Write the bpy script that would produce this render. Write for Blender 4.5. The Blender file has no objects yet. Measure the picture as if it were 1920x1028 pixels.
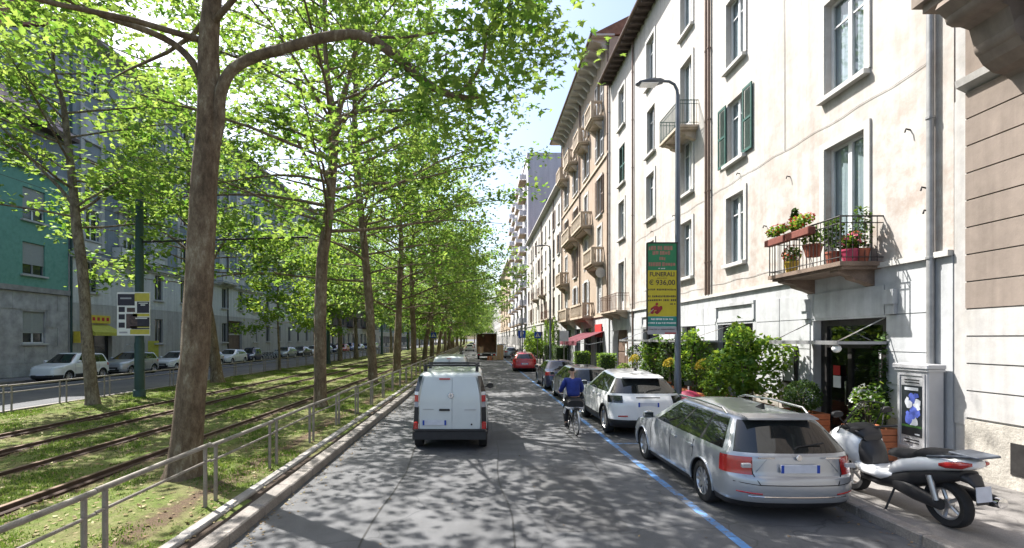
import bpy, math, random
import numpy as np
from mathutils import Vector, Matrix

SC = bpy.context.scene
COL = SC.collection
R = math.radians
rnd = random.Random(11)
rng = np.random.default_rng(5)

# ------------------------------------------------------------------ camera, world, sun, exposure
cam_d = bpy.data.cameras.new('camera')
cam = bpy.data.objects.new('camera', cam_d)
COL.objects.link(cam)
cam.location = (0, 0, 2.5)
cam.rotation_euler = (R(90), 0, 0)
cam_d.sensor_width = 36
cam_d.lens = 17.44
cam_d.shift_x = 0.0333
cam_d.shift_y = 0.063
cam_d.clip_end = 4000
SC.camera = cam

SUN_EL, SUN_AZ = 53.0, -51.0          # azimuth from +Y, clockwise positive
w = bpy.data.worlds.new('World')
SC.world = w
w.use_nodes = True
nt = w.node_tree
sky = nt.nodes.new('ShaderNodeTexSky')
sky.sky_type = 'NISHITA'
sky.sun_disc = False
sky.sun_elevation = R(SUN_EL)
sky.sun_rotation = R(SUN_AZ)
sky.air_density = 1.0
sky.dust_density = 3.0
sky.ozone_density = 1.2
bg = nt.nodes['Background']
bg.inputs['Strength'].default_value = 0.11
nt.links.new(sky.outputs['Color'], bg.inputs['Color'])

sun_d = bpy.data.lights.new('sun', 'SUN')
sun_d.energy = 4.6
sun_d.angle = R(0.45)
sun_d.color = (1.0, 0.965, 0.92)
sun = bpy.data.objects.new('sun', sun_d)
COL.objects.link(sun)
el, az = R(SUN_EL), R(SUN_AZ)
to_sun = Vector((math.sin(az) * math.cos(el), math.cos(az) * math.cos(el), math.sin(el)))
sun.rotation_euler = (-to_sun).to_track_quat('-Z', 'Y').to_euler()
sun.location = to_sun * 80

SC.view_settings.view_transform = 'Standard'
SC.view_settings.look = 'None'
SC.view_settings.exposure = 1.52
SC.view_settings.gamma = 1.0
SC.view_settings.use_curve_mapping = False
SC.render.engine = 'CYCLES'
SC.cycles.max_bounces = 6
SC.cycles.diffuse_bounces = 3
SC.cycles.glossy_bounces = 3
SC.cycles.transmission_bounces = 4
SC.cycles.transparent_max_bounces = 8
SC.cycles.caustics_reflective = False
SC.cycles.caustics_refractive = False
SC.cycles.use_denoising = True

# ------------------------------------------------------------------ helpers
class MB:
    """collects shapes for ONE mesh object"""
    def __init__(s):
        s.v = []; s.f = []; s.m = []; s.mi = 0; s.M = None
    def add(s, vs, fs):
        o = len(s.v)
        if s.M is not None:
            vs = [tuple(s.M @ Vector(p)) for p in vs]
        s.v.extend(vs)
        for f in fs:
            s.f.append([i + o for i in f]); s.m.append(s.mi)
        return s
    def box(s, x0, x1, y0, y1, z0, z1):
        if x0 > x1: x0, x1 = x1, x0
        if y0 > y1: y0, y1 = y1, y0
        if z0 > z1: z0, z1 = z1, z0
        return s.add([(x0,y0,z0),(x1,y0,z0),(x1,y1,z0),(x0,y1,z0),(x0,y0,z1),(x1,y0,z1),(x1,y1,z1),(x0,y1,z1)],
                     [(0,3,2,1),(4,5,6,7),(0,1,5,4),(1,2,6,5),(2,3,7,6),(3,0,4,7)])
    def bev(s, x0, x1, y0, y1, z0, z1, b):
        """box with chamfered top and vertical edges"""
        def ring(x0,x1,y0,y1,z,b):
            return [(x0+b,y0,z),(x1-b,y0,z),(x1,y0+b,z),(x1,y1-b,z),(x1-b,y1,z),(x0+b,y1,z),(x0,y1-b,z),(x0,y0+b,z)]
        vs = ring(x0,x1,y0,y1,z0,b)+ring(x0,x1,y0,y1,z1-b,b)+ring(x0+b,x1-b,y0+b,y1-b,z1,b*.6)
        fs = [tuple(range(7,-1,-1)), tuple(range(16,24))]
        for k in (0, 8):
            for i in range(8):
                j = (i+1) % 8
                fs.append((k+i, k+j, k+8+j, k+8+i))
        return s.add(vs, fs)
    def quad(s, a, b, c, d):
        return s.add([a,b,c,d], [(0,1,2,3)])
    def prism(s, pts, axis, a0, a1):
        """polygon pts (u,v) extruded along axis 'x','y' or 'z'"""
        def P(u, v, a):
            return (a,u,v) if axis == 'x' else (u,a,v) if axis == 'y' else (u,v,a)
        n = len(pts)
        vs = [P(u,v,a0) for u,v in pts] + [P(u,v,a1) for u,v in pts]
        fs = [tuple(range(n-1,-1,-1)), tuple(range(n,2*n))]
        for i in range(n):
            j = (i+1) % n
            fs.append((i,j,n+j,n+i))
        return s.add(vs, fs)
    def tube(s, pts, r, n=8, cap=True):
        pts = [Vector(p) for p in pts]
        if not hasattr(r, '__len__'): r = [r]*len(pts)
        vs = []; fs = []
        up = None
        for i, p in enumerate(pts):
            a = pts[max(i-1,0)]; b = pts[min(i+1,len(pts)-1)]
            d = (b-a)
            if d.length < 1e-9: d = Vector((0,0,1))
            d.normalize()
            if up is None:
                up = Vector((0,0,1)) if abs(d.z) < .9 else Vector((1,0,0))
            sx = d.cross(up)
            if sx.length < 1e-6: sx = d.cross(Vector((.3,1,.2)))
            sx.normalize(); sy = sx.cross(d); up = sy
            for k in range(n):
                t = 2*math.pi*k/n
                vs.append(tuple(p + sx*(math.cos(t)*r[i]) + sy*(math.sin(t)*r[i])))
        for i in range(len(pts)-1):
            for k in range(n):
                j = (k+1) % n
                fs.append((i*n+k, i*n+j, (i+1)*n+j, (i+1)*n+k))
        if cap:
            fs.append(tuple(range(n-1,-1,-1)))
            fs.append(tuple(range((len(pts)-1)*n, len(pts)*n)))
        return s.add(vs, fs)
    def lathe(s, prof, c, axis='z', n=24, close=False):
        """profile (r, h) turned about axis through c"""
        vs = []; fs = []
        for r, h in prof:
            for k in range(n):
                t = 2*math.pi*k/n
                a, b = r*math.cos(t), r*math.sin(t)
                vs.append({'z': (c[0]+a,c[1]+b,c[2]+h), 'x': (c[0]+h,c[1]+a,c[2]+b), 'y': (c[0]+b,c[1]+h,c[2]+a)}[axis])
        m = len(prof)
        for i in range(m if close else m-1):
            i2 = (i+1) % m
            for k in range(n):
                j = (k+1) % n
                fs.append((i*n+k, i*n+j, i2*n+j, i2*n+k))
        if not close:
            fs.append(tuple(range(n-1,-1,-1))); fs.append(tuple(range((m-1)*n, m*n)))
        return s.add(vs, fs)
    def loft(s, secs, n=16, p=2.6, axis='y'):
        """secs: (pos, cx, cz, hw, hh): superellipse sections across the axis"""
        vs = []; fs = []
        for pos, cx, cz, hw, hh in secs:
            for k in range(n):
                t = 2*math.pi*k/n
                c, d = math.cos(t), math.sin(t)
                a = cx + hw*math.copysign(abs(c)**(2/p), c)
                b = cz + hh*math.copysign(abs(d)**(2/p), d)
                vs.append((a, pos, b) if axis == 'y' else (pos, a, b) if axis == 'x' else (a, b, pos))
        m = len(secs)
        for i in range(m-1):
            for k in range(n):
                j = (k+1) % n
                fs.append((i*n+k, i*n+j, (i+1)*n+j, (i+1)*n+k))
        fs.append(tuple(range(n-1,-1,-1))); fs.append(tuple(range((m-1)*n, m*n)))
        return s.add(vs, fs)
    def mesh(s, name, mats, smooth=None):
        me = bpy.data.meshes.new(name)
        me.from_pydata(s.v, [], s.f)
        for m in (mats if isinstance(mats, (list, tuple)) else [mats]):
            me.materials.append(m)
        if any(s.m):
            me.polygons.foreach_set('material_index', s.m)
        if smooth:
            me.polygons.foreach_set('use_smooth', [True]*len(s.f))
            me.set_sharp_from_angle(angle=R(smooth))
        me.update()
        return me

def tag(o, label=None, cat=None, group=None, kind=None):
    if label: o['label'] = label
    if cat: o['category'] = cat
    if group: o['group'] = group
    if kind: o['kind'] = kind
    return o
def link(name, me, parent=None, loc=(0,0,0), rz=0):
    o = bpy.data.objects.new(name, me)
    COL.objects.link(o)
    o.location = loc
    if rz: o.rotation_euler = (0,0,rz)
    if parent is not None: o.parent = parent
    return o
def thing(name, label, cat, loc=(0,0,0), rz=0, group=None):
    o = link(name, None, None, loc, rz)
    o.empty_display_size = .2
    return tag(o, label, cat, group)
def part(name, mb, mats, parent=None, smooth=None, world=False, loc=(0,0,0), rz=0, kind=None, label=None):
    """one mesh object; world=True: the shapes were given in world coordinates"""
    if world:
        o = parent; off = Vector((0,0,0))
        while o is not None:
            off += Vector(o.location); o = o.parent
        mb.v = [(a-off.x, b-off.y, c-off.z) for a,b,c in mb.v]
    o = link(name, mb.mesh(name, mats, smooth), parent, loc, rz)
    return tag(o, label, None, None, kind)
def structure(name, mb, mats, smooth=None, label=None):
    o = part(name, mb, mats, None, smooth)
    o['kind'] = 'structure'
    if label: o['label'] = label
    return o
def solo(name, mb, mats, label, cat, loc=(0,0,0), rz=0, group=None, smooth=None, world=False):
    o = link(name, None, None, loc, rz) if False else None
    if world:
        mb.v = [(a-loc[0], b-loc[1], c-loc[2]) for a,b,c in mb.v]
    o = link(name, mb.mesh(name, mats, smooth), None, loc, rz)
    return tag(o, label, cat, group)
def copy_tree(o, parent=None):
    kids = [c for c in o.children]
    c = o.copy(); COL.objects.link(c)
    if parent is not None:
        c.parent = parent
    for k in kids:
        copy_tree(k, c)
    return c
def fast_mesh(name, V, F, mat, smooth=False):
    me = bpy.data.meshes.new(name)
    n, k = F.shape
    me.vertices.add(len(V)); me.vertices.foreach_set('co', V.astype(np.float32).ravel())
    me.loops.add(n*k); me.loops.foreach_set('vertex_index', F.astype(np.int32).ravel())
    me.polygons.add(n)
    me.polygons.foreach_set('loop_start', np.arange(0, n*k, k, dtype=np.int32))
    me.polygons.foreach_set('loop_total', np.full(n, k, dtype=np.int32))
    if smooth: me.polygons.foreach_set('use_smooth', np.ones(n, dtype=bool))
    me.materials.append(mat)
    me.update(calc_edges=True)
    return me

# ------------------------------------------------------------------ materials
def new_mat(name):
    m = bpy.data.materials.new(name); m.use_nodes = True
    n = m.node_tree.nodes
    return m, n, m.node_tree.links, n['Principled BSDF']
def ramp(nodes, pts):
    r = nodes.new('ShaderNodeValToRGB')
    e = r.color_ramp.elements
    while len(e) < len(pts): e.new(.5)
    for el_, (p, c) in zip(e, pts):
        el_.position = p
        el_.color = (c[0], c[1], c[2], 1) if hasattr(c, '__len__') else (c, c, c, 1)
    return r
def coords(nodes, links, scale=(1,1,1), kind='Object'):
    tc = nodes.new('ShaderNodeTexCoord'); mp = nodes.new('ShaderNodeMapping')
    mp.inputs['Scale'].default_value = scale
    links.new(tc.outputs[kind], mp.inputs['Vector'])
    return mp.outputs['Vector']
def noise(nodes, links, vec, scale, detail=5, rough=.55):
    t = nodes.new('ShaderNodeTexNoise')
    t.inputs['Scale'].default_value = scale
    t.inputs['Detail'].default_value = detail
    t.inputs['Roughness'].default_value = rough
    if vec is not None: links.new(vec, t.inputs['Vector'])
    return t.outputs['Fac']
def mix(nodes, links, fac, a, b, mode='MIX'):
    m = nodes.new('ShaderNodeMix'); m.data_type = 'RGBA'; m.blend_type = mode
    for sock, val in ((m.inputs['Factor'], fac), (m.inputs['A'], a), (m.inputs['B'], b)):
        if hasattr(val, 'is_linked'): links.new(val, sock)
        elif hasattr(val, '__len__'): sock.default_value = (val[0], val[1], val[2], 1)
        else: sock.default_value = val
    return m.outputs['Result']
def bump(nodes, links, h, bsdf, strength=.3, dist=.02):
    b = nodes.new('ShaderNodeBump')
    b.inputs['Strength'].default_value = strength; b.inputs['Distance'].default_value = dist
    links.new(h, b.inputs['Height']); links.new(b.outputs['Normal'], bsdf.inputs['Normal'])
def sc3(c, k): return tuple(min(1, x*k) for x in c)
def pm(name, col, rough=.6, var=.18, scale=6.0, metal=0.0, bmp=0.0, bscale=60, spec=.4, stretch=(1,1,1), coat=0, fine=0.0):
    m, n, l, b = new_mat(name)
    v = coords(n, l, stretch)
    f = noise(n, l, v, scale)
    r = ramp(n, [(.3, sc3(col, 1-var)), (.7, sc3(col, 1+var))])
    l.new(f, r.inputs['Fac'])
    out = r.outputs['Color']
    if fine:
        f2 = noise(n, l, v, scale*14, 3)
        r2 = ramp(n, [(.3, 1-fine), (.7, 1.0)])
        l.new(f2, r2.inputs['Fac'])
        out = mix(n, l, 1.0, out, r2.outputs['Color'], 'MULTIPLY')
    l.new(out, b.inputs['Base Color'])
    b.inputs['Roughness'].default_value = rough
    b.inputs['Metallic'].default_value = metal
    b.inputs['Specular IOR Level'].default_value = spec
    if coat:
        b.inputs['Coat Weight'].default_value = coat; b.inputs['Coat Roughness'].default_value = .06
    if bmp:
        bump(n, l, noise(n, l, v, bscale, 4), b, bmp, .02)
    return m
def paint(name, col, metal=.0, rough=.3):
    m = pm(name, col, rough, .04, 2.0, metal, 0, spec=.5, coat=.8)
    return m
def asphalt(name, dark, light, patch=.35):
    m, n, l, b = new_mat(name)
    v = coords(n, l)
    a = noise(n, l, v, .35, 6, .6); g = noise(n, l, v, 90, 3, .7); s = noise(n, l, v, 2.2, 5, .65)
    r1 = ramp(n, [(.3, dark), (.7, light)]); l.new(a, r1.inputs['Fac'])
    r2 = ramp(n, [(.25, .55), (.75, 1.25)]); l.new(g, r2.inputs['Fac'])
    c = mix(n, l, .8, r1.outputs['Color'], r2.outputs['Color'], 'MULTIPLY')
    r3 = ramp(n, [(.35, .78), (.6, 1.05)]); l.new(s, r3.inputs['Fac'])
    c = mix(n, l, patch*2, c, r3.outputs['Color'], 'MULTIPLY')
    # tracks worn by wheels, along the street
    v2 = coords(n, l, (1.3, .03, 1)); t = noise(n, l, v2, 1.0, 3, .5)
    r4 = ramp(n, [(.38, .85), (.62, 1.12)]); l.new(t, r4.inputs['Fac'])
    c = mix(n, l, .8, c, r4.outputs['Color'], 'MULTIPLY')
    # hairline cracks
    vo = n.new('ShaderNodeTexVoronoi'); vo.feature = 'DISTANCE_TO_EDGE'; vo.inputs['Scale'].default_value = .55
    wv = n.new('ShaderNodeVectorMath'); wv.operation = 'ADD'
    nn = n.new('ShaderNodeTexNoise'); nn.inputs['Scale'].default_value = 1.5; l.new(v, nn.inputs['Vector'])
    l.new(v, wv.inputs[0]); l.new(nn.outputs['Color'], wv.inputs[1]); l.new(wv.outputs[0], vo.inputs['Vector'])
    r5 = ramp(n, [(.0, .45), (.012, 1.0)]); l.new(vo.outputs['Distance'], r5.inputs['Fac'])
    c = mix(n, l, .6, c, r5.outputs['Color'], 'MULTIPLY')
    l.new(c, b.inputs['Base Color'])
    b.inputs['Roughness'].default_value = .85; b.inputs['Specular IOR Level'].default_value = .3
    bump(n, l, g, b, .35, .01)
    return m
def plaster(name, base, stain, amount=.5, scale=.45, streak=True, low=None):
    """painted plaster: blotches, rain streaks, faded or peeling patches"""
    m, n, l, b = new_mat(name)
    v = coords(n, l)
    f = noise(n, l, v, scale, 8, .68)
    r = ramp(n, [(.48, 0), (.66, amount)]); l.new(f, r.inputs['Fac'])
    c = mix(n, l, r.outputs['Color'], base, stain)
    g = noise(n, l, v, 5.0, 6, .65)
    r2 = ramp(n, [(.3, .88), (.7, 1.06)]); l.new(g, r2.inputs['Fac'])
    c = mix(n, l, 1.0, c, r2.outputs['Color'], 'MULTIPLY')
    if streak:
        v2 = coords(n, l, (1, 2.2, .12)); s = noise(n, l, v2, 1.4, 5, .6)
        r3 = ramp(n, [(.36, .74), (.6, 1.03)]); l.new(s, r3.inputs['Fac'])
        c = mix(n, l, .7, c, r3.outputs['Color'], 'MULTIPLY')
    if low:
        # peeling, weathered coat on the lower storeys
        tc = n.new('ShaderNodeTexCoord'); sx = n.new('ShaderNodeSeparateXYZ'); l.new(tc.outputs['Object'], sx.inputs[0])
        mr = n.new('ShaderNodeMapRange'); mr.inputs['From Min'].default_value = low[1]; mr.inputs['From Max'].default_value = low[0]
        l.new(sx.outputs['Z'], mr.inputs['Value'])
        f2 = noise(n, l, v, 1.1, 9, .72)
        r6 = ramp(n, [(.45, 0), (.62, .85)]); l.new(f2, r6.inputs['Fac'])
        mm = n.new('ShaderNodeMath'); mm.operation = 'MULTIPLY'
        l.new(mr.outputs[0], mm.inputs[0]); l.new(r6.outputs['Color'], mm.inputs[1])
        c = mix(n, l, mm.outputs[0], c, low[2])
    l.new(c, b.inputs['Base Color'])
    b.inputs['Roughness'].default_value = .92; b.inputs['Specular IOR Level'].default_value = .15
    bump(n, l, noise(n, l, v, 24, 6, .7), b, .25, .012)
    return m
def foliage(name, c0, c1, t0, t1, tw=.45, gloss=.035):
    m, n, l, b = new_mat(name)
    n.remove(b)
    out = n['Material Output']
    ge = n.new('ShaderNodeNewGeometry')
    nz_ = noise(n, l, coords(n, l), .9, 3, .6)
    ad_ = n.new('ShaderNodeMath'); ad_.operation = 'MULTIPLY_ADD'; ad_.inputs[1].default_value = 1.6; ad_.inputs[2].default_value = -.8; l.new(nz_, ad_.inputs[0])
    a3_ = n.new('ShaderNodeMath'); a3_.operation = 'ADD'; a3_.use_clamp = True; l.new(ad_.outputs[0], a3_.inputs[0]); l.new(ge.outputs['Random Per Island'], a3_.inputs[1])
    r1 = ramp(n, [(0, c0), (1, c1)]); l.new(a3_.outputs[0], r1.inputs['Fac'])
    r2 = ramp(n, [(0, t0), (1, t1)]); l.new(a3_.outputs[0], r2.inputs['Fac'])
    d = n.new('ShaderNodeBsdfDiffuse'); l.new(r1.outputs['Color'], d.inputs['Color'])
    t = n.new('ShaderNodeBsdfTranslucent'); l.new(r2.outputs['Color'], t.inputs['Color'])
    a = n.new('ShaderNodeMixShader'); a.inputs[0].default_value = tw
    l.new(d.outputs[0], a.inputs[1]); l.new(t.outputs[0], a.inputs[2])
    g = n.new('ShaderNodeBsdfGlossy'); g.inputs['Roughness'].default_value = .5
    g.inputs['Color'].default_value = (.75, .9, .6, 1)
    a2 = n.new('ShaderNodeMixShader'); a2.inputs[0].default_value = gloss
    l.new(a.outputs[0], a2.inputs[1]); l.new(g.outputs[0], a2.inputs[2])
    l.new(a2.outputs[0], out.inputs['Surface'])
    return m
def clear_glass(name, tint=(.86,.9,.9), refl=.06):
    m, n, l, b = new_mat(name)
    n.remove(b)
    out = n['Material Output']
    t = n.new('ShaderNodeBsdfTransparent'); t.inputs['Color'].default_value = (*tint, 1)
    g = n.new('ShaderNodeBsdfGlossy'); g.inputs['Roughness'].default_value = .02
    fr = n.new('ShaderNodeLayerWeight'); fr.inputs['Blend'].default_value = .5
    pw = n.new('ShaderNodeMath'); pw.operation = 'POWER'; pw.inputs[1].default_value = 5.0; l.new(fr.outputs['Facing'], pw.inputs[0])
    ad = n.new('ShaderNodeMath'); ad.operation = 'MULTIPLY_ADD'; ad.inputs[1].default_value = .8; ad.inputs[2].default_value = refl; ad.use_clamp = True
    l.new(pw.outputs[0], ad.inputs[0])
    a = n.new('ShaderNodeMixShader'); l.new(ad.outputs[0], a.inputs[0])
    l.new(t.outputs[0], a.inputs[1]); l.new(g.outputs[0], a.inputs[2])
    l.new(a.outputs[0], out.inputs['Surface'])
    return m
def bark(name, cols, sc=1.0):
    m, n, l, b = new_mat(name)
    v = coords(n, l, (2.4, 2.4, 1.0))
    f_ = noise(n, l, v, 5.5*sc, 8, .68); fl_ = noise(n, l, v, 1.5*sc, 3, .5)
    ma = n.new('ShaderNodeMath'); ma.operation = 'MULTIPLY_ADD'; ma.inputs[1].default_value = .5; l.new(fl_, ma.inputs[0])
    mb_ = n.new('ShaderNodeMath'); mb_.operation = 'MULTIPLY_ADD'; mb_.inputs[1].default_value = .62; mb_.inputs[2].default_value = -.06; l.new(f_, mb_.inputs[0]); l.new(mb_.outputs[0], ma.inputs[2])
    f = ma.outputs[0]
    r = ramp(n, [(.34, cols[0]), (.46, cols[1]), (.55, cols[2]), (.68, cols[3])]); l.new(f, r.inputs['Fac'])
    r.color_ramp.interpolation = 'LINEAR'
    g = noise(n, l, v, 26, 5, .7)
    r2 = ramp(n, [(.3, .62), (.7, 1.12)]); l.new(g, r2.inputs['Fac'])
    c = mix(n, l, .85, r.outputs['Color'], r2.outputs['Color'], 'MULTIPLY')
    l.new(c, b.inputs['Base Color'])
    b.inputs['Roughness'].default_value = .95; b.inputs['Specular IOR Level'].default_value = .15
    bump(n, l, g, b, .8, .03)
    return m
def worn_paint(name, col, amount):
    m, n, l, b = new_mat(name)
    v = coords(n, l)
    f = noise(n, l, v, 9, 8, .75); g = noise(n, l, v, .9, 3, .5)
    a = n.new('ShaderNodeMath'); a.operation = 'MULTIPLY_ADD'; a.inputs[1].default_value = .6; l.new(g, a.inputs[0]); l.new(f, a.inputs[2])
    r = ramp(n, [(amount+.22, 0), (amount+.38, 1)]); l.new(a.outputs[0], r.inputs['Fac'])
    c = mix(n, l, r.outputs['Color'], col, (.15,.15,.155))
    l.new(c, b.inputs['Base Color']); b.inputs['Roughness'].default_value = .85
    return m
M = {}
M['road'] = asphalt('road_asphalt', (.100,.102,.106), (.156,.157,.159))
M['road_far'] = asphalt('side_road_asphalt', (.085,.088,.095), (.13,.132,.138))
M['walk'] = asphalt('pavement_asphalt', (.17,.16,.15), (.26,.245,.23), .3)
M['kerb'] = pm('granite', (.27,.245,.22), .85, .2, 3, bmp=.4, bscale=50, fine=.35)
M['conc'] = pm('concrete', (.33,.31,.29), .9, .2, 2.5, bmp=.3, bscale=40, fine=.25)
M['steel'] = pm('galvanised_steel', (.30,.275,.25), .45, .25, 5, .55, fine=.25)
M['rail'] = pm('rusty_rail', (.065,.038,.027), .75, .3, 4, .2, bmp=.2, fine=.3)
M['railtop'] = pm('worn_rail_head', (.17,.12,.09), .4, .3, 6, .7)
M['blue_line'] = worn_paint('blue_paint', (.10,.25,.52), .52)
M['white_line'] = pm('white_road_paint', (.55,.55,.53), .8, .2, 4, fine=.4)
M['b1'] = plaster('cream_plaster', (.48,.46,.43), (.41,.365,.315), .6, .4, low=(5.0, 12.0, (.315,.255,.215)))
M['b1base'] = plaster('white_ground_floor_plaster', (.43,.44,.445), (.34,.345,.345), .5, .6)
M['b0'] = plaster('brown_grey_plaster', (.235,.195,.165), (.18,.15,.125), .5, .5)
M['b0low'] = plaster('off_white_plaster', (.43,.42,.405), (.33,.305,.265), .5, .8)
M['stonebase'] = pm('rough_stone_base', (.42,.39,.34), .95, .25, 3, bmp=.6, bscale=18, fine=.3)
M['b2'] = plaster('peach_plaster', (.38,.31,.245), (.31,.225,.16), .6, .35)
M['b2t'] = pm('sandstone_trim', (.47,.39,.30), .9, .2, 3, bmp=.2, fine=.2)
M['b3'] = plaster('pale_cream_plaster', (.50,.47,.42), (.40,.36,.31), .4, .3)
M['b3low'] = plaster('light_grey_base', (.42,.41,.40), (.33,.32,.31), .4, .6)
M['b4'] = plaster('violet_grey_render', (.55,.54,.57), (.44,.43,.46), .4, .12)
M['b5'] = plaster('tan_render', (.46,.37,.28), (.36,.28,.21), .4, .12)
M['green'] = plaster('green_mosaic_wall', (.17,.345,.275), (.12,.28,.22), .8, 2.4, False)
M['marble'] = pm('grey_stone_cladding', (.42,.405,.39), .8, .3, 1.6, bmp=.1, fine=.25)
M['greyb'] = plaster('grey_render', (.62,.61,.58), (.52,.51,.485), .5, .3)
M['greylow'] = plaster('brown_grey_stone_render', (.44,.42,.39), (.34,.325,.30), .5, .4)
M['bluegrey'] = plaster('blue_grey_render', (.25,.285,.31), (.20,.235,.26), .4, .3)
M['trim'] = pm('pale_trim', (.48,.47,.44), .85, .12, 2, fine=.2)
M['darkb'] = plaster('dark_brown_render', (.155,.125,.115), (.11,.09,.085), .5, .2)
M['rooft'] = pm('terracotta_roof', (.20,.11,.075), .9, .3, 3, bmp=.5, bscale=8, stretch=(1,6,1))
M['pinkroof'] = pm('faded_pink_roof', (.40,.29,.26), .9, .15, 1.2, bmp=.3, bscale=6)
M['wood'] = pm('dark_eave_wood', (.10,.075,.065), .85, .25, 4, fine=.2)
M['winf'] = pm('white_window_frame', (.62,.62,.62), .5, .08, 3)
M['wing'] = pm('grey_window_frame', (.22,.22,.22), .5, .1, 3)
M['glass'] = clear_glass('window_glass')
M['dglass'] = pm('dark_window_glass', (.02,.026,.032), .06, .3, 1.5, spec=.9)
M['cglass'] = pm('car_window_glass', (.012,.015,.016), .03, .2, 2, spec=.8)
M['curtain'] = pm('white_curtain', (.46,.48,.52), .9, .1, 3, stretch=(12,12,.6))
M['inside'] = pm('dark_room', (.03,.028,.026), .95, .3, 2)
M['shut_g'] = pm('green_shutter', (.018,.075,.058), .55, .2, 5)
M['shut_w'] = pm('grey_white_shutter', (.46,.47,.48), .6, .15, 5)
M['shut_b'] = pm('brown_shutter', (.14,.095,.07), .6, .2, 5)
M['roller'] = pm('roller_blind', (.33,.34,.32), .6, .12, 4, stretch=(1,1,30))
M['iron'] = pm('dark_iron', (.035,.033,.032), .55, .3, 8, .4)
M['rustiron'] = pm('rusty_iron', (.12,.065,.045), .7, .35, 8, .2)
M['polegreen'] = pm('dark_green_pole_paint', (.022,.055,.048), .45, .2, 3, .1)
M['polegrey'] = pm('grey_pole_paint', (.11,.125,.15), .45, .15, 3, .3)
M['pipe'] = pm('brown_downpipe', (.16,.11,.085), .5, .2, 4, .3)
M['pipegrey'] = pm('grey_downpipe', (.27,.27,.27), .5, .2, 4, .4)
M['terra'] = pm('orange_stained_planks', (.50,.165,.07), .7, .22, 4, stretch=(1,1,6), bmp=.2, fine=.25)
M['flowerbox'] = pm('dark_red_flower_box', (.17,.05,.035), .8, .2, 6)
M['screen'] = pm('grey_green_reed_screen', (.085,.115,.085), .8, .25, 9, stretch=(30,30,1))
M['pot'] = pm('terracotta_pot', (.28,.085,.05), .8, .15, 6)
M['soil'] = pm('soil', (.05,.035,.025), 1, .3, 9)
M['kiosk'] = pm('light_grey_cabinet_metal', (.40,.40,.41), .5, .08, 3, .2)
M['burg'] = pm('burgundy_awning_cloth', (.10,.014,.024), .85, .15, 4)
M['yellow'] = pm('yellow_sheet', (.62,.47,.05), .6, .1, 4)
M['ygreen'] = pm('yellow_green_awning_cloth', (.42,.40,.06), .85, .15, 4)
M['white'] = pm('white_sheet', (.72,.72,.70), .6, .06, 4)
M['black'] = pm('matt_black', (.018,.018,.019), .6, .2, 6)
M['plastic'] = pm('black_plastic', (.025,.025,.027), .5, .2, 6)
M['rubber'] = pm('tyre_rubber', (.020,.020,.021), .85, .25, 10, bmp=.2)
M['alloy'] = pm('alloy_rim', (.55,.55,.56), .3, .1, 6, .8)
M['chrome'] = pm('chrome', (.75,.75,.76), .12, .05, 6, 1.0)
M['red'] = pm('red_light_lens', (.42,.012,.012), .18, .15, 8, spec=.7, coat=.6)
M['lens'] = pm('clear_light_lens', (.62,.64,.66), .12, .12, 8, spec=.8, coat=.8)
M['amber'] = pm('amber_lens', (.6,.22,.03), .2, .1, 8)
M['seam'] = pm('panel_gap', (.012,.012,.012), .9, .1, 6)
M['plate'] = pm('blank_number_plate', (.58,.60,.66), .5, .08, 9)
M['signblue'] = pm('sign_blue', (.012,.06,.36), .4, .06, 4)
M['skin'] = pm('skin', (.42,.25,.18), .6, .1, 8)
M['hair'] = pm('dark_hair', (.02,.015,.012), .7, .3, 20)
M['shirt'] = pm('blue_cotton', (.018,.034,.19), .9, .2, 9, bmp=.3, bscale=14)
M['denim'] = pm('dark_cloth', (.018,.019,.024), .9, .25, 9)
M['paper'] = pm('pale_grey_cloth', (.42,.42,.44), .8, .15, 6)
M['cardb'] = pm('cardboard', (.44,.29,.17), .9, .12, 4)
M['boxinside'] = pm('truck_interior', (.60,.36,.22), .8, .3, 2)
M['ground_med'] = None
M['leaf'] = foliage('plane_tree_leaves', (.026,.080,.014), (.085,.165,.036), (.13,.28,.025), (.38,.50,.09), .52)
M['leaf_dk'] = foliage('deep_green_leaves', (.018,.045,.012), (.05,.095,.025), (.06,.12,.015), (.16,.24,.03), .35)
M['leaf_lt'] = foliage('fresh_green_leaves', (.05,.12,.018), (.12,.22,.04), (.18,.33,.02), (.40,.50,.06), .45)
M['flower'] = foliage('yellow_flowers', (.50,.36,.03), (.70,.55,.08), (.5,.36,.03), (.65,.5,.08), .3)
M['redflower'] = foliage('red_geranium_flowers', (.45,.03,.03), (.62,.10,.05), (.4,.03,.03), (.5,.08,.05), .3)
M['pinkflower'] = foliage('pink_flowers', (.55,.05,.14), (.70,.20,.28), (.4,.05,.1), (.5,.12,.2), .3)
M['grass'] = foliage('grass_blades', (.045,.11,.015), (.17,.22,.06), (.11,.22,.02), (.28,.36,.07), .35, .01)
M['bark'] = bark('plane_bark', ((.085,.064,.046), (.155,.115,.08), (.21,.165,.115), (.38,.34,.26)))
M['barkgrey'] = bark('grey_plane_bark', ((.085,.07,.052), (.15,.12,.088), (.235,.20,.15), (.31,.27,.20)), 1.3)

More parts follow.
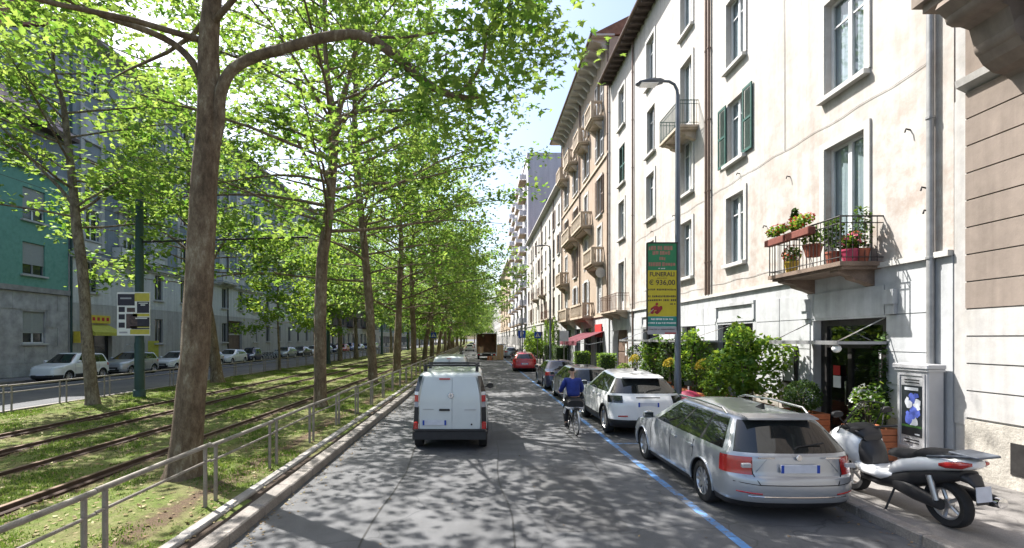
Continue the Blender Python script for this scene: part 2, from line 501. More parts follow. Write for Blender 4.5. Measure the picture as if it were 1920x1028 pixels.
def median_ground():
    m, n, l, b = new_mat('median_turf')
    v = coords(n, l)
    f = noise(n, l, v, .9, 7, .7); g = noise(n, l, v, 7, 6, .7); h = noise(n, l, v, 45, 4, .7)
    r1 = ramp(n, [(.32,(.11,.08,.05)), (.46,(.17,.155,.08)), (.54,(.105,.145,.035)), (.74,(.07,.12,.022))]); l.new(f, r1.inputs['Fac'])
    r2 = ramp(n, [(.32,(.12,.09,.06)), (.46,(.115,.15,.04)), (.62,(.225,.225,.10)), (.76,(.15,.13,.08))]); l.new(g, r2.inputs['Fac'])
    c = mix(n, l, .5, r1.outputs['Color'], r2.outputs['Color'])
    # bare worn soil beside the rails and round the trunk row
    tc = n.new('ShaderNodeTexCoord'); sp = n.new('ShaderNodeSeparateXYZ'); l.new(tc.outputs['Object'], sp.inputs[0])
    last = None
    for rx in (-6.54, -8.19, -9.82, -11.46, -4.2):
        a = n.new('ShaderNodeMath'); a.operation = 'SUBTRACT'; a.inputs[1].default_value = rx; l.new(sp.outputs['X'], a.inputs[0])
        d = n.new('ShaderNodeMath'); d.operation = 'ABSOLUTE'; l.new(a.outputs[0], d.inputs[0])
        if last is not None:
            mn = n.new('ShaderNodeMath'); mn.operation = 'MINIMUM'; l.new(last, mn.inputs[0]); l.new(d.outputs[0], mn.inputs[1]); last = mn.outputs[0]
        else: last = d.outputs[0]
    ng = n.new('ShaderNodeMath'); ng.operation = 'MULTIPLY_ADD'; ng.inputs[1].default_value = .9; l.new(g, ng.inputs[0]); l.new(last, ng.inputs[2])
    rs = ramp(n, [(.50, 1), (.78, 0)]); l.new(ng.outputs[0], rs.inputs['Fac'])
    c = mix(n, l, rs.outputs['Color'], c, (.125,.09,.062))
    r3 = ramp(n, [(.3,.6), (.7,1.25)]); l.new(h, r3.inputs['Fac'])
    c = mix(n, l, .9, c, r3.outputs['Color'], 'MULTIPLY')
    l.new(c, b.inputs['Base Color']); b.inputs['Roughness'].default_value = 1
    b.inputs['Specular IOR Level'].default_value = .1
    bump(n, l, h, b, .8, .03)
    return m
M['turf'] = median_ground()
# ------------------------------------------------------------------ ground, roads, kerbs, tracks
structure('ground', MB().quad((-400,-60,-.03),(400,-60,-.03),(400,1500,-.03),(-400,1500,-.03)), M['road_far'])
structure('road', MB().quad((-3.02,-20,0),(5.36,-20,0),(5.36,420,0),(-3.02,420,0)), M['road'])
structure('side_road', MB().quad((-25.62,-20,0),(-15.45,-20,0),(-15.45,420,0),(-25.62,420,0)), M['road_far'])
structure('pavement', MB().box(5.52,16,-20,420,-.2,.118), M['walk'])
structure('far_pavement', MB().box(-44,-25.76,-20,420,-.2,.118), M['walk'])
# median turf: a gently uneven sheet near the camera, flat beyond
gx = np.linspace(-15.46, -3.28, 42); gy = np.linspace(-4, 66, 240)
X_, Y_ = np.meshgrid(gx, gy)
Z_ = .115 + .018*np.sin(X_*2.1+Y_*.7) + .014*np.sin(X_*.9-Y_*1.9) + .012*np.sin(X_*5.3+Y_*3.1) + rng.normal(0,.006,X_.shape)
Z_[:, 0] = .1; Z_[:, -1] = .1
def turf_z(x, y):
    i = int(np.clip(round((y+4)/70*239), 0, 239)); j = int(np.clip(round((x+15.46)/12.18*41), 0, 41))
    return float(Z_[i, j])
Vt = np.stack([X_.ravel(), Y_.ravel(), Z_.ravel()], 1)
ii, jj = np.meshgrid(np.arange(239), np.arange(41), indexing='ij')
q = (ii*42+jj).ravel()
Ft = np.stack([q, q+1, q+43, q+42], 1)
o = link('median_lawn', fast_mesh('median_lawn', Vt, Ft, M['turf'], True)); o['kind'] = 'structure'
structure('far_median_lawn', MB().box(-15.46,-3.28,66,420,-.1,.115), M['turf'])

def kerb(name, x0, x1, zt, y0, y1, far, mat='kerb', step=1.0):
    root = link(name, None); root['kind'] = 'structure'
    base = MB().bev(x0, x1, 0, step-.01, -.1, zt, .018).mesh('kerb_stone', M[mat])
    k = 0; y = y0
    while y < y1:
        c = link('kerb_stone', base, root, (rnd.uniform(-.004,.004), y, rnd.uniform(-.006,.006)))
        y += step
    part('kerb_run', MB().bev(x0, x1, y, far, -.1, zt, .018), M[mat], root)
    return root
kerb('median_kerb', -3.24, -3.0, .15, 1.0, 44, 420)
kerb('median_edging', -3.62, -3.44, .145, 1.0, 44, 420, 'conc')
structure('kerb_gap_soil', MB().box(-3.45,-3.23,0,420,0,.105), M['soil'])
kerb('pavement_kerb', 5.35, 5.53, .135, 2.0, 34, 420)
structure('side_road_kerb', MB().box(-15.47,-15.3,-20,420,-.1,.15), M['kerb'])
structure('far_pavement_kerb', MB().box(-25.77,-25.6,-20,420,-.1,.14), M['kerb'])
# blue parking bay line, worn
b = MB(); y = 2.0
while y < 120:
    L = rnd.uniform(.5, 1.6)
    b.quad((3.14+rnd.uniform(-.006,.006), y, .004), (3.265, y, .004), (3.265+rnd.uniform(-.006,.006), y+L, .004), (3.14, y+L, .004))
    y += L + rnd.uniform(0, .02)
structure('parking_line', b, M['blue_line'])
for i, yy in enumerate((11.75, 17.0, 22.9, 28.6)):
    structure('parking_bay_mark', MB().quad((3.27,yy,.004),(5.3,yy,.004),(5.3,yy+.1,.004),(3.27,yy+.1,.004)), M['blue_line'])
# crossing at the junction
b = MB()
for k in range(7):
    x = -2.6 + k*1.15
    b.quad((x,72,.004),(x+.55,72,.004),(x+.55,75.5,.004),(x,75.5,.004))
structure('crossing_marking', b, M['white_line'])
# side road edge line and manhole covers
structure('side_road_line', MB().quad((-23.35,5,.004),(-23.23,5,.004),(-23.23,200,.004),(-23.35,200,.004)), M['white_line'])
# repair patches and sealed joints in the carriageway
M['patch'] = asphalt('repair_patch_asphalt', (.085,.085,.088), (.125,.124,.122), .2)
M['tar'] = pm('tar_seal', (.035,.034,.034), .6, .3, 5)
for x0, x1, y0, y1 in ((.9,2.0,6.4,9.8),(-2.7,-1.2,17.5,23),(1.6,2.6,16.5,18.2),(-.2,1.0,24,31),(.3,1.2,12.2,13.4)):
    structure('road_patch', MB().quad((x0,y0,.003),(x1,y0+.05,.003),(x1-.03,y1,.003),(x0+.04,y1-.06,.003)), M['patch'])
b = MB()
for x, y0, y1, s in ((.42,4,34,1),(-1.4,5,16,-1),(2.35,9,30,1)):
    y = y0; px = x
    while y < y1:
        nx = x + .05*math.sin(y*1.3*s) + rnd.uniform(-.02,.02)
        b.quad((px-.012,y,.0045),(px+.012,y,.0045),(nx+.012,y+.6,.0045),(nx-.012,y+.6,.0045)); px = nx; y += .6
structure('road_joint', b, M['tar'])

# tram rails: grooved rails standing a little proud of the turf
def rail_mesh(L):
    mb = MB()
    mb.prism([(-.11,.02),(.11,.02),(.11,.125),(.08,.14),(.045,.145),(.035,.195),(-.05,.195),(-.055,.145),(-.09,.14),(-.11,.125)], 'y', 0, L)
    mb.mi = 1
    mb.box(-.044,.028,0,L,.1955,.202)
    return mb.mesh('tram_rail', [M['rail'], M['railtop']])
for name, xs in (('tram_track', (-6.54,-8.19)), ('tram_track', (-9.82,-11.46))):
    root = link(name, None); root['kind'] = 'structure'
    for x in xs:
        y = -2.0
        for k in range(5):
            L = (18, 18, 26, 60, 300)[k]
            link('tram_rail', rail_mesh(L-.012), root, (x, y, rnd.uniform(-.004,.004)))
            y += L
    sl = MB().bev(-.11, .11, 0, 1, 0, .1, .01)

ORDN = ['nearest','second','third','fourth','fifth','sixth','seventh','eighth','ninth','tenth','eleventh','twelfth','thirteenth','fourteenth','fifteenth','sixteenth','seventeenth','eighteenth','nineteenth','twentieth']
# ------------------------------------------------------------------ guard railings of the median
def railing(x, y0, pitch, n, label, group, zb=.11):
    t = thing('guard_railing', label, 'railing', (x, y0, zb), 0, group)
    part('top_rail', MB().tube([(0,.006,.86),(0,pitch-.006,.86)], .031, 10), M['steel'], t, 40)
    part('mid_rail', MB().tube([(0,.01,.64),(0,pitch-.01,.64)], .019, 8), M['steel'], t, 40)
    pm_ = MB().tube([(0,0,-.1),(0,0,.845)], .028, 8).mesh('post', M['steel'], 40)
    for yy in (.14, pitch-.14):
        link('post', pm_, t, (0, yy, 0))
    t['label'] = 'nearest' + label
    for k in range(1, n):
        c = copy_tree(t); c['label'] = (ORDN[k] if k < 20 else 'distant') + label; c.location = (x + rnd.uniform(-.012,.012), y0 + k*pitch, zb + rnd.uniform(-.012,.012))
        c.rotation_euler = (rnd.uniform(-.01,.01), 0, rnd.uniform(-.004,.004))
    return t
railing(-3.82, 2.8, 2.15, 46, ' grey tube railing section on the grass edge beside the road with the white van', 'railing sections along the near grass edge')
railing(-15.22, 5.3, 2.15, 52, ' grey tube railing section on the grass edge beside the shaded side road', 'railing sections along the far grass edge')

# ------------------------------------------------------------------ window kit
WIN = {}
def wmesh(key, fn):
    if key not in WIN: WIN[key] = fn()
    return WIN[key]
def frame_mesh(w, h, dark, door, simple):
    mb = MB(); t = .07; y0, y1 = .14, .20
    mb.box(-w/2, -w/2+t, y0, y1, 0, h); mb.box(w/2-t, w/2, y0, y1, 0, h)
    mb.box(-w/2+t, w/2-t, y0, y1, h-t, h); mb.box(-w/2+t, w/2-t, y0, y1, 0, t)
    mb.box(-.055, .055, y0-.012, y1, t, h-t)
    if door: mb.box(-w/2+t, w/2-t, y0+.004, y1-.002, t, .62)
    elif not simple: mb.box(-w/2+t, w/2-t, y0+.012, y1-.006, h*.72, h*.72+.035)
    return mb.mesh('window', M['wing' if dark else 'winf'])
def sill_mesh(w):
    return MB().bev(-w/2-.14, w/2+.14, -.15, .14, -.12, -.004, .012).mesh('sill', M['trim'])
def surround_mesh(w, h, mat):
    mb = MB()
    mb.box(-w/2-.16, -w/2-.002, -.045, -.002, 0, h+.16)
    mb.box(w/2+.002, w/2+.16, -.045, -.002, 0, h+.16)
    mb.box(-w/2-.002, w/2+.002, -.045, -.002, h+.002, h+.16)
    return mb.mesh('surround', M[mat])
def pane_mesh(w, h, dark):
    return MB().box(-w/4+.045, w/4-.045, .165, .172, .07, h-.07).mesh('pane', M['dglass' if dark else 'glass'])
def curtain_mesh(w, h):
    mb = MB(); n = 22; vs = []; fs = []
    for i in range(n+1):
        u = i/n
        x = -w/2+.05 + (w-.1)*u
        y = .225 + .02*math.sin(u*46) + .012*math.sin(u*17)
        vs += [(x, y, .05), (x, y, h-.05)]
    for i in range(n):
        fs.append((2*i, 2*i+2, 2*i+3, 2*i+1))
    mb.add(vs, fs)
    return mb.mesh('curtain', M['curtain'], 60)
def shutter_mesh(w, h, mat, fine):
    mb = MB(); y0, y1 = -.075, -.035; t = .055
    mb.box(0, t, y0, y1, 0, h); mb.box(w-t, w, y0, y1, 0, h)
    for z in (0, h*.48, h-.08):
        mb.box(t, w-t, y0+.002, y1-.002, z, z+.08)
    if fine:
        z = .085
        while z < h-.085:
            if not (h*.48-.03 < z < h*.48+.08):
                mb.quad((t,y0+.004,z),(w-t,y0+.004,z),(w-t,y1-.004,z+.042),(t,y1-.004,z+.042))
            z += .042
    else:
        mb.box(t, w-t, y0+.012, y1-.006, .08, h-.08)
    return mb.mesh('shutter', M[mat])
def roller_mesh(w, h):
    mb = MB(); z = h*.32
    while z < h-.02:
        mb.box(-w/2+.01, w/2-.01, .09, .115, z, z+.05); z += .056
    return mb.mesh('roller_shutter', M['roller'])
def add_window(root, inward, face, sgn, yc, z0, w, h, opts=''):
    """opts: c curtain, s sill, r surround, g/w/b open shutters, G/W/B closed ones, R roller, k dark frame, o opaque far glass, D door"""
    w = round(w, 2); h = round(h, 2)
    rz = R(-90) if sgn < 0 else R(90)
    far = 'o' in opts
    loc = (face - root.location.x, yc - root.location.y, z0 - root.location.z)
    k = ('f', w, h, 'k' in opts, 'D' in opts, far)
    o = link('window', wmesh(k, lambda: frame_mesh(w, h, 'k' in opts, 'D' in opts, far)), root, loc, rz)
    for s in (-1, 1):
        link('pane', wmesh(('p', w, h, far), lambda: pane_mesh(w, h, far)), o, (s*w/4, 0, 0))
    if 's' in opts: link('sill', wmesh(('s', w), lambda: sill_mesh(w)), o)
    if 'r' in opts: link('surround', wmesh(('r', w, h), lambda: surround_mesh(w, h, 'trim')), o)
    if 'c' in opts: link('curtain', wmesh(('c', w, h), lambda: curtain_mesh(w, h)), o)
    if 'R' in opts: link('roller_shutter', wmesh(('R', w, h), lambda: roller_mesh(w, h)), o)
    for ch, mat in (('g','shut_g'),('w','shut_w'),('b','shut_b')):
        if ch in opts:
            me = wmesh(('sh', w, h, mat, far), lambda: shutter_mesh(w/2, h, mat, not far))
            link('shutter', me, o, (-w-.01, 0, 0)); link('shutter', me, o, (w/2+.01, 0, 0))
        if ch.upper() in opts.replace('R', '').replace('D', ''):
            me = wmesh(('sh', w, h, mat, far), lambda: shutter_mesh(w/2, h, mat, not far))
            link('shutter', me, o, (-w/2, .12, 0)); link('shutter', me, o, (0, .12, 0))
    return o
def facade(face, sgn, y0, y1, z0, z1, ops, depth=.3, back=10.0, inner=.75):
    """wall with real openings (ya, yb, za, zb[, depth]); material 1 is the dark room behind"""
    mb = MB(); inw = -sgn
    ys = sorted({y0, y1, *[v for o in ops for v in o[:2]]}); zs = sorted({z0, z1, *[v for o in ops for v in o[2:4]]})
    ys = [v for v in ys if y0 <= v <= y1]; zs = [v for v in zs if z0 <= v <= z1]
    for i in range(len(ys)-1):
        for j in range(len(zs)-1):
            cy = (ys[i]+ys[i+1])/2; cz = (zs[j]+zs[j+1])/2
            if any(o[0] < cy < o[1] and o[2] < cz < o[3] for o in ops): continue
            mb.quad((face,ys[i],zs[j]),(face,ys[i+1],zs[j]),(face,ys[i+1],zs[j+1]),(face,ys[i],zs[j+1]))
    for o in ops:
        a, c, d, e = o[:4]
        if e > z1 or d < z0: continue
        for k, (d0, d1) in enumerate(((0, depth), (depth, inner))):
            mb.mi = k
            f0 = face + inw*d0; f1 = face + inw*d1
            mb.quad((f0,a,d),(f1,a,d),(f1,a,e),(f0,a,e)); mb.quad((f0,c,d),(f1,c,d),(f1,c,e),(f0,c,e))
            mb.quad((f0,a,e),(f1,a,e),(f1,c,e),(f0,c,e)); mb.quad((f0,a,d),(f1,a,d),(f1,c,d),(f0,c,d))
        mb.quad((f1,a,d),(f1,c,d),(f1,c,e),(f1,a,e))
        mb.mi = 0
    bk = face + inw*back
    mb.quad((face,y0,z0),(bk,y0,z0),(bk,y0,z1),(face,y0,z1)); mb.quad((face,y1,z0),(bk,y1,z0),(bk,y1,z1),(face,y1,z1))
    mb.quad((bk,y0,z0),(bk,y1,z0),(bk,y1,z1),(bk,y0,z1)); mb.quad((face,y0,z1),(bk,y0,z1),(bk,y1,z1),(face,y1,z1))
    return mb
def iron_balcony(root, face, sgn, y0, y1, z, depth=.93, h=.95, mat='rustiron', slabmat='trim', step=.12, panel=None):
    """slab with stepped brackets, sub-parts railing and bracket"""
    x1 = face + sgn*depth
    sl = MB().box(face, x1, y0, y1, z-.09, z); sl.box(face, face+sgn*(depth-.08), y0+.06, y1-.06, z-.15, z-.09)
    o = part('balcony', sl, M[slabmat], root, world=True)
    rb = MB(); e = .03
    xr = x1 - sgn*e
    for zz, r in ((z+h, .018), (z+.09, .011), (z+h-.14, .011)):
        rb.tube([(face,y0+e,zz),(xr,y0+e,zz)], r, 6); rb.tube([(face,y1-e,zz),(xr,y1-e,zz)], r, 6); rb.tube([(xr,y0+e,zz),(xr,y1-e,zz)], r, 6)
    n = max(2, int((y1-y0)/step))
    for i in range(n+1):
        yy = y0+e + (y1-y0-2*e)*i/n
        rb.tube([(xr,yy,z),(xr,yy,z+h)], .015 if i in (0, n) else .008, 5)
    n = max(2, int(depth/step))
    for i in range(1, n):
        xx = face + (xr-face)*i/n
        for yy in (y0+e, y1-e): rb.tube([(xx,yy,z),(xx,yy,z+h)], .008, 5)
    part('railing', rb, M[mat], o, world=True)
    if panel:
        pb = MB().box(xr-.01, xr+.01, y0+e, y1-e, z+.06, z+h-.1)
        pb.box(face+sgn*.05, xr-sgn*.011, y0+e-.01, y0+e+.01, z+.06, z+h-.1)
        part('screen_panel', pb, M[panel], o, world=True)
    for yy in np.linspace(y0+.35, y1-.35, 2 if y1-y0 < 3 else 3):
        k = MB()
        prof = [(face, z-.15),(face+sgn*(depth-.12), z-.15),(face+sgn*(depth-.12), z-.2),(face+sgn*depth*.55, z-.27),(face+sgn*depth*.5, z-.34),(face+sgn*depth*.2, z-.42),(face, z-.5)]
        k.prism(prof, 'y', yy-.12, yy+.12)
        part('bracket', k, M[slabmat], o, world=True)
    return o
def stone_balcony(root, face, sgn, y0, y1, z, depth=.85, mat='b2t', far=False):
    x1 = face + sgn*depth
    sl = MB().box(face, x1, y0, y1, z-.14, z); sl.box(face, x1-sgn*.1, y0+.08, y1-.08, z-.24, z-.14); sl.box(face, x1-sgn*.25, y0+.2, y1-.2, z-.34, z-.24)
    o = part('balcony', sl, M[mat], root, world=True)
    rb = MB()
    rb.box(face, x1, y0, y0+.16, z+.86, z+1.0); rb.box(face, x1, y1-.16, y1, z+.86, z+1.0); rb.box(x1, x1-sgn*.16, y0+.16, y1-.16, z+.86, z+1.0)
    for yy in (y0, y1-.2):
        rb.box(x1-sgn*.002, x1-sgn*.2, yy+.002, yy+.198, z, z+.86)
    part('parapet_rail', rb, M[mat], o, world=True)
    bb = MB(); n = max(3, int((y1-y0-.4)/.24))
    for i in range(n):
        yy = y0+.2 + (y1-y0-.4)*(i+.5)/n
        bb.lathe([(.045,0),(.05,.08),(.075,.28),(.045,.6),(.05,.86)], (x1-sgn*.09, yy, z), n=6)
    for i in range(3):
        for yy in (y0+.08, y1-.08):
            bb.lathe([(.045,0),(.075,.28),(.045,.6),(.05,.86)], (face+sgn*(.12+.22*i), yy, z), n=6)
    q_ = part('balusters', bb, M[mat], o, world=True, smooth=50); q_['kind'] = 'stuff'
    kb = None
    for yy in (y0+.25, y1-.25):
        kb = MB().prism([(face,z-.34),(face+sgn*(depth-.3),z-.34),(face+sgn*(depth-.35),z-.42),(face+sgn*.3,z-.6),(face,z-.85)], 'y', yy-.12, yy+.12)
        part('bracket', kb, M[mat], o, world=True)
    return o

# ------------------------------------------------------------------ RIGHT SIDE. The cream house with the flowered balcony
FX = 8.5
M['slab'] = pm('weathered_brown_stone', (.20,.145,.11), .9, .3, 3, bmp=.3, fine=.3)
ORD = ['nearest','second','third','fourth','fifth','sixth','seventh','eighth','ninth','tenth','eleventh','twelfth','thirteenth','fourteenth','fifteenth','sixteenth','seventeenth','eighteenth','nineteenth','twentieth']
B1 = thing('cream_house', 'cream plastered house with green shuttered window, flowered balcony and shop front', 'building', (FX, 9.2, 0))
w1 = [  # yc, z0, w, h, opts
 (11.5,4.1,1.25,3.0,'crD'), (11.5,8.37,1.25,2.25,'csr'), (11.5,11.6,1.25,2.3,'csr'), (11.5,15.0,1.25,2.3,'csr'),
 (16.37,5.0,1.1,2.25,'csr'), (16.37,8.4,1.06,2.05,'csg'), (16.37,11.6,1.1,2.25,'csr'), (16.37,15.0,1.1,2.3,'csr'),
 (20.2,5.0,1.1,2.25,'csr'), (20.2,8.4,1.1,2.2,'csr'), (20.2,10.78,1.1,3.0,'crD'), (20.2,15.0,1.1,2.3,'csr'),
 (24.4,5.0,1.1,2.25,'csr'), (24.4,8.4,1.1,2.2,'csr'), (24.4,11.6,1.1,2.25,'csk'), (24.4,15.0,1.1,2.3,'csr'),
 (29.3,4.1,1.15,2.9,'crD'), (29.3,8.4,1.15,2.2,'csr'), (29.3,11.65,1.15,2.25,'csG'), (29.3,15.0,1.15,2.3,'csr')]
ops = [(a-w_/2, a+w_/2, z, z+h) for a, z, w_, h, _ in w1]
part('wall', facade(FX, -1, 8.86, 31.95, 4.0, 18.75, ops), [M['b1'], M['inside']], B1, world=True)
for a, z, w_, h, o_ in w1: add_window(B1, 1, FX, -1, a, z, w_, h, o_)
# ground floor: openings, panels with recessed joints, plinth
g1 = [(10.3,12.55,.13,2.95), (15.3,17.55,.9,2.98), (19.3,20.6,.9,2.98), (23.2,25.5,.9,2.98), (28.0,31.2,.13,3.5)]
part('ground_floor_wall', facade(FX-.02, -1, 8.86, 31.95, .0, 3.98, g1, .35, 9.9, 2.2), [M['b1base'], M['inside']], B1, world=True)
segs = [(9.35,10.2),(12.65,13.9),(13.93,15.2),(17.65,18.5),(18.53,19.2),(20.7,21.9),(21.93,23.1),(25.6,26.8),(26.83,27.9),(31.3,31.9)]
for a, c in segs:
    for z0_, z1_ in ((.9,1.55),(1.57,2.22),(2.24,2.98)):
        part('facade_panel', MB().box(FX-.045, FX-.022, a, c, z0_, z1_), M['b1base'], B1, world=True)
    part('plinth_slab', MB().box(FX-.07, FX-.022, a, c, .1, .88), M['stonebase'], B1, world=True)
for a, c in [(9.35,10.3),(10.33,12.5),(12.53,13.9),(13.93,15.1),(17.7,18.6),(18.63,20.8),(20.83,22.9),(25.7,27.0),(27.03,29.4),(29.43,31.9)]:
    part('facade_panel', MB().box(FX-.045, FX-.022, a, c, 3.0, 3.62), M['b1base'], B1, world=True)
for a, c in [(15.15,17.65),(23.0,25.6)]:      # raised panel frames over the shop windows
    f = MB(); f.box(FX-.09,FX-.022,a,c,3.58,3.68); f.box(FX-.08,FX-.022,a,a+.1,3.1,3.578); f.box(FX-.08,FX-.022,c-.1,c,3.1,3.578); f.box(FX-.05,FX-.022,a+.1,c-.1,3.06,3.2)
    part('panel_frame', f, M['b1base'], B1, world=True)
part('string_course', MB().box(FX-.10, FX-.003, 8.87, 31.95, 3.985, 4.09), M['trim'], B1, world=True)
# stepped keystone corbels beside the entrance
for a in (10.1, 12.75):
    part('door_corbel', MB().box(FX-.16,FX-.046,a-.12,a+.12,3.2,3.5).box(FX-.12,FX-.046,a-.1,a+.1,3.0,3.2), M['b1base'], B1, world=True)
# shop entrance: dark portal, double glass door with pale glazing bars
def shopfront(root, y0, y1, z0, z1, door):
    xf = FX+.22
    f = MB(); t = .09
    f.box(xf-.05,xf+.05,y0,y0+.3,z0,z1); f.box(xf-.05,xf+.05,y1-.2,y1,z0,z1); f.box(xf-.05,xf+.05,y0+.3,y1-.2,z1-.14,z1)
    f.box(xf-.04,xf+.04,y0+.3,y1-.2,2.28,2.4)
    if door: f.box(xf-.04,xf+.04,(y0+y1)/2+.1,(y0+y1)/2+.22,z0,2.28)
    o = part('shop_front', f, M['iron'], root, world=True)
    g_ = MB().box(xf-.006,xf+.006,y0+.3,y1-.2,z0+.05,2.28); part('pane', g_, M['glass'], o, world=True)
    part('pane', MB().box(xf-.006,xf+.006,y0+.3,y1-.2,2.4,z1-.14), M['glass'], o, world=True)
    if door:
        part('door_rail', MB().box(xf-.06,xf-.04,y0+.34,y0+.40,z0+.3,2.25).box(xf-.06,xf-.04,y0+.42,y0+1.15,1.28,1.36), M['winf'], o, world=True)
        part('red_notice', MB().box(xf-.075,xf-.062,y1-.68,y1-.46,1.62,1.85), M['redsheet'], o, world=True)
        part('white_notice', MB().box(xf-.075,xf-.062,y1-.7,y1-.46,1.32,1.6), M['white'], o, world=True)
        part('handle', MB().tube([(xf-.1,y1-.9,.95),(xf-.1,y1-.9,1.5)],.018,8), M['chrome'], o, world=True)
    return o
M['redsheet'] = pm('red_sheet', (.45,.03,.03), .6, .1, 5)
shopfront(B1, 10.32, 12.53, .14, 2.94, True)
for a, c in ((15.32,17.53),(19.32,20.58),(23.22,25.48)):
    shopfront(B1, a, c, .92, 2.97, False)
part('menu_case', MB().box(FX-.12,FX-.046,13.1,13.65,1.3,2.3), M['iron'], B1, world=True)
part('menu_sheet', MB().box(FX-.128,FX-.121,13.16,13.59,1.36,2.24), M['paper'], B1, world=True)
# canopies: thin sheets hung on stays
M['bgreyc'] = pm('canopy_sheet', (.30,.30,.30), .5, .1, 4)
for y0, y1 in ((10.28,12.6),(16.6,24.4)):
    dp = 1.05 if y1-y0 < 4 else 1.5
    c = MB().box(FX-dp,FX-.05,y0,y1,2.40,2.425); c.box(FX-dp,FX-.05,y0-.03,y0,2.38,2.44); c.box(FX-dp,FX-.05,y1,y1+.03,2.38,2.44)
    o = part('canopy', c, M['bgreyc'], B1, world=True)
    part('edge_bar', MB().box(FX-dp-.035,FX-dp-.001,y0-.03,y1+.03,2.37,2.455), M['pipegrey'], o, world=True)
    for yy in ((y0+.05,y1-.05) if y1-y0 < 4 else (y0+.1,(y0+y1)/2,y1-.1)):
        part('stay', MB().tube([(FX-dp+.05,yy,2.45),(FX-.03,yy,2.93)],.013,6), M['chrome'], o, world=True)
    part('globe_lamp', MB().lathe([(.001,-.09),(.05,-.075),(.085,-.03),(.09,.0),(.075,.05),(.03,.08),(.001,.085)], (FX-.98,y0+.12,2.29), n=14), M['white'], o, world=True, smooth=60)
# arched gateway: wooden double door under an arch
arch = MB(); yc, rad = 29.6, 1.6
pts = [(28.0, 3.5)]
arcp = [(yc-rad*math.cos(t), 2.35+1.1*math.sin(t)) for t in np.linspace(0, math.pi, 15)]
arch.prism([(28.0,3.499)] + arcp[:8] + [(yc,3.499)], 'x', FX-.012, FX+.3); arch.prism([(yc,3.499)] + arcp[7:] + [(31.2,3.499)], 'x', FX-.012, FX+.3)
part('gate_arch', arch, M['b1base'], B1, world=True)
d = MB().box(FX+.32,FX+.4,28.0,31.2,.13,3.49)
gate = part('gateway_door', d, M['shut_b'], B1, world=True)
for k in range(2):
    for j in range(4):
        y0 = 28.12+k*1.5; z0 = .3+j*.72
        part('door_panel', MB().bev(FX+.285,FX+.318,y0+.06,y0+1.36,z0,z0+.62,.01), M['shut_b'], gate, world=True)
part('notice', MB().box(FX+.26,FX+.28,29.2,29.5,1.5,2.2), M['white'], gate, world=True)
# eave, rafters, gutter, roof
ev = MB().box(FX-.7,FX+.3,9.2,31.95,18.78,18.86)
part('eave', ev, M['wood'], B1, world=True)
rf = MB()
for y in np.arange(9.5,31.9,.55): rf.box(FX-.66,FX-.01,y-.05,y+.05,18.62,18.777)
q_ = part('rafters', rf, M['wood'], B1, world=True); q_['kind'] = 'stuff'
part('gutter', MB().tube([(FX-.76,9.2,18.84),(FX-.76,31.95,18.84)],.075,8), M['pipe'], B1, 40, world=True)
part('roof', MB().prism([(FX-.72,18.865),(FX+10,18.865),(FX+5,21.2)],'y',9.2,31.95), M['rooft'], B1, world=True)
def downpipe(root, x, y, z0, z1, mat, r=.055):
    o = part('downpipe', MB().tube([(x,y,z0),(x,y,z1)], r, 10), M[mat], root, 40, world=True)
    for z in np.arange(z0+1.2, z1, 2.6):
        part('pipe_clip', MB().lathe([(r+.001,-.025),(r+.016,-.02),(r+.016,.02),(r+.001,.025)], (x,y,z), n=10, close=True), M[mat], o, world=True)
downpipe(B1, FX-.09, 9.22, .2, 18.7, 'pipegrey', .06)
downpipe(B1, FX-.08, 18.1, 4.1, 18.7, 'pipe'); downpipe(B1, FX-.08, 18.33, 4.1, 18.7, 'pipe', .045)
downpipe(B1, FX-.08, 27.0, .2, 18.7, 'pipe', .05); downpipe(B1, FX-.08, 31.8, .2, 18.7, 'pipegrey', .05)
# small wall fittings: cable hooks, vent holes
for y, z in ((9.75,6.6),(9.4,5.35),(9.35,4.9),(13.5,6.9),(16.1,7.85),(14.6,5.8),(24.1,7.7),(21.4,7.8)):
    part('wall_hook', MB().tube([(FX,y,z),(FX-.09,y,z+.02),(FX-.11,y,z-.05)],.016,6), M['iron'], B1, world=True)
for z, y0, y1 in ((7.72,9.3,26.9),(4.45,12.96,27.8)):
    part('cable', MB().tube([(FX-.018,y,z-.05*math.sin((y-y0)*1.9)**2-.02*math.sin(y*.7)) for y in np.linspace(y0,y1,40)],.006,4), M['pipegrey'], B1, world=True)
part('cable', MB().tube([(FX-.02,13.72,7.7),(FX-.02,13.75,12),(FX-.02,13.7,18.5)],.009,5), M['trim'], B1, world=True)
bal1 = iron_balcony(B1, FX, -1, 10.37, 12.95, 4.12, .93, .95, 'iron', 'slab')
iron_balcony(B1, FX, -1, 19.1, 21.15, 10.75, .78, .95, 'polegreen', 'b2t', .07)
iron_balcony(B1, FX, -1, 27.9, 31.6, 4.12, .75, .95, 'rustiron', 'b2t')

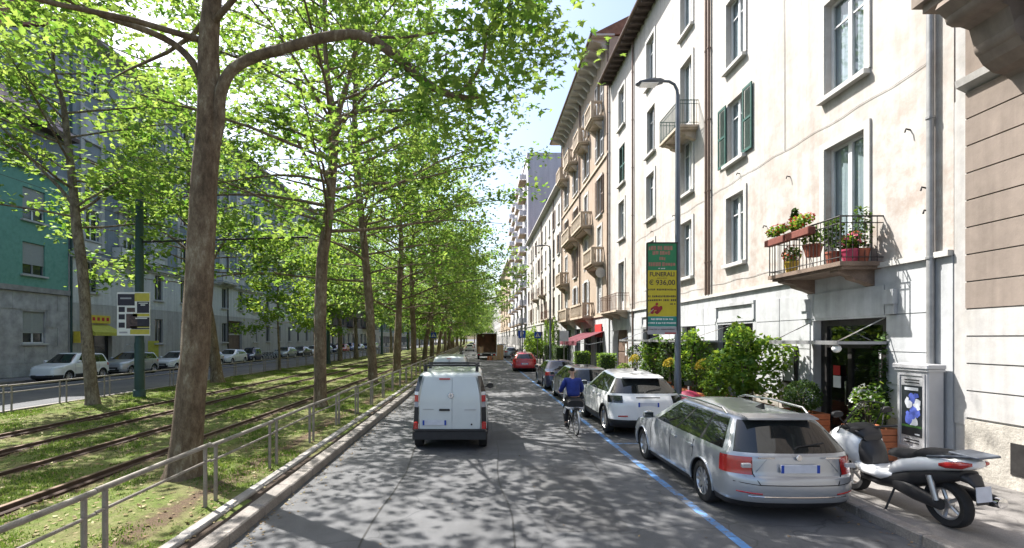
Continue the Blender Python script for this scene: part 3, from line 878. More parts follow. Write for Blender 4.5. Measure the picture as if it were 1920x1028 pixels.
# ------------------------------------------------------------------ the rusticated house at the right edge
B0 = thing('banded_house', 'brown and white banded plaster house with big carved balcony corbels', 'building', (FX, 8.85, 0))
part('wall', MB().box(FX+.012, FX+12, -12, 8.84, 0, 20), M['b0low'], B0, world=True)
part('quoin_strip', MB().box(FX-.01, FX+.01, 8.62, 8.84, 1.0, 6.7), M['b0low'], B0, world=True)
zz = 1.13
for k in range(12):
    mat = 'b0low' if k < 4 else 'b0'
    part('plaster_band', MB().bev(FX-.035, FX+.011, -12, 8.62, zz+.012, zz+.458, .004) if k >= 4 else MB().box(FX-.035, FX+.011, -12, 8.62, zz+.012, zz+.458), M[mat], B0, world=True)
    zz += .47
part('stone_plinth', MB().box(FX-.06, FX+.011, -12, 8.6, 0, 1.10), M['stonebase'], B0, world=True)
part('ledge', MB().prism([(FX+.01,6.78),(FX-.16,6.86),(FX-.18,6.98),(FX+.01,6.98)],'y',-12,8.66), M['b0low'], B0, world=True)
for k in range(3):
    part('plaster_band', MB().box(FX-.03, FX+.011, -12, 8.62, 7.0+k*.95, 7.93+k*.95), M['b0'], B0, world=True)
part('cellar_vent', MB().box(FX-.075,FX-.061,7.35,7.85,.35,.85), M['iron'], B0, world=True)
bal = part('balcony', MB().box(FX-1.25,FX,4.4,8.3,8.0,8.2).box(FX-1.15,FX,4.5,8.2,7.86,8.0), M['b0'], B0, world=True)
prof = [(FX,8.0-.14)]
prof = [(FX-.001,7.85),(FX-1.15,7.85),(FX-1.2,7.74),(FX-1.05,7.60),(FX-.86,7.60),(FX-.84,7.48),(FX-.66,7.42),(FX-.62,7.28),(FX-.56,7.05),(FX-.44,6.86),(FX-.28,6.74),(FX-.1,6.7),(FX-.001,6.62)]
for y in (7.62, 5.6):
    part('corbel', MB().prism(prof,'y',y-.3,y+.3), M['b0'], bal, world=True)
    part('corbel_scroll', MB().lathe([(.12,-.33),(.17,-.3),(.17,.3),(.12,.33)],(FX-.42,y,7.12),'y',12), M['b0'], bal, world=True, smooth=40)
    part('corbel_leaf', MB().loft([(y-.34,FX-.85,7.6,.1,.1),(y-.3,FX-.85,7.6,.2,.14),(y+.3,FX-.85,7.6,.2,.14),(y+.34,FX-.85,7.6,.1,.1)],10), M['b0'], bal, world=True, smooth=50)

# ------------------------------------------------------------------ the peach house with stone balconies
B2 = thing('peach_house', 'tall peach plastered house with stone balustrade balconies and deep eaves', 'building', (FX, 32, 0))
cols = [34.6, 38.9, 43.2, 47.6]
rows = [(4.3,2.6),(7.8,2.5),(11.1,2.6),(15.0,2.2),(18.0,2.4)]
w2 = []
for ci, yc in enumerate(cols):
    for ri, (z, h) in enumerate(rows):
        op = 'r' + ('sw','W','srb','sw','sw')[ri] if (ci+ri) % 3 else 'r' + ('W','sb','sW','sw','sG')[ri]
        w2.append((yc, z, 1.15, h, op))
ops = [(a-w_/2, a+w_/2, z, z+h) for a, z, w_, h, _ in w2]
part('wall', facade(FX, -1, 32, 50, 4.0, 22.0, ops, .3, 9.8), [M['b2'], M['inside']], B2, world=True)
for a, z, w_, h, o_ in w2: add_window(B2, 1, FX, -1, a, z, w_, h, o_)
g2 = [(33.6,36.0,.13,3.3),(37.2,39.6,.13,3.3),(41.0,43.4,.13,3.3),(45.2,47.6,.13,3.3)]
part('ground_floor_wall', facade(FX-.03, -1, 32.0, 50, 0, 3.98, g2, .35, 9.7, 1.6), [M['b1base'], M['inside']], B2, world=True)
for a, c, z0, z1 in g2:
    f = MB(); f.box(FX+.15,FX+.22,a,a+.1,.13,3.3); f.box(FX+.15,FX+.22,c-.1,c,.13,3.3); f.box(FX+.15,FX+.22,a+.1,c-.1,2.5,2.62); f.box(FX+.15,FX+.22,(a+c)/2-.04,(a+c)/2+.04,.13,2.5)
    o = part('shop_front', f, M['iron'], B2, world=True)
    part('pane', MB().box(FX+.18,FX+.19,a+.1,c-.1,.2,3.3), M['dglass'], o, world=True)
part('red_shop_sign', MB().box(FX-.09,FX-.032,33.8,35.7,2.6,3.5), M['redsheet'], B2, world=True)
part('string_course', MB().box(FX-.12,FX-.002,32,50,3.985,4.12), M['b2t'], B2, world=True)
part('string_course', MB().box(FX-.10,FX-.002,32,50,14.5,14.66), M['b2t'], B2, world=True)
stone_balcony(B2, FX, -1, 36.4, 41.2, 4.15); stone_balcony(B2, FX, -1, 43.2, 47.6, 4.15)
stone_balcony(B2, FX, -1, 33.5, 36.2, 7.7); stone_balcony(B2, FX, -1, 46.4, 49.0, 7.7)
stone_balcony(B2, FX, -1, 37.0, 40.8, 11.0); stone_balcony(B2, FX, -1, 42.0, 45.6, 11.0)
for yc in cols: stone_balcony(B2, FX, -1, yc-1.05, yc+1.05, 17.6)
part('eave', MB().box(FX-1.15,FX+.3,31.9,50.1,22.0,22.12), M['trim'], B2, world=True)
for y in np.arange(32.4,50,1.1):
    part('eave_corbel', MB().prism([(FX,22.0),(FX-1.05,22.0),(FX-1.02,21.85),(FX-.5,21.7),(FX-.15,21.35),(FX,21.3)],'y',y-.12,y+.12), M['trim'], B2, world=True)
part('gutter', MB().tube([(FX-1.2,31.9,22.12),(FX-1.2,50.1,22.12)],.09,8), M['pipe'], B2, 40, world=True)
part('roof', MB().prism([(FX-1.16,22.125),(FX+10,22.125),(FX+4.4,24.9)],'y',32,50), M['rooft'], B2, world=True)
downpipe(B2, FX-.09, 41.0, 4.2, 21.9, 'pipe', .06); downpipe(B2, FX-.09, 32.2, 4.2, 21.9, 'pipe', .05); downpipe(B2, FX-.09, 49.8, 4.2, 21.9, 'pipe', .06)
aw = MB()
part('satellite_dish', MB().lathe([(.001,.06),(.2,.03),(.34,-.04)],(FX-.3,33.2,6.9),'y',16), M['trim'], B2, world=True, smooth=50)
# burgundy awning on the peach house
a0, a1 = 33.2, 39.8
aw.add([(FX-.04,a0,3.0),(FX-.04,a1,3.0),(FX-1.9,a1,2.3),(FX-1.9,a0,2.3),(FX-.04,a0,2.97),(FX-.04,a1,2.97),(FX-1.9,a1,2.27),(FX-1.9,a0,2.27)],
       [(0,1,2,3),(7,6,5,4),(0,3,7,4),(1,5,6,2)])
n = 12
for k in range(n):
    ya = a0+(a1-a0)*k/n; yb = a0+(a1-a0)*(k+1)/n
    aw.add([(FX-1.9,ya,2.3),(FX-1.9,yb,2.3),(FX-1.92,yb,2.06),(FX-1.93,(ya+yb)/2,2.0),(FX-1.92,ya,2.06)],[(0,1,2,3,4)])
o = part('awning', aw, M['burg'], B2, world=True)
for y in (a0+.2, a1-.2):
    part('awning_arm', MB().tube([(FX-.05,y,2.3),(FX-1.0,y,2.1),(FX-1.88,y,2.26)],.025,6), M['winf'], o, world=True)

# ------------------------------------------------------------------ houses further down the right side
def far_house(name, label, y0, y1, z1, mat, lowmat, zlow, cols, rows, w_, opts, eave=.6, face=FX, sgn=-1, roof='rooft', ridge=2.4, back=11, trim='trim'):
    b = thing(name, label, 'building', (face, y0, 0))
    ws = [(yc, z, w_, h) for yc in cols for z, h in rows]
    ops = [(a-w0/2, a+w0/2, z, z+h) for a, z, w0, h in ws]
    part('wall', facade(face, sgn, y0, y1, zlow, z1, [o for o in ops if o[2] >= zlow], .26, back, .3), [M[mat], M['inside']], b, world=True)
    low = [(yc-w_*.75, yc+w_*.75, .14 if i % 3 == 0 else 1.0, zlow-1.0) for i, yc in enumerate(cols)]
    part('ground_floor_wall', facade(face+sgn*.03, sgn, y0, y1, 0, zlow-.002, low, .3, back-.1, .32), [M[lowmat], M['inside']], b, world=True)
    for k, (a, z, w0, h) in enumerate(ws):
        if z >= zlow: add_window(b, 1, face, sgn, a, z, w0, h, opts[(k*7+k//5) % len(opts)])
    for i, (a, c, z0, z1_) in enumerate(low):
        add_window(b, 1, face+sgn*.03, sgn, (a+c)/2, z0, c-a, z1_-z0, 'ok')
    part('string_course', MB().box(face+sgn*.12, face+sgn*.002, y0, y1, zlow, zlow+.18), M[trim], b, world=True)
    if eave:
        part('eave', MB().box(face+sgn*eave, face-sgn*.3, y0, y1, z1+.004, z1+.16), M[trim], b, world=True)
        part('roof', MB().prism([(face+sgn*eave, z1+.165),(face-sgn*back, z1+.165),(face-sgn*back*.5, z1+ridge)],'y',y0,y1), M[roof], b, world=True)
    return b
B3 = far_house('pale_house', 'pale cream five storey house with plain narrow windows past the peach house', 50.05, 84, 18.1, 'b3', 'b3low', 4.4,
               list(np.arange(52,83,3.4)), [(5.0,2.1),(8.2,2.1),(11.4,2.1),(14.6,2.0)], 1.05, ['osk','os','oskb','osk'])
for y, z in ((60,4.75),(63.6,8.0),(70.5,8.0),(56.6,4.75)): iron_balcony(B3, FX, -1, y-1.2, y+1.2, z, .8, .95, 'rustiron', 'b2t', .2)
for y in (55.5,66,77): downpipe(B3, FX-.09, y, .2, 18, 'pipe', .06)
B4 = far_house('grey_tower_block', 'tall violet grey apartment block with stacked balconies', 84.05, 128, 33.5, 'b4', 'b3low', 4.4,
               list(np.arange(87,127,4.0)), [(5.2+3.15*k,2.0) for k in range(9)], 1.5, ['ok','oW','okR','ok'], 0)
part('parapet', MB().box(FX-.15,FX+11,84.05,128,33.52,34.0), M['b4'], B4, world=True)
part('roof_house', MB().box(FX+2,FX+8,95,110,34.0,36.6), M['b4'], B4, world=True)
part('side_window', MB().box(FX+3,FX+4.2,84.0,84.04,24.5,26.2), M['dglass'], B4, world=True)
for k in range(9):
    for yc in (89,97,107,117):
        z = 5.15+3.15*k
        o = part('balcony', MB().box(FX-1.2,FX,yc-2,yc+2,z-.16,z), M['b5'], B4, world=True)
        part('balcony_front', MB().box(FX-1.2,FX-1.14,yc-2,yc+2,z+.1,z+.95).box(FX-1.14,FX,yc-2,yc-1.94,z+.1,z+.95).box(FX-1.14,FX,yc+1.94,yc+2,z+.1,z+.95), M['b4'], o, world=True)
B5 = far_house('tan_block', 'tan apartment block with rows of balconies beyond the grey tower', 128.05, 186, 23, 'b5', 'b3low', 4.4,
               list(np.arange(131,185,5.2)), [(5.0+3.3*k,2.1) for k in range(5)], 1.5, ['ok','oW','okb'], .9)
for k in range(5):
    for yc in (133,146,160,174):
        z = 4.95+3.3*k
        o = part('balcony', MB().box(FX-1.1,FX,yc-2.5,yc+2.5,z-.16,z), M['b2t'], B5, world=True)
        part('balcony_front', MB().box(FX-1.1,FX-1.04,yc-2.5,yc+2.5,z+.1,z+.95), M['b5'], o, world=True)
B6 = far_house('far_grey_block', 'grey apartment block farthest down the right side', 186.05, 300, 20, 'b3low', 'b3low', 4.4,
               list(np.arange(190,298,6)), [(5.0+3.3*k,2.0) for k in range(4)], 1.6, ['ok','ok'], .8)

# ------------------------------------------------------------------ LEFT SIDE
LX = -28.0
G = thing('green_house', 'dark green mosaic house over grey stone cladding with roller shutters', 'building', (LX, 10, 0))
gw = [(yc, z, 1.6, h, 'kRs' if (i+j) % 2 == 0 else 'oRs') for i, yc in enumerate((16.4, 20.9, 26.0, 31.3)) for j, (z, h) in enumerate(((2.2,2.0),(6.5,2.0),(9.9,2.0)))]
ops = [(a-w_/2, a+w_/2, z, z+h) for a, z, w_, h, _ in gw]
part('wall', facade(LX, 1, 10, 33.9, 5.75, 13.0, [o for o in ops if o[2] > 5.6], .26, 11, .35), [M['green'], M['inside']], G, world=True)
part('ground_floor_wall', facade(LX+.012, 1, 10, 33.9, 0, 5.4, [o for o in ops if o[2] < 5], .26, 11, .35), [M['marble'], M['inside']], G, world=True)
for a, z, w_, h, o_ in gw: add_window(G, 1, LX, 1, a, z, w_, h, o_.replace('o','') + 'o')
for a, z, w_, h, o_ in gw:
    if z < 5: continue
for zi, (z0, z1) in enumerate(((.15,.95),(.97,2.0),(2.02,3.2),(3.22,4.3),(4.32,5.38))):
    yy = 17.0 - (zi % 2)*.8
    while yy < 33.8:
        y2 = min(yy+1.6, 33.88)
        if not any(o[0]-.1 < y2 and o[1]+.1 > yy and o[2]-.1 < z1 and o[3]+.1 > z0 for o in ops):
            part('stone_slab', MB().box(LX+.014,LX+.04+(.02 if zi == 0 else 0),yy,y2-.015,z0,z1), M['marble'], G, world=True)
        yy += 1.6
part('ledge', MB().box(LX-.1,LX+.16,10,33.9,5.42,5.74), M['conc'], G, world=True)
part('upper_ledge', MB().box(LX-.1,LX+.25,10,33.9,13.0,13.3), M['trim'], G, world=True)
part('attic_wall', MB().box(LX-10,LX,10,33.9,13.3,15.8), M['bluegrey'], G, world=True)
for yc in (16.4,20.9,26.0,31.3): part('attic_window', MB().box(LX-.05,LX+.03,yc-.8,yc+.8,13.6,15.2), M['dglass'], G, world=True)
part('eave', MB().box(LX-.2,LX+.8,9.8,33.9,15.8,16.05), M['wood'], G, world=True)
part('roof', MB().prism([(LX+.8,16.055),(LX-11,16.055),(LX-6,21.5)],'y',9.8,33.9), M['pinkroof'], G, world=True)

GB = thing('grey_house', 'long grey and blue rendered house with pale window surrounds behind the tree row', 'building', (LX, 33.95, 0))
gcols = [36+3.75*k for k in range(14)]
gr = []
for i, yc in enumerate(gcols):
    gr.append((yc, 2.1, 1.1, 2.1, 'kos' ))
    gr.append((yc, 5.85, 1.1, 2.15, ('kos','kosW','kos')[i % 3]))
    for j, z in enumerate((9.6, 13.2, 16.7, 20.2)):
        gr.append((yc, z, 1.25, 2.2, ('osr','osrR','osrW')[(i+j) % 3]))
skip = {(1,0), (6,0), (0,0)}
gr = [g for g in gr if not (g[1] == 2.1 and any(abs(g[0]-gcols[i]) < .1 for i, _ in skip))]
ops = [(a-w_/2, a+w_/2, z, z+h) for a, z, w_, h, _ in gr]
door_ops = [(gcols[0]-1.0, gcols[0]+1.9, .13, 3.0), (56.0-.4, 58.8, .13, 4.5)]
part('wall', facade(LX, 1, 33.95, 88, 8.5, 23.8, [o for o in ops if o[2] > 8.5], .26, 12, .35), [M['bluegrey'], M['inside']], GB, world=True)
part('first_floor_wall', facade(LX+.02, 1, 33.95, 88, 5.0, 8.3, [o for o in ops if 5 < o[2] < 8.4], .26, 11.9, .35), [M['greyb'], M['inside']], GB, world=True)
part('ground_floor_wall', facade(LX+.05, 1, 33.95, 88, 0, 4.98, [o for o in ops if o[2] < 5 and not any(d[0] < (o[0]+o[1])/2 < d[1] for d in door_ops)] + door_ops, .3, 11.8, 1.2), [M['greylow'], M['inside']], GB, world=True)
for a, z, w_, h, o_ in gr:
    if z < 5 and any(d[0] < a < d[1] for d in door_ops): continue
    add_window(GB, 1, LX + (.05 if z < 5 else .02 if z < 8.4 else 0), 1, a, z, w_, h, o_)
for yc in gcols:
    for s in (-1, 1):
        part('pilaster', MB().box(LX+.003,LX+.09,yc+s*.95-.16,yc+s*.95+.16,8.8,23.3), M['trim'], GB, world=True)
    part('apron_panel', MB().box(LX+.003,LX+.075,yc-.78,yc+.78,8.8,9.45), M['greyb'], GB, world=True)
part('ledge', MB().box(LX-.1,LX+.3,33.95,88,8.3,8.5).box(LX-.1,LX+.18,33.95,88,8.14,8.298), M['trim'], GB, world=True)
part('eave', MB().box(LX-.3,LX+.9,33.9,88,23.8,24.0), M['trim'], GB, world=True)
part('roof', MB().prism([(LX+.9,24.005),(LX-12,24.005),(LX-6,27)],'y',33.95,88), M['rooft'], GB, world=True)
for k in range(9):
    yy = 40.2+k*5.3
    if not 54 < yy < 57: part('wall_panel', MB().box(LX+.052,LX+.07,yy+.1,yy+1.0,.3,4.7), M['greylow'], GB, world=True)
for y0, y1 in ((37.9,41.6),(52.9,56.6),(67.9,71.6)):
    iron_balcony(GB, LX, 1, y0, y1, 8.62, .8, .95, 'iron', 'greyb', panel='greyb')
    for z in (12.7,16.2,19.7): iron_balcony(GB, LX, 1, y0, y1, z, .8, .95, 'iron', 'greyb')
downpipe(GB, LX+.1, 34.05, .2, 23.7, 'polegreen', .07); downpipe(GB, LX+.1, 56.0-.6, .2, 23.7, 'iron', .06)
# street door and yellow-fronted bar
o = part('street_door', MB().box(LX-.35,LX-.28,55.6,58.8,.13,4.5), M['shut_b'], GB, world=True)
part('door_transom', MB().box(LX-.27,LX-.2,55.6,58.8,2.9,3.05), M['trim'], o, world=True)
part('fanlight', MB().box(LX-.275,LX-.26,55.8,58.6,3.1,4.3), M['dglass'], o, world=True)
for k in range(2): part('door_leaf', MB().box(LX-.275,LX-.255,55.75+k*1.5,57.1+k*1.5,.3,2.8), M['shut_b'], o, world=True)
o = part('bar_front', MB().box(LX-.3,LX-.25,35.0,37.9,.13,3.0), M['iron'], GB, world=True)
part('pane', MB().box(LX-.24,LX-.23,35.2,36.3,.5,2.8).box(LX-.24,LX-.23,36.5,37.7,.3,2.8), M['dglass'], o, world=True)
part('bar_sign', MB().box(LX+.06,LX+.22,35.1,37.5,3.62,4.2), M['yellow'], GB, world=True)
sg = MB()
for k in range(5): sg.box(LX+.221,LX+.228,35.3+k*.45,35.55+k*.45,3.8,4.05)
part('bar_sign_lettering', sg, M['redsheet'], GB, world=True)
part('hanging_sign', MB().box(LX+.1,LX+.55,34.2,34.3,2.2,3.0), M['yellow'], GB, world=True)
a = MB().add([(LX+.06,35.0,3.5),(LX+.06,37.6,3.5),(LX+1.0,37.6,2.95),(LX+1.0,35.0,2.95),(LX+1.01,37.6,2.7),(LX+1.01,35.0,2.7)],[(0,1,2,3),(3,2,4,5)])
a.add([(LX+.06,35.0,3.5),(LX+1.0,35.0,2.95),(LX+1.0,35.0,2.7),(LX+.06,35.0,2.9)],[(0,1,2,3)])
part('bar_awning', a, M['ygreen'], GB, world=True)
part('poster', MB().box(LX+.06,LX+.07,42.0,43.4,.9,2.3), M['ygreen'], GB, world=True)
gf = MB()
for k in range(9):
    t = k*.7
    gf.tube([(LX+.056,39.6+.5*math.cos(t)*(1-.07*k),1.6+.45*math.sin(t)), (LX+.058,39.7+.5*math.cos(t+.9),1.6+.5*math.sin(t+.9))],.03,4)
q_ = part('graffiti', gf, M['paper'], GB, world=True); q_['kind'] = 'stuff'

L3 = far_house('dark_brown_block', 'dark brown apartment block with long balconies on the left side', 88.05, 140, 21, 'darkb', 'greylow', 4.6,
               list(np.arange(91,139,4)), [(5.3+3.2*k,2.1) for k in range(5)], 1.5, ['ok','okR'], .8, LX, 1)
for k in range(5):
    for yc in (95,109,123):
        z = 5.2+3.2*k
        o = part('balcony', MB().box(LX,LX+1.2,yc-3,yc+3,z-.18,z), M['darkb'], L3, world=True)
        part('balcony_front', MB().box(LX+1.12,LX+1.2,yc-3,yc+3,z+.08,z+.95), M['darkb'], o, world=True)
L4 = far_house('low_glass_block', 'low dark block with strip windows far down the left side', 140.05, 205, 12, 'bluegrey', 'greylow', 4.2,
               list(np.arange(142.5,204,3)), [(5.0,2.4),(8.4,2.4)], 2.2, ['ok','ok'], 0, LX, 1)
L5 = far_house('far_left_block', 'grey apartment block farthest down the left side', 205.05, 300, 20, 'b3low', 'b3low', 4.4,
               list(np.arange(209,298,6)), [(5.0+3.3*k,2.0) for k in range(4)], 1.6, ['ok','ok'], .8, LX, 1)
# ------------------------------------------------------------------ foliage kit
def leaf_maple():
    tips = [(-90,.10),(-52,.42),(-24,.24),(10,.52),(38,.27),(90,.60),(142,.27),(170,.52),(204,.24),(232,.42)]
    vs = [(0,0,.05)]
    for a, r in tips:
        x, y = r*math.cos(R(a)), r*math.sin(R(a))
        vs.append((x, y+.05, -.22*r*r - .03))
    fs = [(0, i, i % len(tips) + 1) for i in range(1, len(tips)+1)]
    return np.array(vs), np.array(fs)
def leaf_simple():
    vs = [(0,-.5,0),(.36,-.12,-.06),(.24,.28,-.08),(0,.55,-.06),(-.24,.28,-.08),(-.36,-.12,-.06),(0,0,.05)]
    fs = [(6,0,1),(6,1,2),(6,2,3),(6,3,4),(6,4,5),(6,5,0)]
    return np.array(vs), np.array(fs)
def leaf_quad():
    vs = [(0,-.5,0),(.34,0,-.07),(0,.55,0),(-.34,0,-.07)]
    return np.array(vs), np.array([(0,1,2),(0,2,3)])
LEAF = {'maple': leaf_maple(), 'simple': leaf_simple(), 'quad': leaf_quad()}
def scatter(P, size, tilt, kind, gen):
    tv, tf = LEAF[kind]
    n = len(P)
    yaw = gen.uniform(0, 2*np.pi, n)
    th = np.abs(gen.normal(0, tilt, n)); ph = gen.uniform(0, 2*np.pi, n)
    nz = np.stack([np.sin(th)*np.cos(ph), np.sin(th)*np.sin(ph), np.cos(th)], 1)
    a = np.stack([np.cos(yaw), np.sin(yaw), np.zeros(n)], 1)
    a -= nz*np.sum(a*nz, 1, keepdims=True); a /= np.linalg.norm(a, axis=1, keepdims=True)+1e-9
    b = np.cross(nz, a)
    s = size[:, None, None]
    V = P[:, None, :] + s*(tv[None,:,0:1]*a[:,None,:] + tv[None,:,1:2]*b[:,None,:] + tv[None,:,2:3]*nz[:,None,:])
    F = tf[None] + (np.arange(n)*len(tv))[:, None, None]
    return V.reshape(-1,3), F.reshape(-1,3)

def make_tree(seed, trunk, rad, z0, nl, lmax, leaf, per, size, limbs=(), up=(.16,.78), top_l=.42, subs=4, skirt=0.0):
    """trunk/limb mesh (MB) and leaf arrays; limbs = hand-drawn [(points, radii)]"""
    g = random.Random(seed); gen = np.random.default_rng(seed)
    mb = MB()
    tp = [Vector(p) for p in trunk]
    # smooth the trunk path
    pts = []; rr = []
    for i in range(len(tp)-1):
        for k in range(8):
            t = k/8
            p0 = tp[max(i-1,0)]; p1 = tp[i]; p2 = tp[i+1]; p3 = tp[min(i+2,len(tp)-1)]
            pts.append(.5*((2*p1)+(p2-p0)*t+(2*p0-5*p1+4*p2-p3)*t*t+(3*p1-p0-3*p2+p3)*t**3)); rr.append(rad[i]*(1-t)+rad[i+1]*t)
    pts.append(tp[-1]); rr.append(rad[-1])
    mb.tube(pts, rr, 18)
    # uneven girth, knots and a root flare
    f1, f2, f3 = g.uniform(0,6), g.uniform(0,6), g.uniform(0,6)
    for i in range(len(pts)):
        c0 = pts[i]; z = max(0, c0.z)
        for k in range(18):
            th = 2*math.pi*k/18
            m_ = 1 + .035*math.sin(2*th+z*.9+f1) + .03*math.sin(3*th-z*1.7+f2) + .022*math.sin(5*th+z*3.1+f3) + .018*math.sin(z*5.3+th+f1)
            m_ += math.exp(-z/.22)*(.20 + .13*math.sin(4*th+f2) + .07*math.sin(7*th+f3))
            q_ = Vector(mb.v[i*18+k]); mb.v[i*18+k] = tuple(c0 + (q_-c0)*m_)
    def at(z):
        for i in range(len(pts)-1):
            if pts[i].z <= z <= pts[i+1].z:
                t = (z-pts[i].z)/max(1e-6, pts[i+1].z-pts[i].z)
                return pts[i].lerp(pts[i+1], t), rr[i]*(1-t)+rr[i+1]*t
        return pts[-1], rr[-1]
    ztop = pts[-1].z
    centres = []
    def grow(p, d, L, r, n, droop, wob):
        out = [p.copy()]; d = d.normalized()
        for k in range(n):
            d = (d + Vector((g.uniform(-wob,wob), g.uniform(-wob,wob), g.uniform(-wob,wob)-droop))).normalized()
            p = p + d*(L/n); out.append(p.copy())
        return out
    def dress(line, r, L):
        n = len(line)
        for k in range(subs):
            t = g.uniform(.28, .98); f = t*(n-1); i = min(int(f), n-2)
            p = line[i].lerp(line[i+1], f-i)
            d = (line[i+1]-line[i]).normalized()
            side = d.cross(Vector((0,0,1)));  side = side if side.length > .1 else Vector((1,0,0)); side.normalize()
            dd = (d*g.uniform(.3,.9) + side*g.choice((-1,1))*g.uniform(.4,1.0) + Vector((0,0,g.uniform(-.25,.55))))
            l2 = L*g.uniform(.22,.42)
            sub = grow(p, dd, l2, r*.4, 3, .06, .16)
            r0 = max(.006, r*.42*(1-t*.5))
            mb.tube(sub, [r0*(1-.25*j) for j in range(4)], 4, False)
            centres.extend([sub[2].lerp(sub[3], .3), sub[3]])
            if l2 > .9: centres.append(sub[1].lerp(sub[2], .5))
        centres.append(line[-1]); centres.append(line[-2])
    for lp, lr in limbs:
        line = [Vector(p) for p in lp]
        fine = []; fr = []
        for i in range(len(line)-1):
            for k in range(3):
                t = k/3
                p0 = line[max(i-1,0)]; p1 = line[i]; p2 = line[i+1]; p3 = line[min(i+2,len(line)-1)]
                fine.append(.5*((2*p1)+(p2-p0)*t+(2*p0-5*p1+4*p2-p3)*t*t+(3*p1-p0-3*p2+p3)*t**3)); fr.append(lr[i]*(1-t)+lr[i+1]*t)
        fine.append(line[-1]); fr.append(lr[-1])
        mb.tube(fine, fr, 9)
        dress(line[len(line)//3:], lr[-1]*1.6, 3.2); dress(line[len(line)//2:], lr[-1]*1.5, 3.0)
    ang = g.uniform(0, 6.28)
    for k in range(nl):
        u = (k+.5)/nl
        z = z0 + (ztop-z0-.3)*u**.9
        p, r = at(z)
        ang += 2.4 + g.uniform(-.5,.5)
        L = lmax*(1 - (1-top_l)*u**1.3)*g.uniform(.72,1.12)
        e = up[0] + (up[1]-up[0])*u + g.uniform(-.15,.15)
        d = Vector((math.cos(ang)*math.cos(e), math.sin(ang)*math.cos(e), math.sin(e)))
        rl = min(r*.45, .010 + L*.0068)
        line = grow(p, d, L, rl, 6, .035, .12)
        mb.tube(line, [rl*(1-.14*j) for j in range(7)], 6, False)
        dress(line, rl, L)
    for k in range(4):
        centres.append(pts[-1] + Vector((g.uniform(-.3,.3), g.uniform(-.3,.3), g.uniform(-.4,.3))))
    C = np.array([tuple(c) for c in centres])
    cnt = gen.poisson(per*1.32, len(C)) + 2
    idx = np.repeat(np.arange(len(C)), cnt)
    n = len(idx)
    sp = gen.uniform(.75, 1.25, len(C))[idx][:, None]
    off = gen.normal(0, 1, (n,3))*np.array([.34,.34,.22])*sp
    P = C[idx] + off
    P[:,2] -= .10
    S_ = size*gen.uniform(.45, 1.3, n)
    V, F = scatter(P, S_, .8, leaf, gen)
    return mb, V, F
def plant_tree(name, label, loc, data, barkm, leafm, group, rz=0, scale=1.0):
    t = thing(name, label, 'tree', loc, rz, group)
    mb, V, F = data
    part('trunk', mb, M[barkm], t, smooth=70)
    c = link('crown', fast_mesh('crown', V, F, M[leafm]), t); c['kind'] = 'stuff'
    t.scale = (scale,)*3
    return t
k1 = .00923
def q1(px, py, y=0): return ((px-345)*k1, y, (635-py)*k1+2.4)
T1 = make_tree(3, [(0,0,-.1),(.03,0,.35),q1(362,700),q1(372,540),q1(380,400),q1(391,220),q1(391,100),q1(398,0),(.62,.1,9.8),(.55,.2,11.5),(.7,.2,13.6),(.66,.2,15.0)],
    [.30,.262,.235,.22,.208,.19,.17,.15,.12,.09,.06,.02], 7.35, 34, 6.8, 'maple', 15, .19,
    limbs=[([q1(392,300),q1(408,235),q1(416,180,-.05),q1(440,138,-.1),q1(490,115,-.15),q1(550,102,-.2),q1(615,84,-.2),q1(680,74,-.1),q1(738,103,0),q1(790,146,.1),q1(852,174,.15),q1(905,160,.4)],
            [.13,.112,.10,.092,.088,.086,.085,.083,.08,.072,.058,.028]),
           ([q1(852,174,.15),q1(880,150,.1),q1(906,112,0),q1(914,60,-.1),q1(960,20,-.2)],[.04,.036,.03,.026,.015]),
           ([q1(700,76,-.1),q1(760,50,.3),q1(850,10,.7),q1(940,-5,1.0),q1(1000,15,1.3)],[.026,.024,.021,.017,.010]),
           ([q1(378,150),q1(362,118,-.05),q1(330,88,-.1),q1(285,70,-.2),q1(220,52,-.3),q1(130,20,-.5),q1(40,0,-.7)],[.075,.064,.057,.052,.045,.03,.015])],
    up=(.25,.95))
GA = 'plane trees in the row beside the road with the white van'
GBk = 'plane trees in the row beside the shaded side road'
plant_tree('plane_tree', 'nearest thick brown-barked plane tree with an arched limb reaching over the road', (-5.08,8.58,.1), T1, 'bark', 'leaf', GA)
k2 = .0185
def q2(px, py, y=0): return ((px-600)*k2, y, (635-py)*k2+2.4)
T2 = make_tree(8, [(0,0,-.1),(0,0,.4),q2(600,640),q2(603,500),q2(614,420),q2(622,330),q2(626,240),q2(616,160),q2(610,100),(.1,.1,14.6),(.2,.1,16.2)],
    [.26,.225,.205,.19,.18,.165,.15,.09,.075,.055,.02], 5.6, 42, 8.6, 'maple', 14, .205,
    limbs=[([q2(626,250),q2(640,190),q2(655,140),q2(668,80),q2(670,20)],[.12,.1,.08,.06,.03]),
           ([q2(627,245),q2(645,228,-.2),q2(680,222,-.5),q2(740,228,-.8),q2(800,230,-1.0)],[.10,.085,.07,.055,.03]),
           ([q2(620,330),q2(585,310,.2),q2(560,275,.3),q2(535,225,.4),q2(500,190,.5)],[.075,.06,.05,.04,.02])])
plant_tree('plane_tree', 'second plane tree of the road-side row, dark straight trunk forking high up', (-5.47,17.2,.1), T2, 'bark', 'leaf', GA)
k3 = .02828
def q3(px, py, y=0): return ((px-699)*k3, y, (635-py)*k3+2.4)
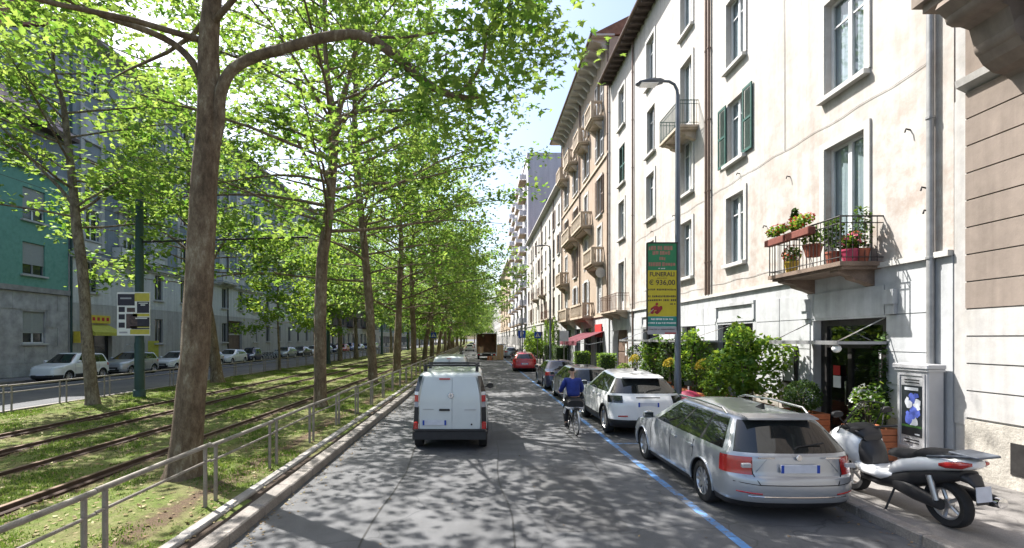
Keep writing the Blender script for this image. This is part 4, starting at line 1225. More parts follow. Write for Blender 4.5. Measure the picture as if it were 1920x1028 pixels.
T3 = make_tree(21, [(0,0,-.1),(0,0,.4),q3(695,620),q3(690,540),q3(680,430),q3(667,300),q3(665,200),q3(668,120),(-.8,.2,18.2)],
    [.30,.25,.225,.205,.19,.17,.13,.08,.02], 5.2, 44, 8.9, 'simple', 14, .235, limbs=[([q3(680,430),q3(690,405,-.2),q3(715,380,-.4),q3(760,368,-.6),q3(800,350,-.8)],[.08,.07,.055,.04,.02])])
plant_tree('plane_tree', 'third plane tree of the road-side row, slender trunk leaning to the side road', (-5.57,26.3,.1), T3, 'bark', 'leaf', GA)
# generic road-side trees, copied down the row
gA = make_tree(33, [(0,0,-.1),(0,0,.4),(.1,0,3),(.18,.1,6),(.3,.1,9),(.2,0,12),(.25,0,15.5)], [.33,.27,.24,.21,.16,.10,.02], 4.0, 46, 8.9, 'simple', 14, .245)
gB = make_tree(47, [(0,0,-.1),(0,0,.4),(.25,0,2.6),(.75,.1,5.5),(1.3,.1,8.5),(1.5,0,11.5),(1.6,0,15)], [.30,.25,.22,.20,.15,.09,.02], 4.0, 46, 8.9, 'simple', 14, .245)
protoA = plant_tree('plane_tree', 'fourth plane tree of the road-side row, thick pale-edged trunk', (-5.7,34.8,.1), gA, 'bark', 'leaf', GA)
protoB = plant_tree('plane_tree', 'sixth plane tree of the road-side row, trunk leaning over the road past five straighter ones', (-5.6,52.0,.1), gB, 'bark', 'leaf', GA, .2)
def more(proto, label, loc, rz, s, group=None):
    c = copy_tree(proto); c.location = loc; c.rotation_euler = (0,0,rz); c.scale = (s,s,s*rnd.uniform(.95,1.06))
    c['label'] = label
    if group: c['group'] = group
    return c
more(protoA, 'fifth plane tree of the road-side row, dark straight trunk', (-5.6,43.4,.1), 2.1, .98)
for i, y in enumerate((60.5,68.5,80,89,98,107,117,127,138,150,163,178,195,215,240)):
    more(protoB if i % 2 else protoA, ORDN[i+6] + ' plane tree of the road-side row, one of those past the leaning trunk' if i+6 < 20 else 'last plane tree at the far end of the road-side row', (-5.5+rnd.uniform(-.3,.3), y, .1), rnd.uniform(0,6.28) if i % 2 == 0 else rnd.uniform(-.5,.5), rnd.uniform(.92,1.1))
# the row beside the side road
kb = .01935
def qb(px, py, y=0): return ((px-173)*kb, y, (635-py)*kb+2.4)
S1 = make_tree(52, [(0,0,-.1),(0,0,.3),qb(164,640),qb(156,520),qb(145,430),qb(138,360),qb(128,270),qb(118,190),qb(100,130),(-1.5,.2,14),(-1.6,.2,16)],
    [.24,.20,.185,.17,.155,.13,.115,.09,.07,.045,.02], 6.2, 32, 5.8, 'simple', 10, .23,
    limbs=[([qb(138,385),qb(110,350),qb(70,310),qb(20,255),qb(-40,200)],[.07,.06,.05,.04,.02]),
           ([qb(142,400),qb(165,375,.3),qb(190,345,.5),qb(240,320,.8)],[.06,.05,.04,.02]),
           ([qb(128,270),qb(105,240),qb(70,190),qb(40,150)],[.05,.045,.035,.02])])
plant_tree('plane_tree', 'slim spotted-bark plane tree in front of the green house', (-14.0,18.0,.1), S1, 'barkgrey', 'leaf', GBk)
S2 = make_tree(61, [(0,0,-.1),(-.05,0,.4),(-.3,0,2.4),(-.75,0,5.5),(-1.1,0,8),(-1.6,0,11),(-1.7,0,15.5)], [.36,.30,.25,.2,.16,.1,.02], 5.0, 34, 5.8, 'simple', 10, .25,
    limbs=[([(-.78,0,5.7),(-.1,-.3,6.6),(.5,-.5,7.4),(1.4,-.8,8.6)],[.07,.06,.05,.02]), ([(-.9,0,6.5),(-2.2,.2,7.6),(-3.6,.3,8.6),(-4.6,.2,9.8)],[.09,.07,.05,.02])])
plant_tree('plane_tree', 'leaning orange-brown plane tree partly behind the nearest trunk', (-14.1,26.9,.1), S2, 'bark', 'leaf', GBk)
Y1 = make_tree(70, [(0,0,-.1),(0,0,1),(-.1,0,3),(-.15,0,5),(-.1,0,7),(-.1,0,9.8)], [.10,.085,.07,.055,.04,.015], 2.9, 20, 2.9, 'simple', 15, .27)
Yt = plant_tree('young_plane_tree', 'young thin-stemmed tree with low bright leaves behind the far railing', (-14.8,37.0,.1), Y1, 'barkgrey', 'leaf_lt', GBk)
more(Yt, 'second young thin tree of the far row, beside the green tram pole', (-14.6,45.2,.1), 2.2, .95)
S3 = plant_tree('plane_tree', 'plane tree of the far row with a slender pale trunk just past the tram pole', (-14.6,52.5,.1), make_tree(83, [(0,0,-.1),(0,0,.4),(0,0,3),(-.2,.1,6),(-.3,.1,9),(-.2,0,12),(-.2,0,15)], [.30,.25,.22,.18,.14,.09,.02], 4.6, 34, 5.8, 'simple', 11, .26), 'barkgrey', 'leaf', GBk)
more(S3, 'next plane tree of the far row, beyond the slender pale trunk', (-14.4,58.5,.1), 1.4, 1.0)
for i, y in enumerate((67,82,92,102,113,125,138,152,168,186,206,230)):
    more(S3, ORDN[i+6] + ' tree down the row beside the side road, past the tram pole', (-14.4+rnd.uniform(-.3,.3), y, .1), rnd.uniform(0,6.28), rnd.uniform(.9,1.1))
# trees closing the end of the street
for i, (x, y, s) in enumerate(((3,262,1.1),(10,275,1.2),(-2,290,1.25),(6,300,1.3),(14,310,1.3),(-10,305,1.3),(1,330,1.4))):
    more(protoA if i % 2 else S3, 'distant tree closing the far end of the street', (x, y, 0), rnd.uniform(0,6.28), s, 'trees at the far end of the street')

for i, (x, y, s) in enumerate(((-9.2,84,.75),(-6.6,93,.7),(-11.2,99,.75),(-4.6,104,.7),(-8.4,112,.85),(-5.0,122,.8))):
    more(Yt, ORDN[i] + ' low bushy young tree on the median beyond the crossing', (x, y, .1), rnd.uniform(0,6.28), s, 'young trees on the median beyond the crossing')
# ------------------------------------------------------------------ grass and fallen leaves on the median
gen = np.random.default_rng(9)
def turf_noise(x, y):
    return np.sin(x*1.7+y*.9)+np.sin(x*.8-y*1.6+1)+.8*np.sin(x*3.9+y*2.7+2)+.7*np.sin(x*6.1-y*4.7)
n = 420000
yy = 3 + 40*gen.random(n)**1.9; xx = gen.uniform(-15.3, -3.66, n)
den = turf_noise(xx, yy)
keep = (den + gen.normal(0,.75,n) > .35)
for rx in (-6.54,-8.19,-9.82,-11.46): keep &= np.abs(xx-rx) > .15 + np.abs(gen.normal(0,.12,n))
xx, yy, den = xx[keep], yy[keep], den[keep]
n = len(xx)
i_ = np.clip(np.round((yy+4)/70*239), 0, 239).astype(int); j_ = np.clip(np.round((xx+15.46)/12.18*41), 0, 41).astype(int)
zz_ = Z_[i_, j_]-.01
h = gen.uniform(.015,.05,n)*(1+.35*np.clip(den,0,2)); wd = gen.uniform(.005,.010,n)*(1+yy/18)
a = gen.uniform(0,6.28,n); lean = gen.uniform(.1,.9,n)*h; b_ = gen.uniform(0,6.28,n)
P0 = np.stack([xx-np.cos(a)*wd, yy-np.sin(a)*wd, zz_],1); P1 = np.stack([xx+np.cos(a)*wd, yy+np.sin(a)*wd, zz_],1)
P2 = np.stack([xx+np.cos(b_)*lean, yy+np.sin(b_)*lean, zz_+h],1)
V = np.stack([P0,P1,P2],1).reshape(-1,3); F = np.arange(3*n).reshape(-1,3)
o = link('grass', fast_mesh('grass', V, F, M['grass'])); tag(o, 'short patchy grass between the tram rails', 'grass', None, 'stuff')
n = 11000
xx = gen.uniform(-15.2,-3.4,n); yy = 3+34*gen.random(n)**1.6
i_ = np.clip(np.round((yy+4)/70*239), 0, 239).astype(int); j_ = np.clip(np.round((xx+15.46)/12.18*41), 0, 41).astype(int)
P = np.stack([xx, yy, Z_[i_,j_]+.02],1)
M['dryleaf'] = foliage('dry_leaves', (.14,.085,.045), (.30,.21,.13), (.1,.06,.03), (.2,.13,.07), .2)
V, F = scatter(P, gen.uniform(.03,.09,n), .3, 'quad', gen)
o = link('fallen_leaves', fast_mesh('fallen_leaves', V, F, M['dryleaf'])); tag(o, 'dry brown leaves scattered over the turf', 'leaves', None, 'stuff')

n = 1500
side = gen.random(n)
xx = np.where(side < .6, -2.98+np.abs(gen.normal(0,.16,n)), np.where(side < .8, 5.33-np.abs(gen.normal(0,.16,n)), gen.uniform(-2.9,8.3,n)))
yy = 4.5+36*gen.random(n)**1.5
P = np.stack([xx, yy, np.where(xx > 5.35, .135, .012)],1)
V, F = scatter(P, gen.uniform(.015,.06,n), .25, 'quad', gen)
o = link('gutter_litter', fast_mesh('gutter_litter', V, F, M['dryleaf'])); tag(o, 'dry leaf bits and litter along the gutters', 'leaves', None, 'stuff')

# ------------------------------------------------------------------ planters and shrubs along the cream house
def planter(label, x0, x1, y0, y1, h=.68, z=.12):
    t = thing('planter_box', label, 'planter', ((x0+x1)/2, (y0+y1)/2, z), 0, 'orange plank planters')
    hx, hy = (x1-x0)/2, (y1-y0)/2
    nb = 5; ph = h/nb
    long_ = MB().bev(-.012, .012, -hy, hy, .006, ph-.006, .004).mesh('plank', M['terra'])
    short = MB().bev(-hx+.014, hx-.014, -.012, .012, .006, ph-.006, .004).mesh('plank', M['terra'])
    for k in range(nb):
        for s in (-1, 1):
            link('plank', long_, t, (s*(hx-.002*k), rnd.uniform(-.003,.003), k*ph))
            link('plank', short, t, (0, s*(hy-.013), k*ph))
    part('soil', MB().box(-hx+.015, hx-.015, -hy+.03, hy-.03, .05, h-.06), M['soil'], t)
    return t
def bush(name, label, loc, dims, n, size, mat='leaf_dk', stems=5, group=None, cat='shrub', flower=None, seed=1, shell=.6, leaf='simple', lump=.22):
    g = np.random.default_rng(seed)
    t = thing(name, label, cat, loc, 0, group)
    rx, ry, h = dims
    u = g.normal(0,1,(n,3)); u /= np.linalg.norm(u,axis=1,keepdims=True)
    r = g.random(n)**(1/3)*(1-shell)+shell*g.uniform(.72,1.0,n)
    lum = 1 + lump*np.sin(u[:,0]*5+seed)*np.cos(u[:,1]*4+seed*2) + lump*.8*np.sin(u[:,2]*6+u[:,0]*3+seed)
    P = u*(r*lum)[:,None]*np.array([rx,ry,h/2]) + np.array([0,0,h/2])
    V, F = scatter(P, size*g.uniform(.6,1.25,n), .8, leaf, g)
    o = link('foliage', fast_mesh('foliage', V, F, M[mat]), t); o['kind'] = 'stuff'
    if stems:
        mb = MB(); q = random.Random(seed)
        for k in range(stems):
            a = q.uniform(0,6.28); d = q.uniform(.1,.7)
            mb.tube([(math.cos(a)*.06,math.sin(a)*.06,-.25),(math.cos(a)*rx*d*.5,math.sin(a)*ry*d*.5,h*.4),(math.cos(a)*rx*d,math.sin(a)*ry*d,h*.82)],[.022,.016,.007],5)
        o = part('stems', mb, M['barkgrey'], t); o['kind'] = 'stuff'
    if flower:
        fm, fn, fs = flower
        u = g.normal(0,1,(fn,3)); u[:,2] = np.abs(u[:,2]); u[:,0] = -np.abs(u[:,0]); u /= np.linalg.norm(u,axis=1,keepdims=True)
        P = u*np.array([rx,ry,h/2])*1.02 + np.array([0,0,h/2])
        V, F = scatter(P, fs*g.uniform(.6,1.2,fn), .9, 'simple', g)
        o = link('flowers', fast_mesh('flowers', V, F, M[fm]), t); o['kind'] = 'stuff'
    return t
pl = 'orange plank planter box with shrubs along the cream house wall, '
planter('orange plank planter under the big leafy shrub, nearest of the row left of the entrance', 6.95, 7.6, 12.7, 14.5)
planter('orange plank planter holding the bamboo-like shrub behind the white hatchback', 6.95, 7.6, 14.65, 16.9)
planter('orange plank planter behind the lamp post holding dark shrubs', 6.95, 7.6, 17.05, 19.2)
planter('orange plank planter farthest down the row, near the gateway', 6.95, 7.6, 19.35, 21.5)
planter('small orange plank planter with the clipped ball at the entrance', 7.3, 7.95, 11.2, 12.2)
planter('small orange plank planter with the white-flowered climber between door and cabinet', 7.55, 8.2, 9.62, 10.3, .62)
GS = 'shrubs along the cream house'
bush('leafy_shrub', 'big bright leafy shrub left of the shop entrance', (7.35,13.6,.72), (.85,.95,2.15), 2600, .15, 'leaf_lt', 8, GS, seed=4, lump=.3)
bush('leafy_shrub', 'tall bamboo-like shrub just right of the lamp post', (7.25,16.6,.72), (.55,.75,2.2), 1500, .14, 'leaf_lt', 9, GS, seed=5, leaf='quad')
bush('leafy_shrub', 'tall dark shrub behind the lamp post', (7.3,18.4,.72), (.5,.95,1.9), 1500, .13, 'leaf_dk', 8, GS, seed=6, lump=.3)
bush('leafy_shrub', 'bright shrub under the funeral banner', (7.3,20.6,.72), (.5,.85,1.85), 1300, .14, 'leaf_lt', 8, GS, seed=7, lump=.3)
bush('clipped_ball_shrub', 'clipped round ball shrub beside the entrance door', (7.62,11.65,.76), (.44,.42,.78), 1900, .06, 'leaf_dk', 2, GS, seed=8, lump=.04, shell=.85)
bush('low_shrub', 'low pale shrub at the foot of the big leafy shrub', (7.05,14.8,.66), (.4,.55,.8), 800, .11, 'leaf_lt', 4, GS, seed=9)
bush('yellow_flowers', 'yellow flowering plant beside the big leafy shrub', (7.0,15.25,1.25), (.28,.32,.62), 300, .08, 'leaf_lt', 3, 'yellow flowering plants', 'flowers', ('flower',200,.08), 10)
bush('yellow_flowers', 'yellow flowering plant behind the lamp post', (7.0,17.9,1.2), (.28,.36,.6), 260, .08, 'leaf_lt', 3, 'yellow flowering plants', 'flowers', ('flower',150,.08), 11)
bush('yellow_flowers', 'yellow flowering plant at the far end of the planter row', (6.9,21.6,1.2), (.3,.34,.6), 260, .08, 'leaf_lt', 3, 'yellow flowering plants', 'flowers', ('flower',150,.08), 12)
M['whiteflower'] = foliage('white_flowers', (.6,.6,.55), (.8,.8,.75), (.5,.5,.45), (.6,.6,.5), .3)
bush('white_flowered_climber', 'white-flowered climber leaning out of the small planter at the door', (7.85,9.95,.64), (.34,.34,.95), 420, .10, 'leaf_lt', 4, GS, 'shrub', ('whiteflower',70,.06), 13)
bush('door_climber', 'dark climbing plant on the door jamb', (8.38,10.35,.3), (.12,.22,2.3), 420, .10, 'leaf_dk', 2, GS, seed=14)
# clipped shrubs and hedges further on
bush('clipped_ball_shrub', 'clipped ball shrub on a stem by the wooden gateway', (7.2,22.6,1.5), (.42,.42,.75), 900, .07, 'leaf_dk', 1, 'clipped ball shrubs by the gateway', seed=15, lump=.05)
bush('clipped_ball_shrub', 'smaller clipped ball shrub below the other by the gateway', (6.9,23.4,.75), (.36,.36,.62), 700, .07, 'leaf_lt', 1, 'clipped ball shrubs by the gateway', seed=16, lump=.05)
def pot(label, x, y, r=.25, h=.4, mat='plastic'):
    return solo('plant_pot', MB().lathe([(r*.75,0),(r,h),(r*.9,h),(r*.85,h-.05),(.001,h-.06)], (0,0,0), n=14), M[mat], label, 'pot', (x,y,.12), 0, 'plant pots on the pavement', 40)
pot('dark pot under the clipped ball on a stem by the gateway', 7.2, 22.6, .3, .5); pot('dark pot under the smaller clipped ball by the gateway', 6.9, 23.4, .28, .45)
def hedge_box(label, x, y, w, d, h, z, seed, mat='leaf_lt'):
    g = np.random.default_rng(seed)
    t = thing('boxed_hedge', label, 'hedge', (x,y,.12), 0, 'boxed hedges on the pavement')
    part('trough', MB().bev(-w/2,w/2,-d/2,d/2,0,z,.02), M['plastic'], t)
    n = 1500
    P = np.stack([g.uniform(-w/2,w/2,n), g.uniform(-d/2,d/2,n), g.uniform(z-.05,h,n)],1)
    ax = g.integers(0,3,n)
    for k, (lo, hi) in enumerate(((-w/2,w/2),(-d/2,d/2),(z,h))):
        m_ = ax == k
        P[m_,k] = np.where(g.random(m_.sum()) < .6, g.choice([lo,hi],m_.sum()), P[m_,k]) + g.normal(0,.03,m_.sum())
    V, F = scatter(P, .1*g.uniform(.6,1.2,n), .8, 'simple', g)
    o = link('foliage', fast_mesh('foliage', V, F, M[mat]), t); o['kind'] = 'stuff'
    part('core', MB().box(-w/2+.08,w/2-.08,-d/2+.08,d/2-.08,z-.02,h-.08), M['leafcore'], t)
    return t
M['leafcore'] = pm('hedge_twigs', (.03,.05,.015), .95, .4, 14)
hedge_box('bright boxed hedge right of the burgundy awning', 7.0, 27.0, .9, .8, 1.55, .45, 1)
hedge_box('bright boxed hedge under the burgundy awning', 6.9, 33.0, .9, .8, 1.5, .45, 2)
hedge_box('dark boxed hedge left of the burgundy awning, nearer one', 6.6, 40.0, 1.0, 2.2, 1.75, .5, 3, 'leaf_dk')
hedge_box('dark boxed hedge left of the burgundy awning, farther one', 6.6, 45.0, 1.0, 2.6, 1.8, .5, 4, 'leaf_dk')
bush('leafy_shrub', 'bright shrub past the red hatchback by the crossing sign', (7.2,60,.1), (1.2,2.2,2.9), 2600, .2, 'leaf_lt', 6, 'shrubs further down the pavement', seed=18)
bush('leafy_shrub', 'tall light shrub beyond the crossing sign', (7.4,68,.1), (1.0,2.5,4.0), 2600, .22, 'leaf_lt', 6, 'shrubs further down the pavement', seed=19)
for i, y in enumerate((47.5,50.5,53.5)):
    bush('ivy_column', 'slim column of light green ivy on a post, ' + ('nearest the dark hedge','middle one of three','farthest of three')[i], (7.4,y,.1), (.35,.35,4.6), 1300, .13, 'leaf_lt', 1, 'ivy-clad posts', 'ivy', None, 22+i, lump=.1)
# flowers on the balcony of the cream house: each pot with its plant
def balcony_plant(label, y, x, dims, mat, flower, seed, z=4.12, pm_='pot', r=.14, box=None):
    t = thing('potted_plant', label, 'potted plant', (x,y,z), 0, 'potted plants on the flowered balcony')
    if box:
        part('flower_box', MB().bev(-.09,.09,-box/2,box/2,0.03,.19,.015), M['flowerbox'], t)
    else:
        part('pot', MB().lathe([(r*.72,0),(r,.24),(r*1.08,.24),(r*1.08,.28),(r*.9,.28),(.001,.25)], (0,0,0), n=14), M[pm_], t, 40)
    g = np.random.default_rng(seed); n = 240
    u = g.normal(0,1,(n,3)); u /= np.linalg.norm(u,axis=1,keepdims=True)
    P = u*(g.random(n)**.4)[:,None]*np.array([dims[0],dims[1],dims[2]/2]) + np.array([0,0,.24+dims[2]/2])
    V, F = scatter(P, .085*g.uniform(.6,1.3,n), .8, 'simple', g)
    o = link('foliage', fast_mesh('foliage', V, F, M[mat]), t); o['kind'] = 'stuff'
    if flower:
        n = 90
        u = g.normal(0,1,(n,3)); u /= np.linalg.norm(u,axis=1,keepdims=True)
        P = u*np.array([dims[0],dims[1],dims[2]/2])*1.05 + np.array([0,0,.26+dims[2]/2])
        V, F = scatter(P, .055*g.uniform(.6,1.3,n), 1.0, 'simple', g)
        o = link('flowers', fast_mesh('flowers', V, F, M[flower]), t); o['kind'] = 'stuff'
    return t
M['potyellow'] = pm('yellow_glazed_pot', (.45,.30,.03), .4, .1, 6); M['potpink'] = pm('pink_pot', (.36,.04,.09), .5, .1, 6)
rail = 4.12+.72
balcony_plant('red geraniums in a flower box hung on the balcony rail, farthest box', 12.5, 7.53, (.14,.4,.26), 'leaf_lt', 'redflower', 1, rail, box=.8)
balcony_plant('red geraniums in a flower box hung on the balcony rail, nearer box', 11.6, 7.53, (.15,.45,.30), 'leaf_lt', 'redflower', 2, rail, box=.85)
balcony_plant('little cactus-like green plant standing above the balcony rail', 12.05, 7.7, (.10,.10,.5), 'leaf_dk', None, 3, rail+.1, r=.09)
balcony_plant('yellow pot with orange flowers on the balcony floor', 12.3, 7.78, (.2,.2,.42), 'leaf_lt', 'redflower', 4, pm_='potyellow', r=.16)
balcony_plant('leafy bright plant in a terracotta pot in the middle of the balcony', 11.55, 7.8, (.24,.24,.5), 'leaf_lt', None, 5, 4.4, r=.2)
balcony_plant('dark bushy plant at the near front corner of the balcony', 10.9, 7.8, (.22,.25,.85), 'leaf_dk', None, 6, r=.15)
balcony_plant('pink flowers in a long pot at the near end of the balcony', 10.6, 7.95, (.16,.2,.35), 'leaf_lt', 'pinkflower', 7, pm_='potpink', r=.17)
balcony_plant('tall leafy plant climbing at the near end of the balcony', 10.55, 8.15, (.25,.2,1.0), 'leaf_dk', None, 8, r=.16)
balcony_plant('small green plant in a terracotta pot by the balcony door', 10.8, 8.2, (.18,.2,.45), 'leaf_lt', 'redflower', 9, r=.15)
M['bgreen'] = pm('banner_green', (.025,.19,.085), .6, .1, 4); M['byellow'] = pm('banner_yellow', (.50,.42,.03), .6, .08, 4)
M['bred'] = pm('banner_flower_red', (.28,.03,.035), .7, .4, 12); M['bgrey'] = pm('banner_grey_strip', (.34,.34,.37), .6, .1, 6); M['bteal'] = pm('banner_teal', (.03,.22,.19), .6, .1, 5)
# ------------------------------------------------------------------ cars: a shell of stacked outlines, split into panels, glass and lights
def pchip(xs, ys, t):
    xs = np.asarray(xs, float); ys = np.asarray(ys, float)
    h = np.diff(xs); d = np.diff(ys)/h
    m = np.zeros(len(xs)); m[0] = d[0]; m[-1] = d[-1]
    for i in range(1, len(xs)-1):
        m[i] = 0 if d[i-1]*d[i] <= 0 else 2*d[i-1]*d[i]/(d[i-1]+d[i])
    i = np.clip(np.searchsorted(xs, t)-1, 0, len(h)-1)
    s = (t-xs[i])/h[i]; H = h[i]
    return (2*s**3-3*s**2+1)*ys[i] + (s**3-2*s**2+s)*H*m[i] + (-2*s**3+3*s**2)*ys[i+1] + (s**3-s**2)*H*m[i+1]
def car_shell(keys, wheels, ra, S=44, K=6, E=10, subs=3, bow=(.06,.10)):
    """keys: (z_rear, z_front, rear, front, half width, rear radius, front radius); returns verts, faces, tags, normals"""
    K_ = np.array(keys, float); nk = len(K_)
    tt = []
    for i in range(nk-1):
        sb = subs[i] if hasattr(subs, '__len__') else subs
        tt += [i + j/sb for j in range(sb)]
    tt.append(nk-1)
    tt = np.array(tt)
    D = np.stack([pchip(np.arange(nk), K_[:,c], tt) for c in range(7)], 1)
    rings = []; cats = []
    for ri, (zr, zf, xr, xf, w_, rr, rf) in enumerate(D):
        L = xf-xr; pts = []
        lat = .42*w_ + .0
        def P(x, y): return (x, y)
        side = np.linspace(xr+rr, xf-rf, S+1)
        mid = (xr+xf)/2
        def hw(x): return w_*(1-.035*((x-mid)/(L/2))**2)
        left = [(x, -hw(x)) for x in side]
        def corner(xc, r, sgn):
            out = []
            hx = hw(xc)
            for k in range(1, K):
                a = math.pi/2*k/K
                out.append((xc+sgn*r*math.sin(a)**1.0, -(hx-lat*(1-math.cos(a)))))
            return out
        lf = corner(xf-rf, rf, 1)
        ex = hw(xf-rf)-lat
        front = [(xf, y) for y in np.linspace(-ex, ex, E+1)]
        rb = corner(xr+rr, rr, -1)
        ex2 = hw(xr+rr)-lat
        rear = [(xr, y) for y in np.linspace(ex2, -ex2, E+1)]
        ring = left + lf + front + [(x,-y) for x, y in lf[::-1]] + [(x,-y) for x, y in left[::-1]] + [(x,-y) for x, y in rb] + rear + rb[::-1]
        out = []
        for x, y in ring:
            f = (x-mid)/(L/2)
            bb = bow[1] if f > 0 else bow[0]
            x2 = x - math.copysign(bb*max(0, abs(f)-.8)/.2*(abs(y)/max(w_,.01))**2, f)
            z = zr + (zf-zr)*np.clip((x-xr)/L, 0, 1)
            out.append((y, x2, z))
        rings.append(out)
    N = len(rings[0]); V = np.array(rings).reshape(-1, 3)
    # column tags
    ct = [('L', (j+.5)/S) for j in range(S)] + [('LF', (j+.5)/K) for j in range(K)] + [('F', (j+.5)/E*2-1) for j in range(E)] + [('RF', 1-(j+.5)/K) for j in range(K)] \
       + [('R', 1-(j+.5)/S) for j in range(S)] + [('RB', (j+.5)/K) for j in range(K)] + [('B', -((j+.5)/E*2-1)) for j in range(E)] + [('LB', 1-(j+.5)/K) for j in range(K)]
    faces = []; tags_ = []
    inside_v = {}
    for i in range(len(rings)-1):
        k = int(tt[i]+1e-6); fr = tt[i]-k
        for j in range(N):
            j2 = (j+1) % N
            f = (i*N+j, i*N+j2, (i+1)*N+j2, (i+1)*N+j)
            c = V[list(f)].mean(0)
            cut = False
            if ct[j][0] in 'LR' or ct[j][0] in ('LF','RF','LB','RB'):
                for wy, wz in wheels:
                    if math.hypot(c[1]-wy, c[2]-wz) < ra and abs(c[0]) > .4: cut = True
            if cut:
                for q_ in f: inside_v.setdefault(q_, 0)
                continue
            faces.append(f); tags_.append((k, fr, ct[j][0], ct[j][1]))
    used = {q_ for f in faces for q_ in f}
    for q_ in inside_v:
        if q_ in used:
            for wy, wz in wheels:
                d = V[q_][1:] - np.array([wy, wz]); r = np.linalg.norm(d)
                if r < ra*1.35 and r > 1e-4:
                    V[q_][1:] = np.array([wy, wz]) + d/r*ra
    # roof cap and floor
    top = [(len(rings)-1)*N + j for j in range(N)]
    faces.append(tuple(top)); tags_.append((nk-1, 0, 'T', 0))
    faces.append(tuple(range(N-1, -1, -1))); tags_.append((-1, 0, 'U', 0))
    nrm = np.zeros_like(V)
    for f, t in zip(faces, tags_):
        if t[2] in 'TU':
            continue
        a, b, c, d = V[list(f)]
        nn = np.cross(c-a, d-b)
        for q_ in f: nrm[q_] += nn
    nrm /= np.linalg.norm(nrm, axis=1, keepdims=True)+1e-12
    # outward
    cen = V.mean(0)
    if np.sum((V-cen)*nrm) < 0: nrm = -nrm
    for q_ in top: nrm[q_] = (0,0,1)
    n0 = len(V)-2*N
    for q_ in range(n0, n0+N):
        nrm[q_] = nrm[q_]*.5 + np.array([0,0,.7]); nrm[q_] /= np.linalg.norm(nrm[q_])
    def width_at(y, z):
        best = None
        for ring in rings:
            for j in range(S+1):
                p = ring[j]
                e = abs(p[1]-y)+abs(p[2]-z)*2
                if best is None or e < best[0]: best = (e, -p[0])
        return best[1]
    return V, faces, tags_, nrm, width_at
def shell_part(name, V, nrm, faces, mat, parent, off=0.0):
    idx = sorted({q_ for f in faces for q_ in f}); mp = {q_: i for i, q_ in enumerate(idx)}
    me = bpy.data.meshes.new(name)
    me.from_pydata([tuple(V[q_]+nrm[q_]*off) for q_ in idx], [], [[mp[q_] for q_ in f] for f in faces])
    me.materials.append(mat)
    me.polygons.foreach_set('use_smooth', [True]*len(faces))
    # make faces look outward
    me.update()
    flip = sum(np.dot(np.array(p.normal), nrm[idx[p.vertices[0]]]) for p in me.polygons)
    if flip < 0: me.flip_normals()
    me.normals_split_custom_set_from_vertices([tuple(nrm[q_]) for q_ in idx])
    return link(name, me, parent)
def wheel_meshes(r, wd, spokes, dark=False):
    key = ('wheel', r, wd, spokes, dark)
    if key in WIN: return WIN[key]
    t = MB().lathe([(r*.66,-wd/2),(r*.9,-wd/2),(r*.97,-wd*.44),(r,-wd*.3),(r,wd*.3),(r*.97,wd*.44),(r*.9,wd/2),(r*.66,wd/2)], (0,0,0), 'x', 32, True).mesh('wheel', M['rubber'], 40)
    q = MB()
    q.lathe([(r*.58,-wd*.2),(r*.66,-wd*.44),(r*.675,-wd*.40),(r*.665,wd*.3),(r*.6,wd*.3)], (0,0,0), 'x', 32, True)
    q.lathe([(.001,-wd*.36),(r*.12,-wd*.36),(r*.17,-wd*.3),(r*.17,-wd*.1),(.001,-wd*.1)], (0,0,0), 'x', 14)
    for k in range(spokes):
        a = 2*math.pi*k/spokes
        q.M = Matrix.Rotation(a, 4, 'X')
        ws = r*.085 if spokes > 6 else r*.12
        q.add([(-wd*.33,-ws,r*.12),(-wd*.33,ws,r*.12),(-wd*.40,ws*.8,r*.62),(-wd*.40,-ws*.8,r*.62),(-wd*.16,-ws,r*.12),(-wd*.16,ws,r*.12),(-wd*.2,ws*.8,r*.62),(-wd*.2,-ws*.8,r*.62)],
              [(0,1,2,3),(7,6,5,4),(0,4,5,1),(1,5,6,2),(2,6,7,3),(3,7,4,0)])
    q.M = None
    rim = q.mesh('rim', M['plastic' if dark else 'alloy'], 35)
    br = MB().lathe([(.001,-.02),(r*.56,-.02),(r*.56,.02),(.001,.02)], (0,0,0), 'x', 24).mesh('brake_disc', M['black'])
    WIN[key] = (t, rim, br)
    return WIN[key]
def mirror_x(mb):
    mb.v = [(-a,b,c) for a,b,c in mb.v]; return mb
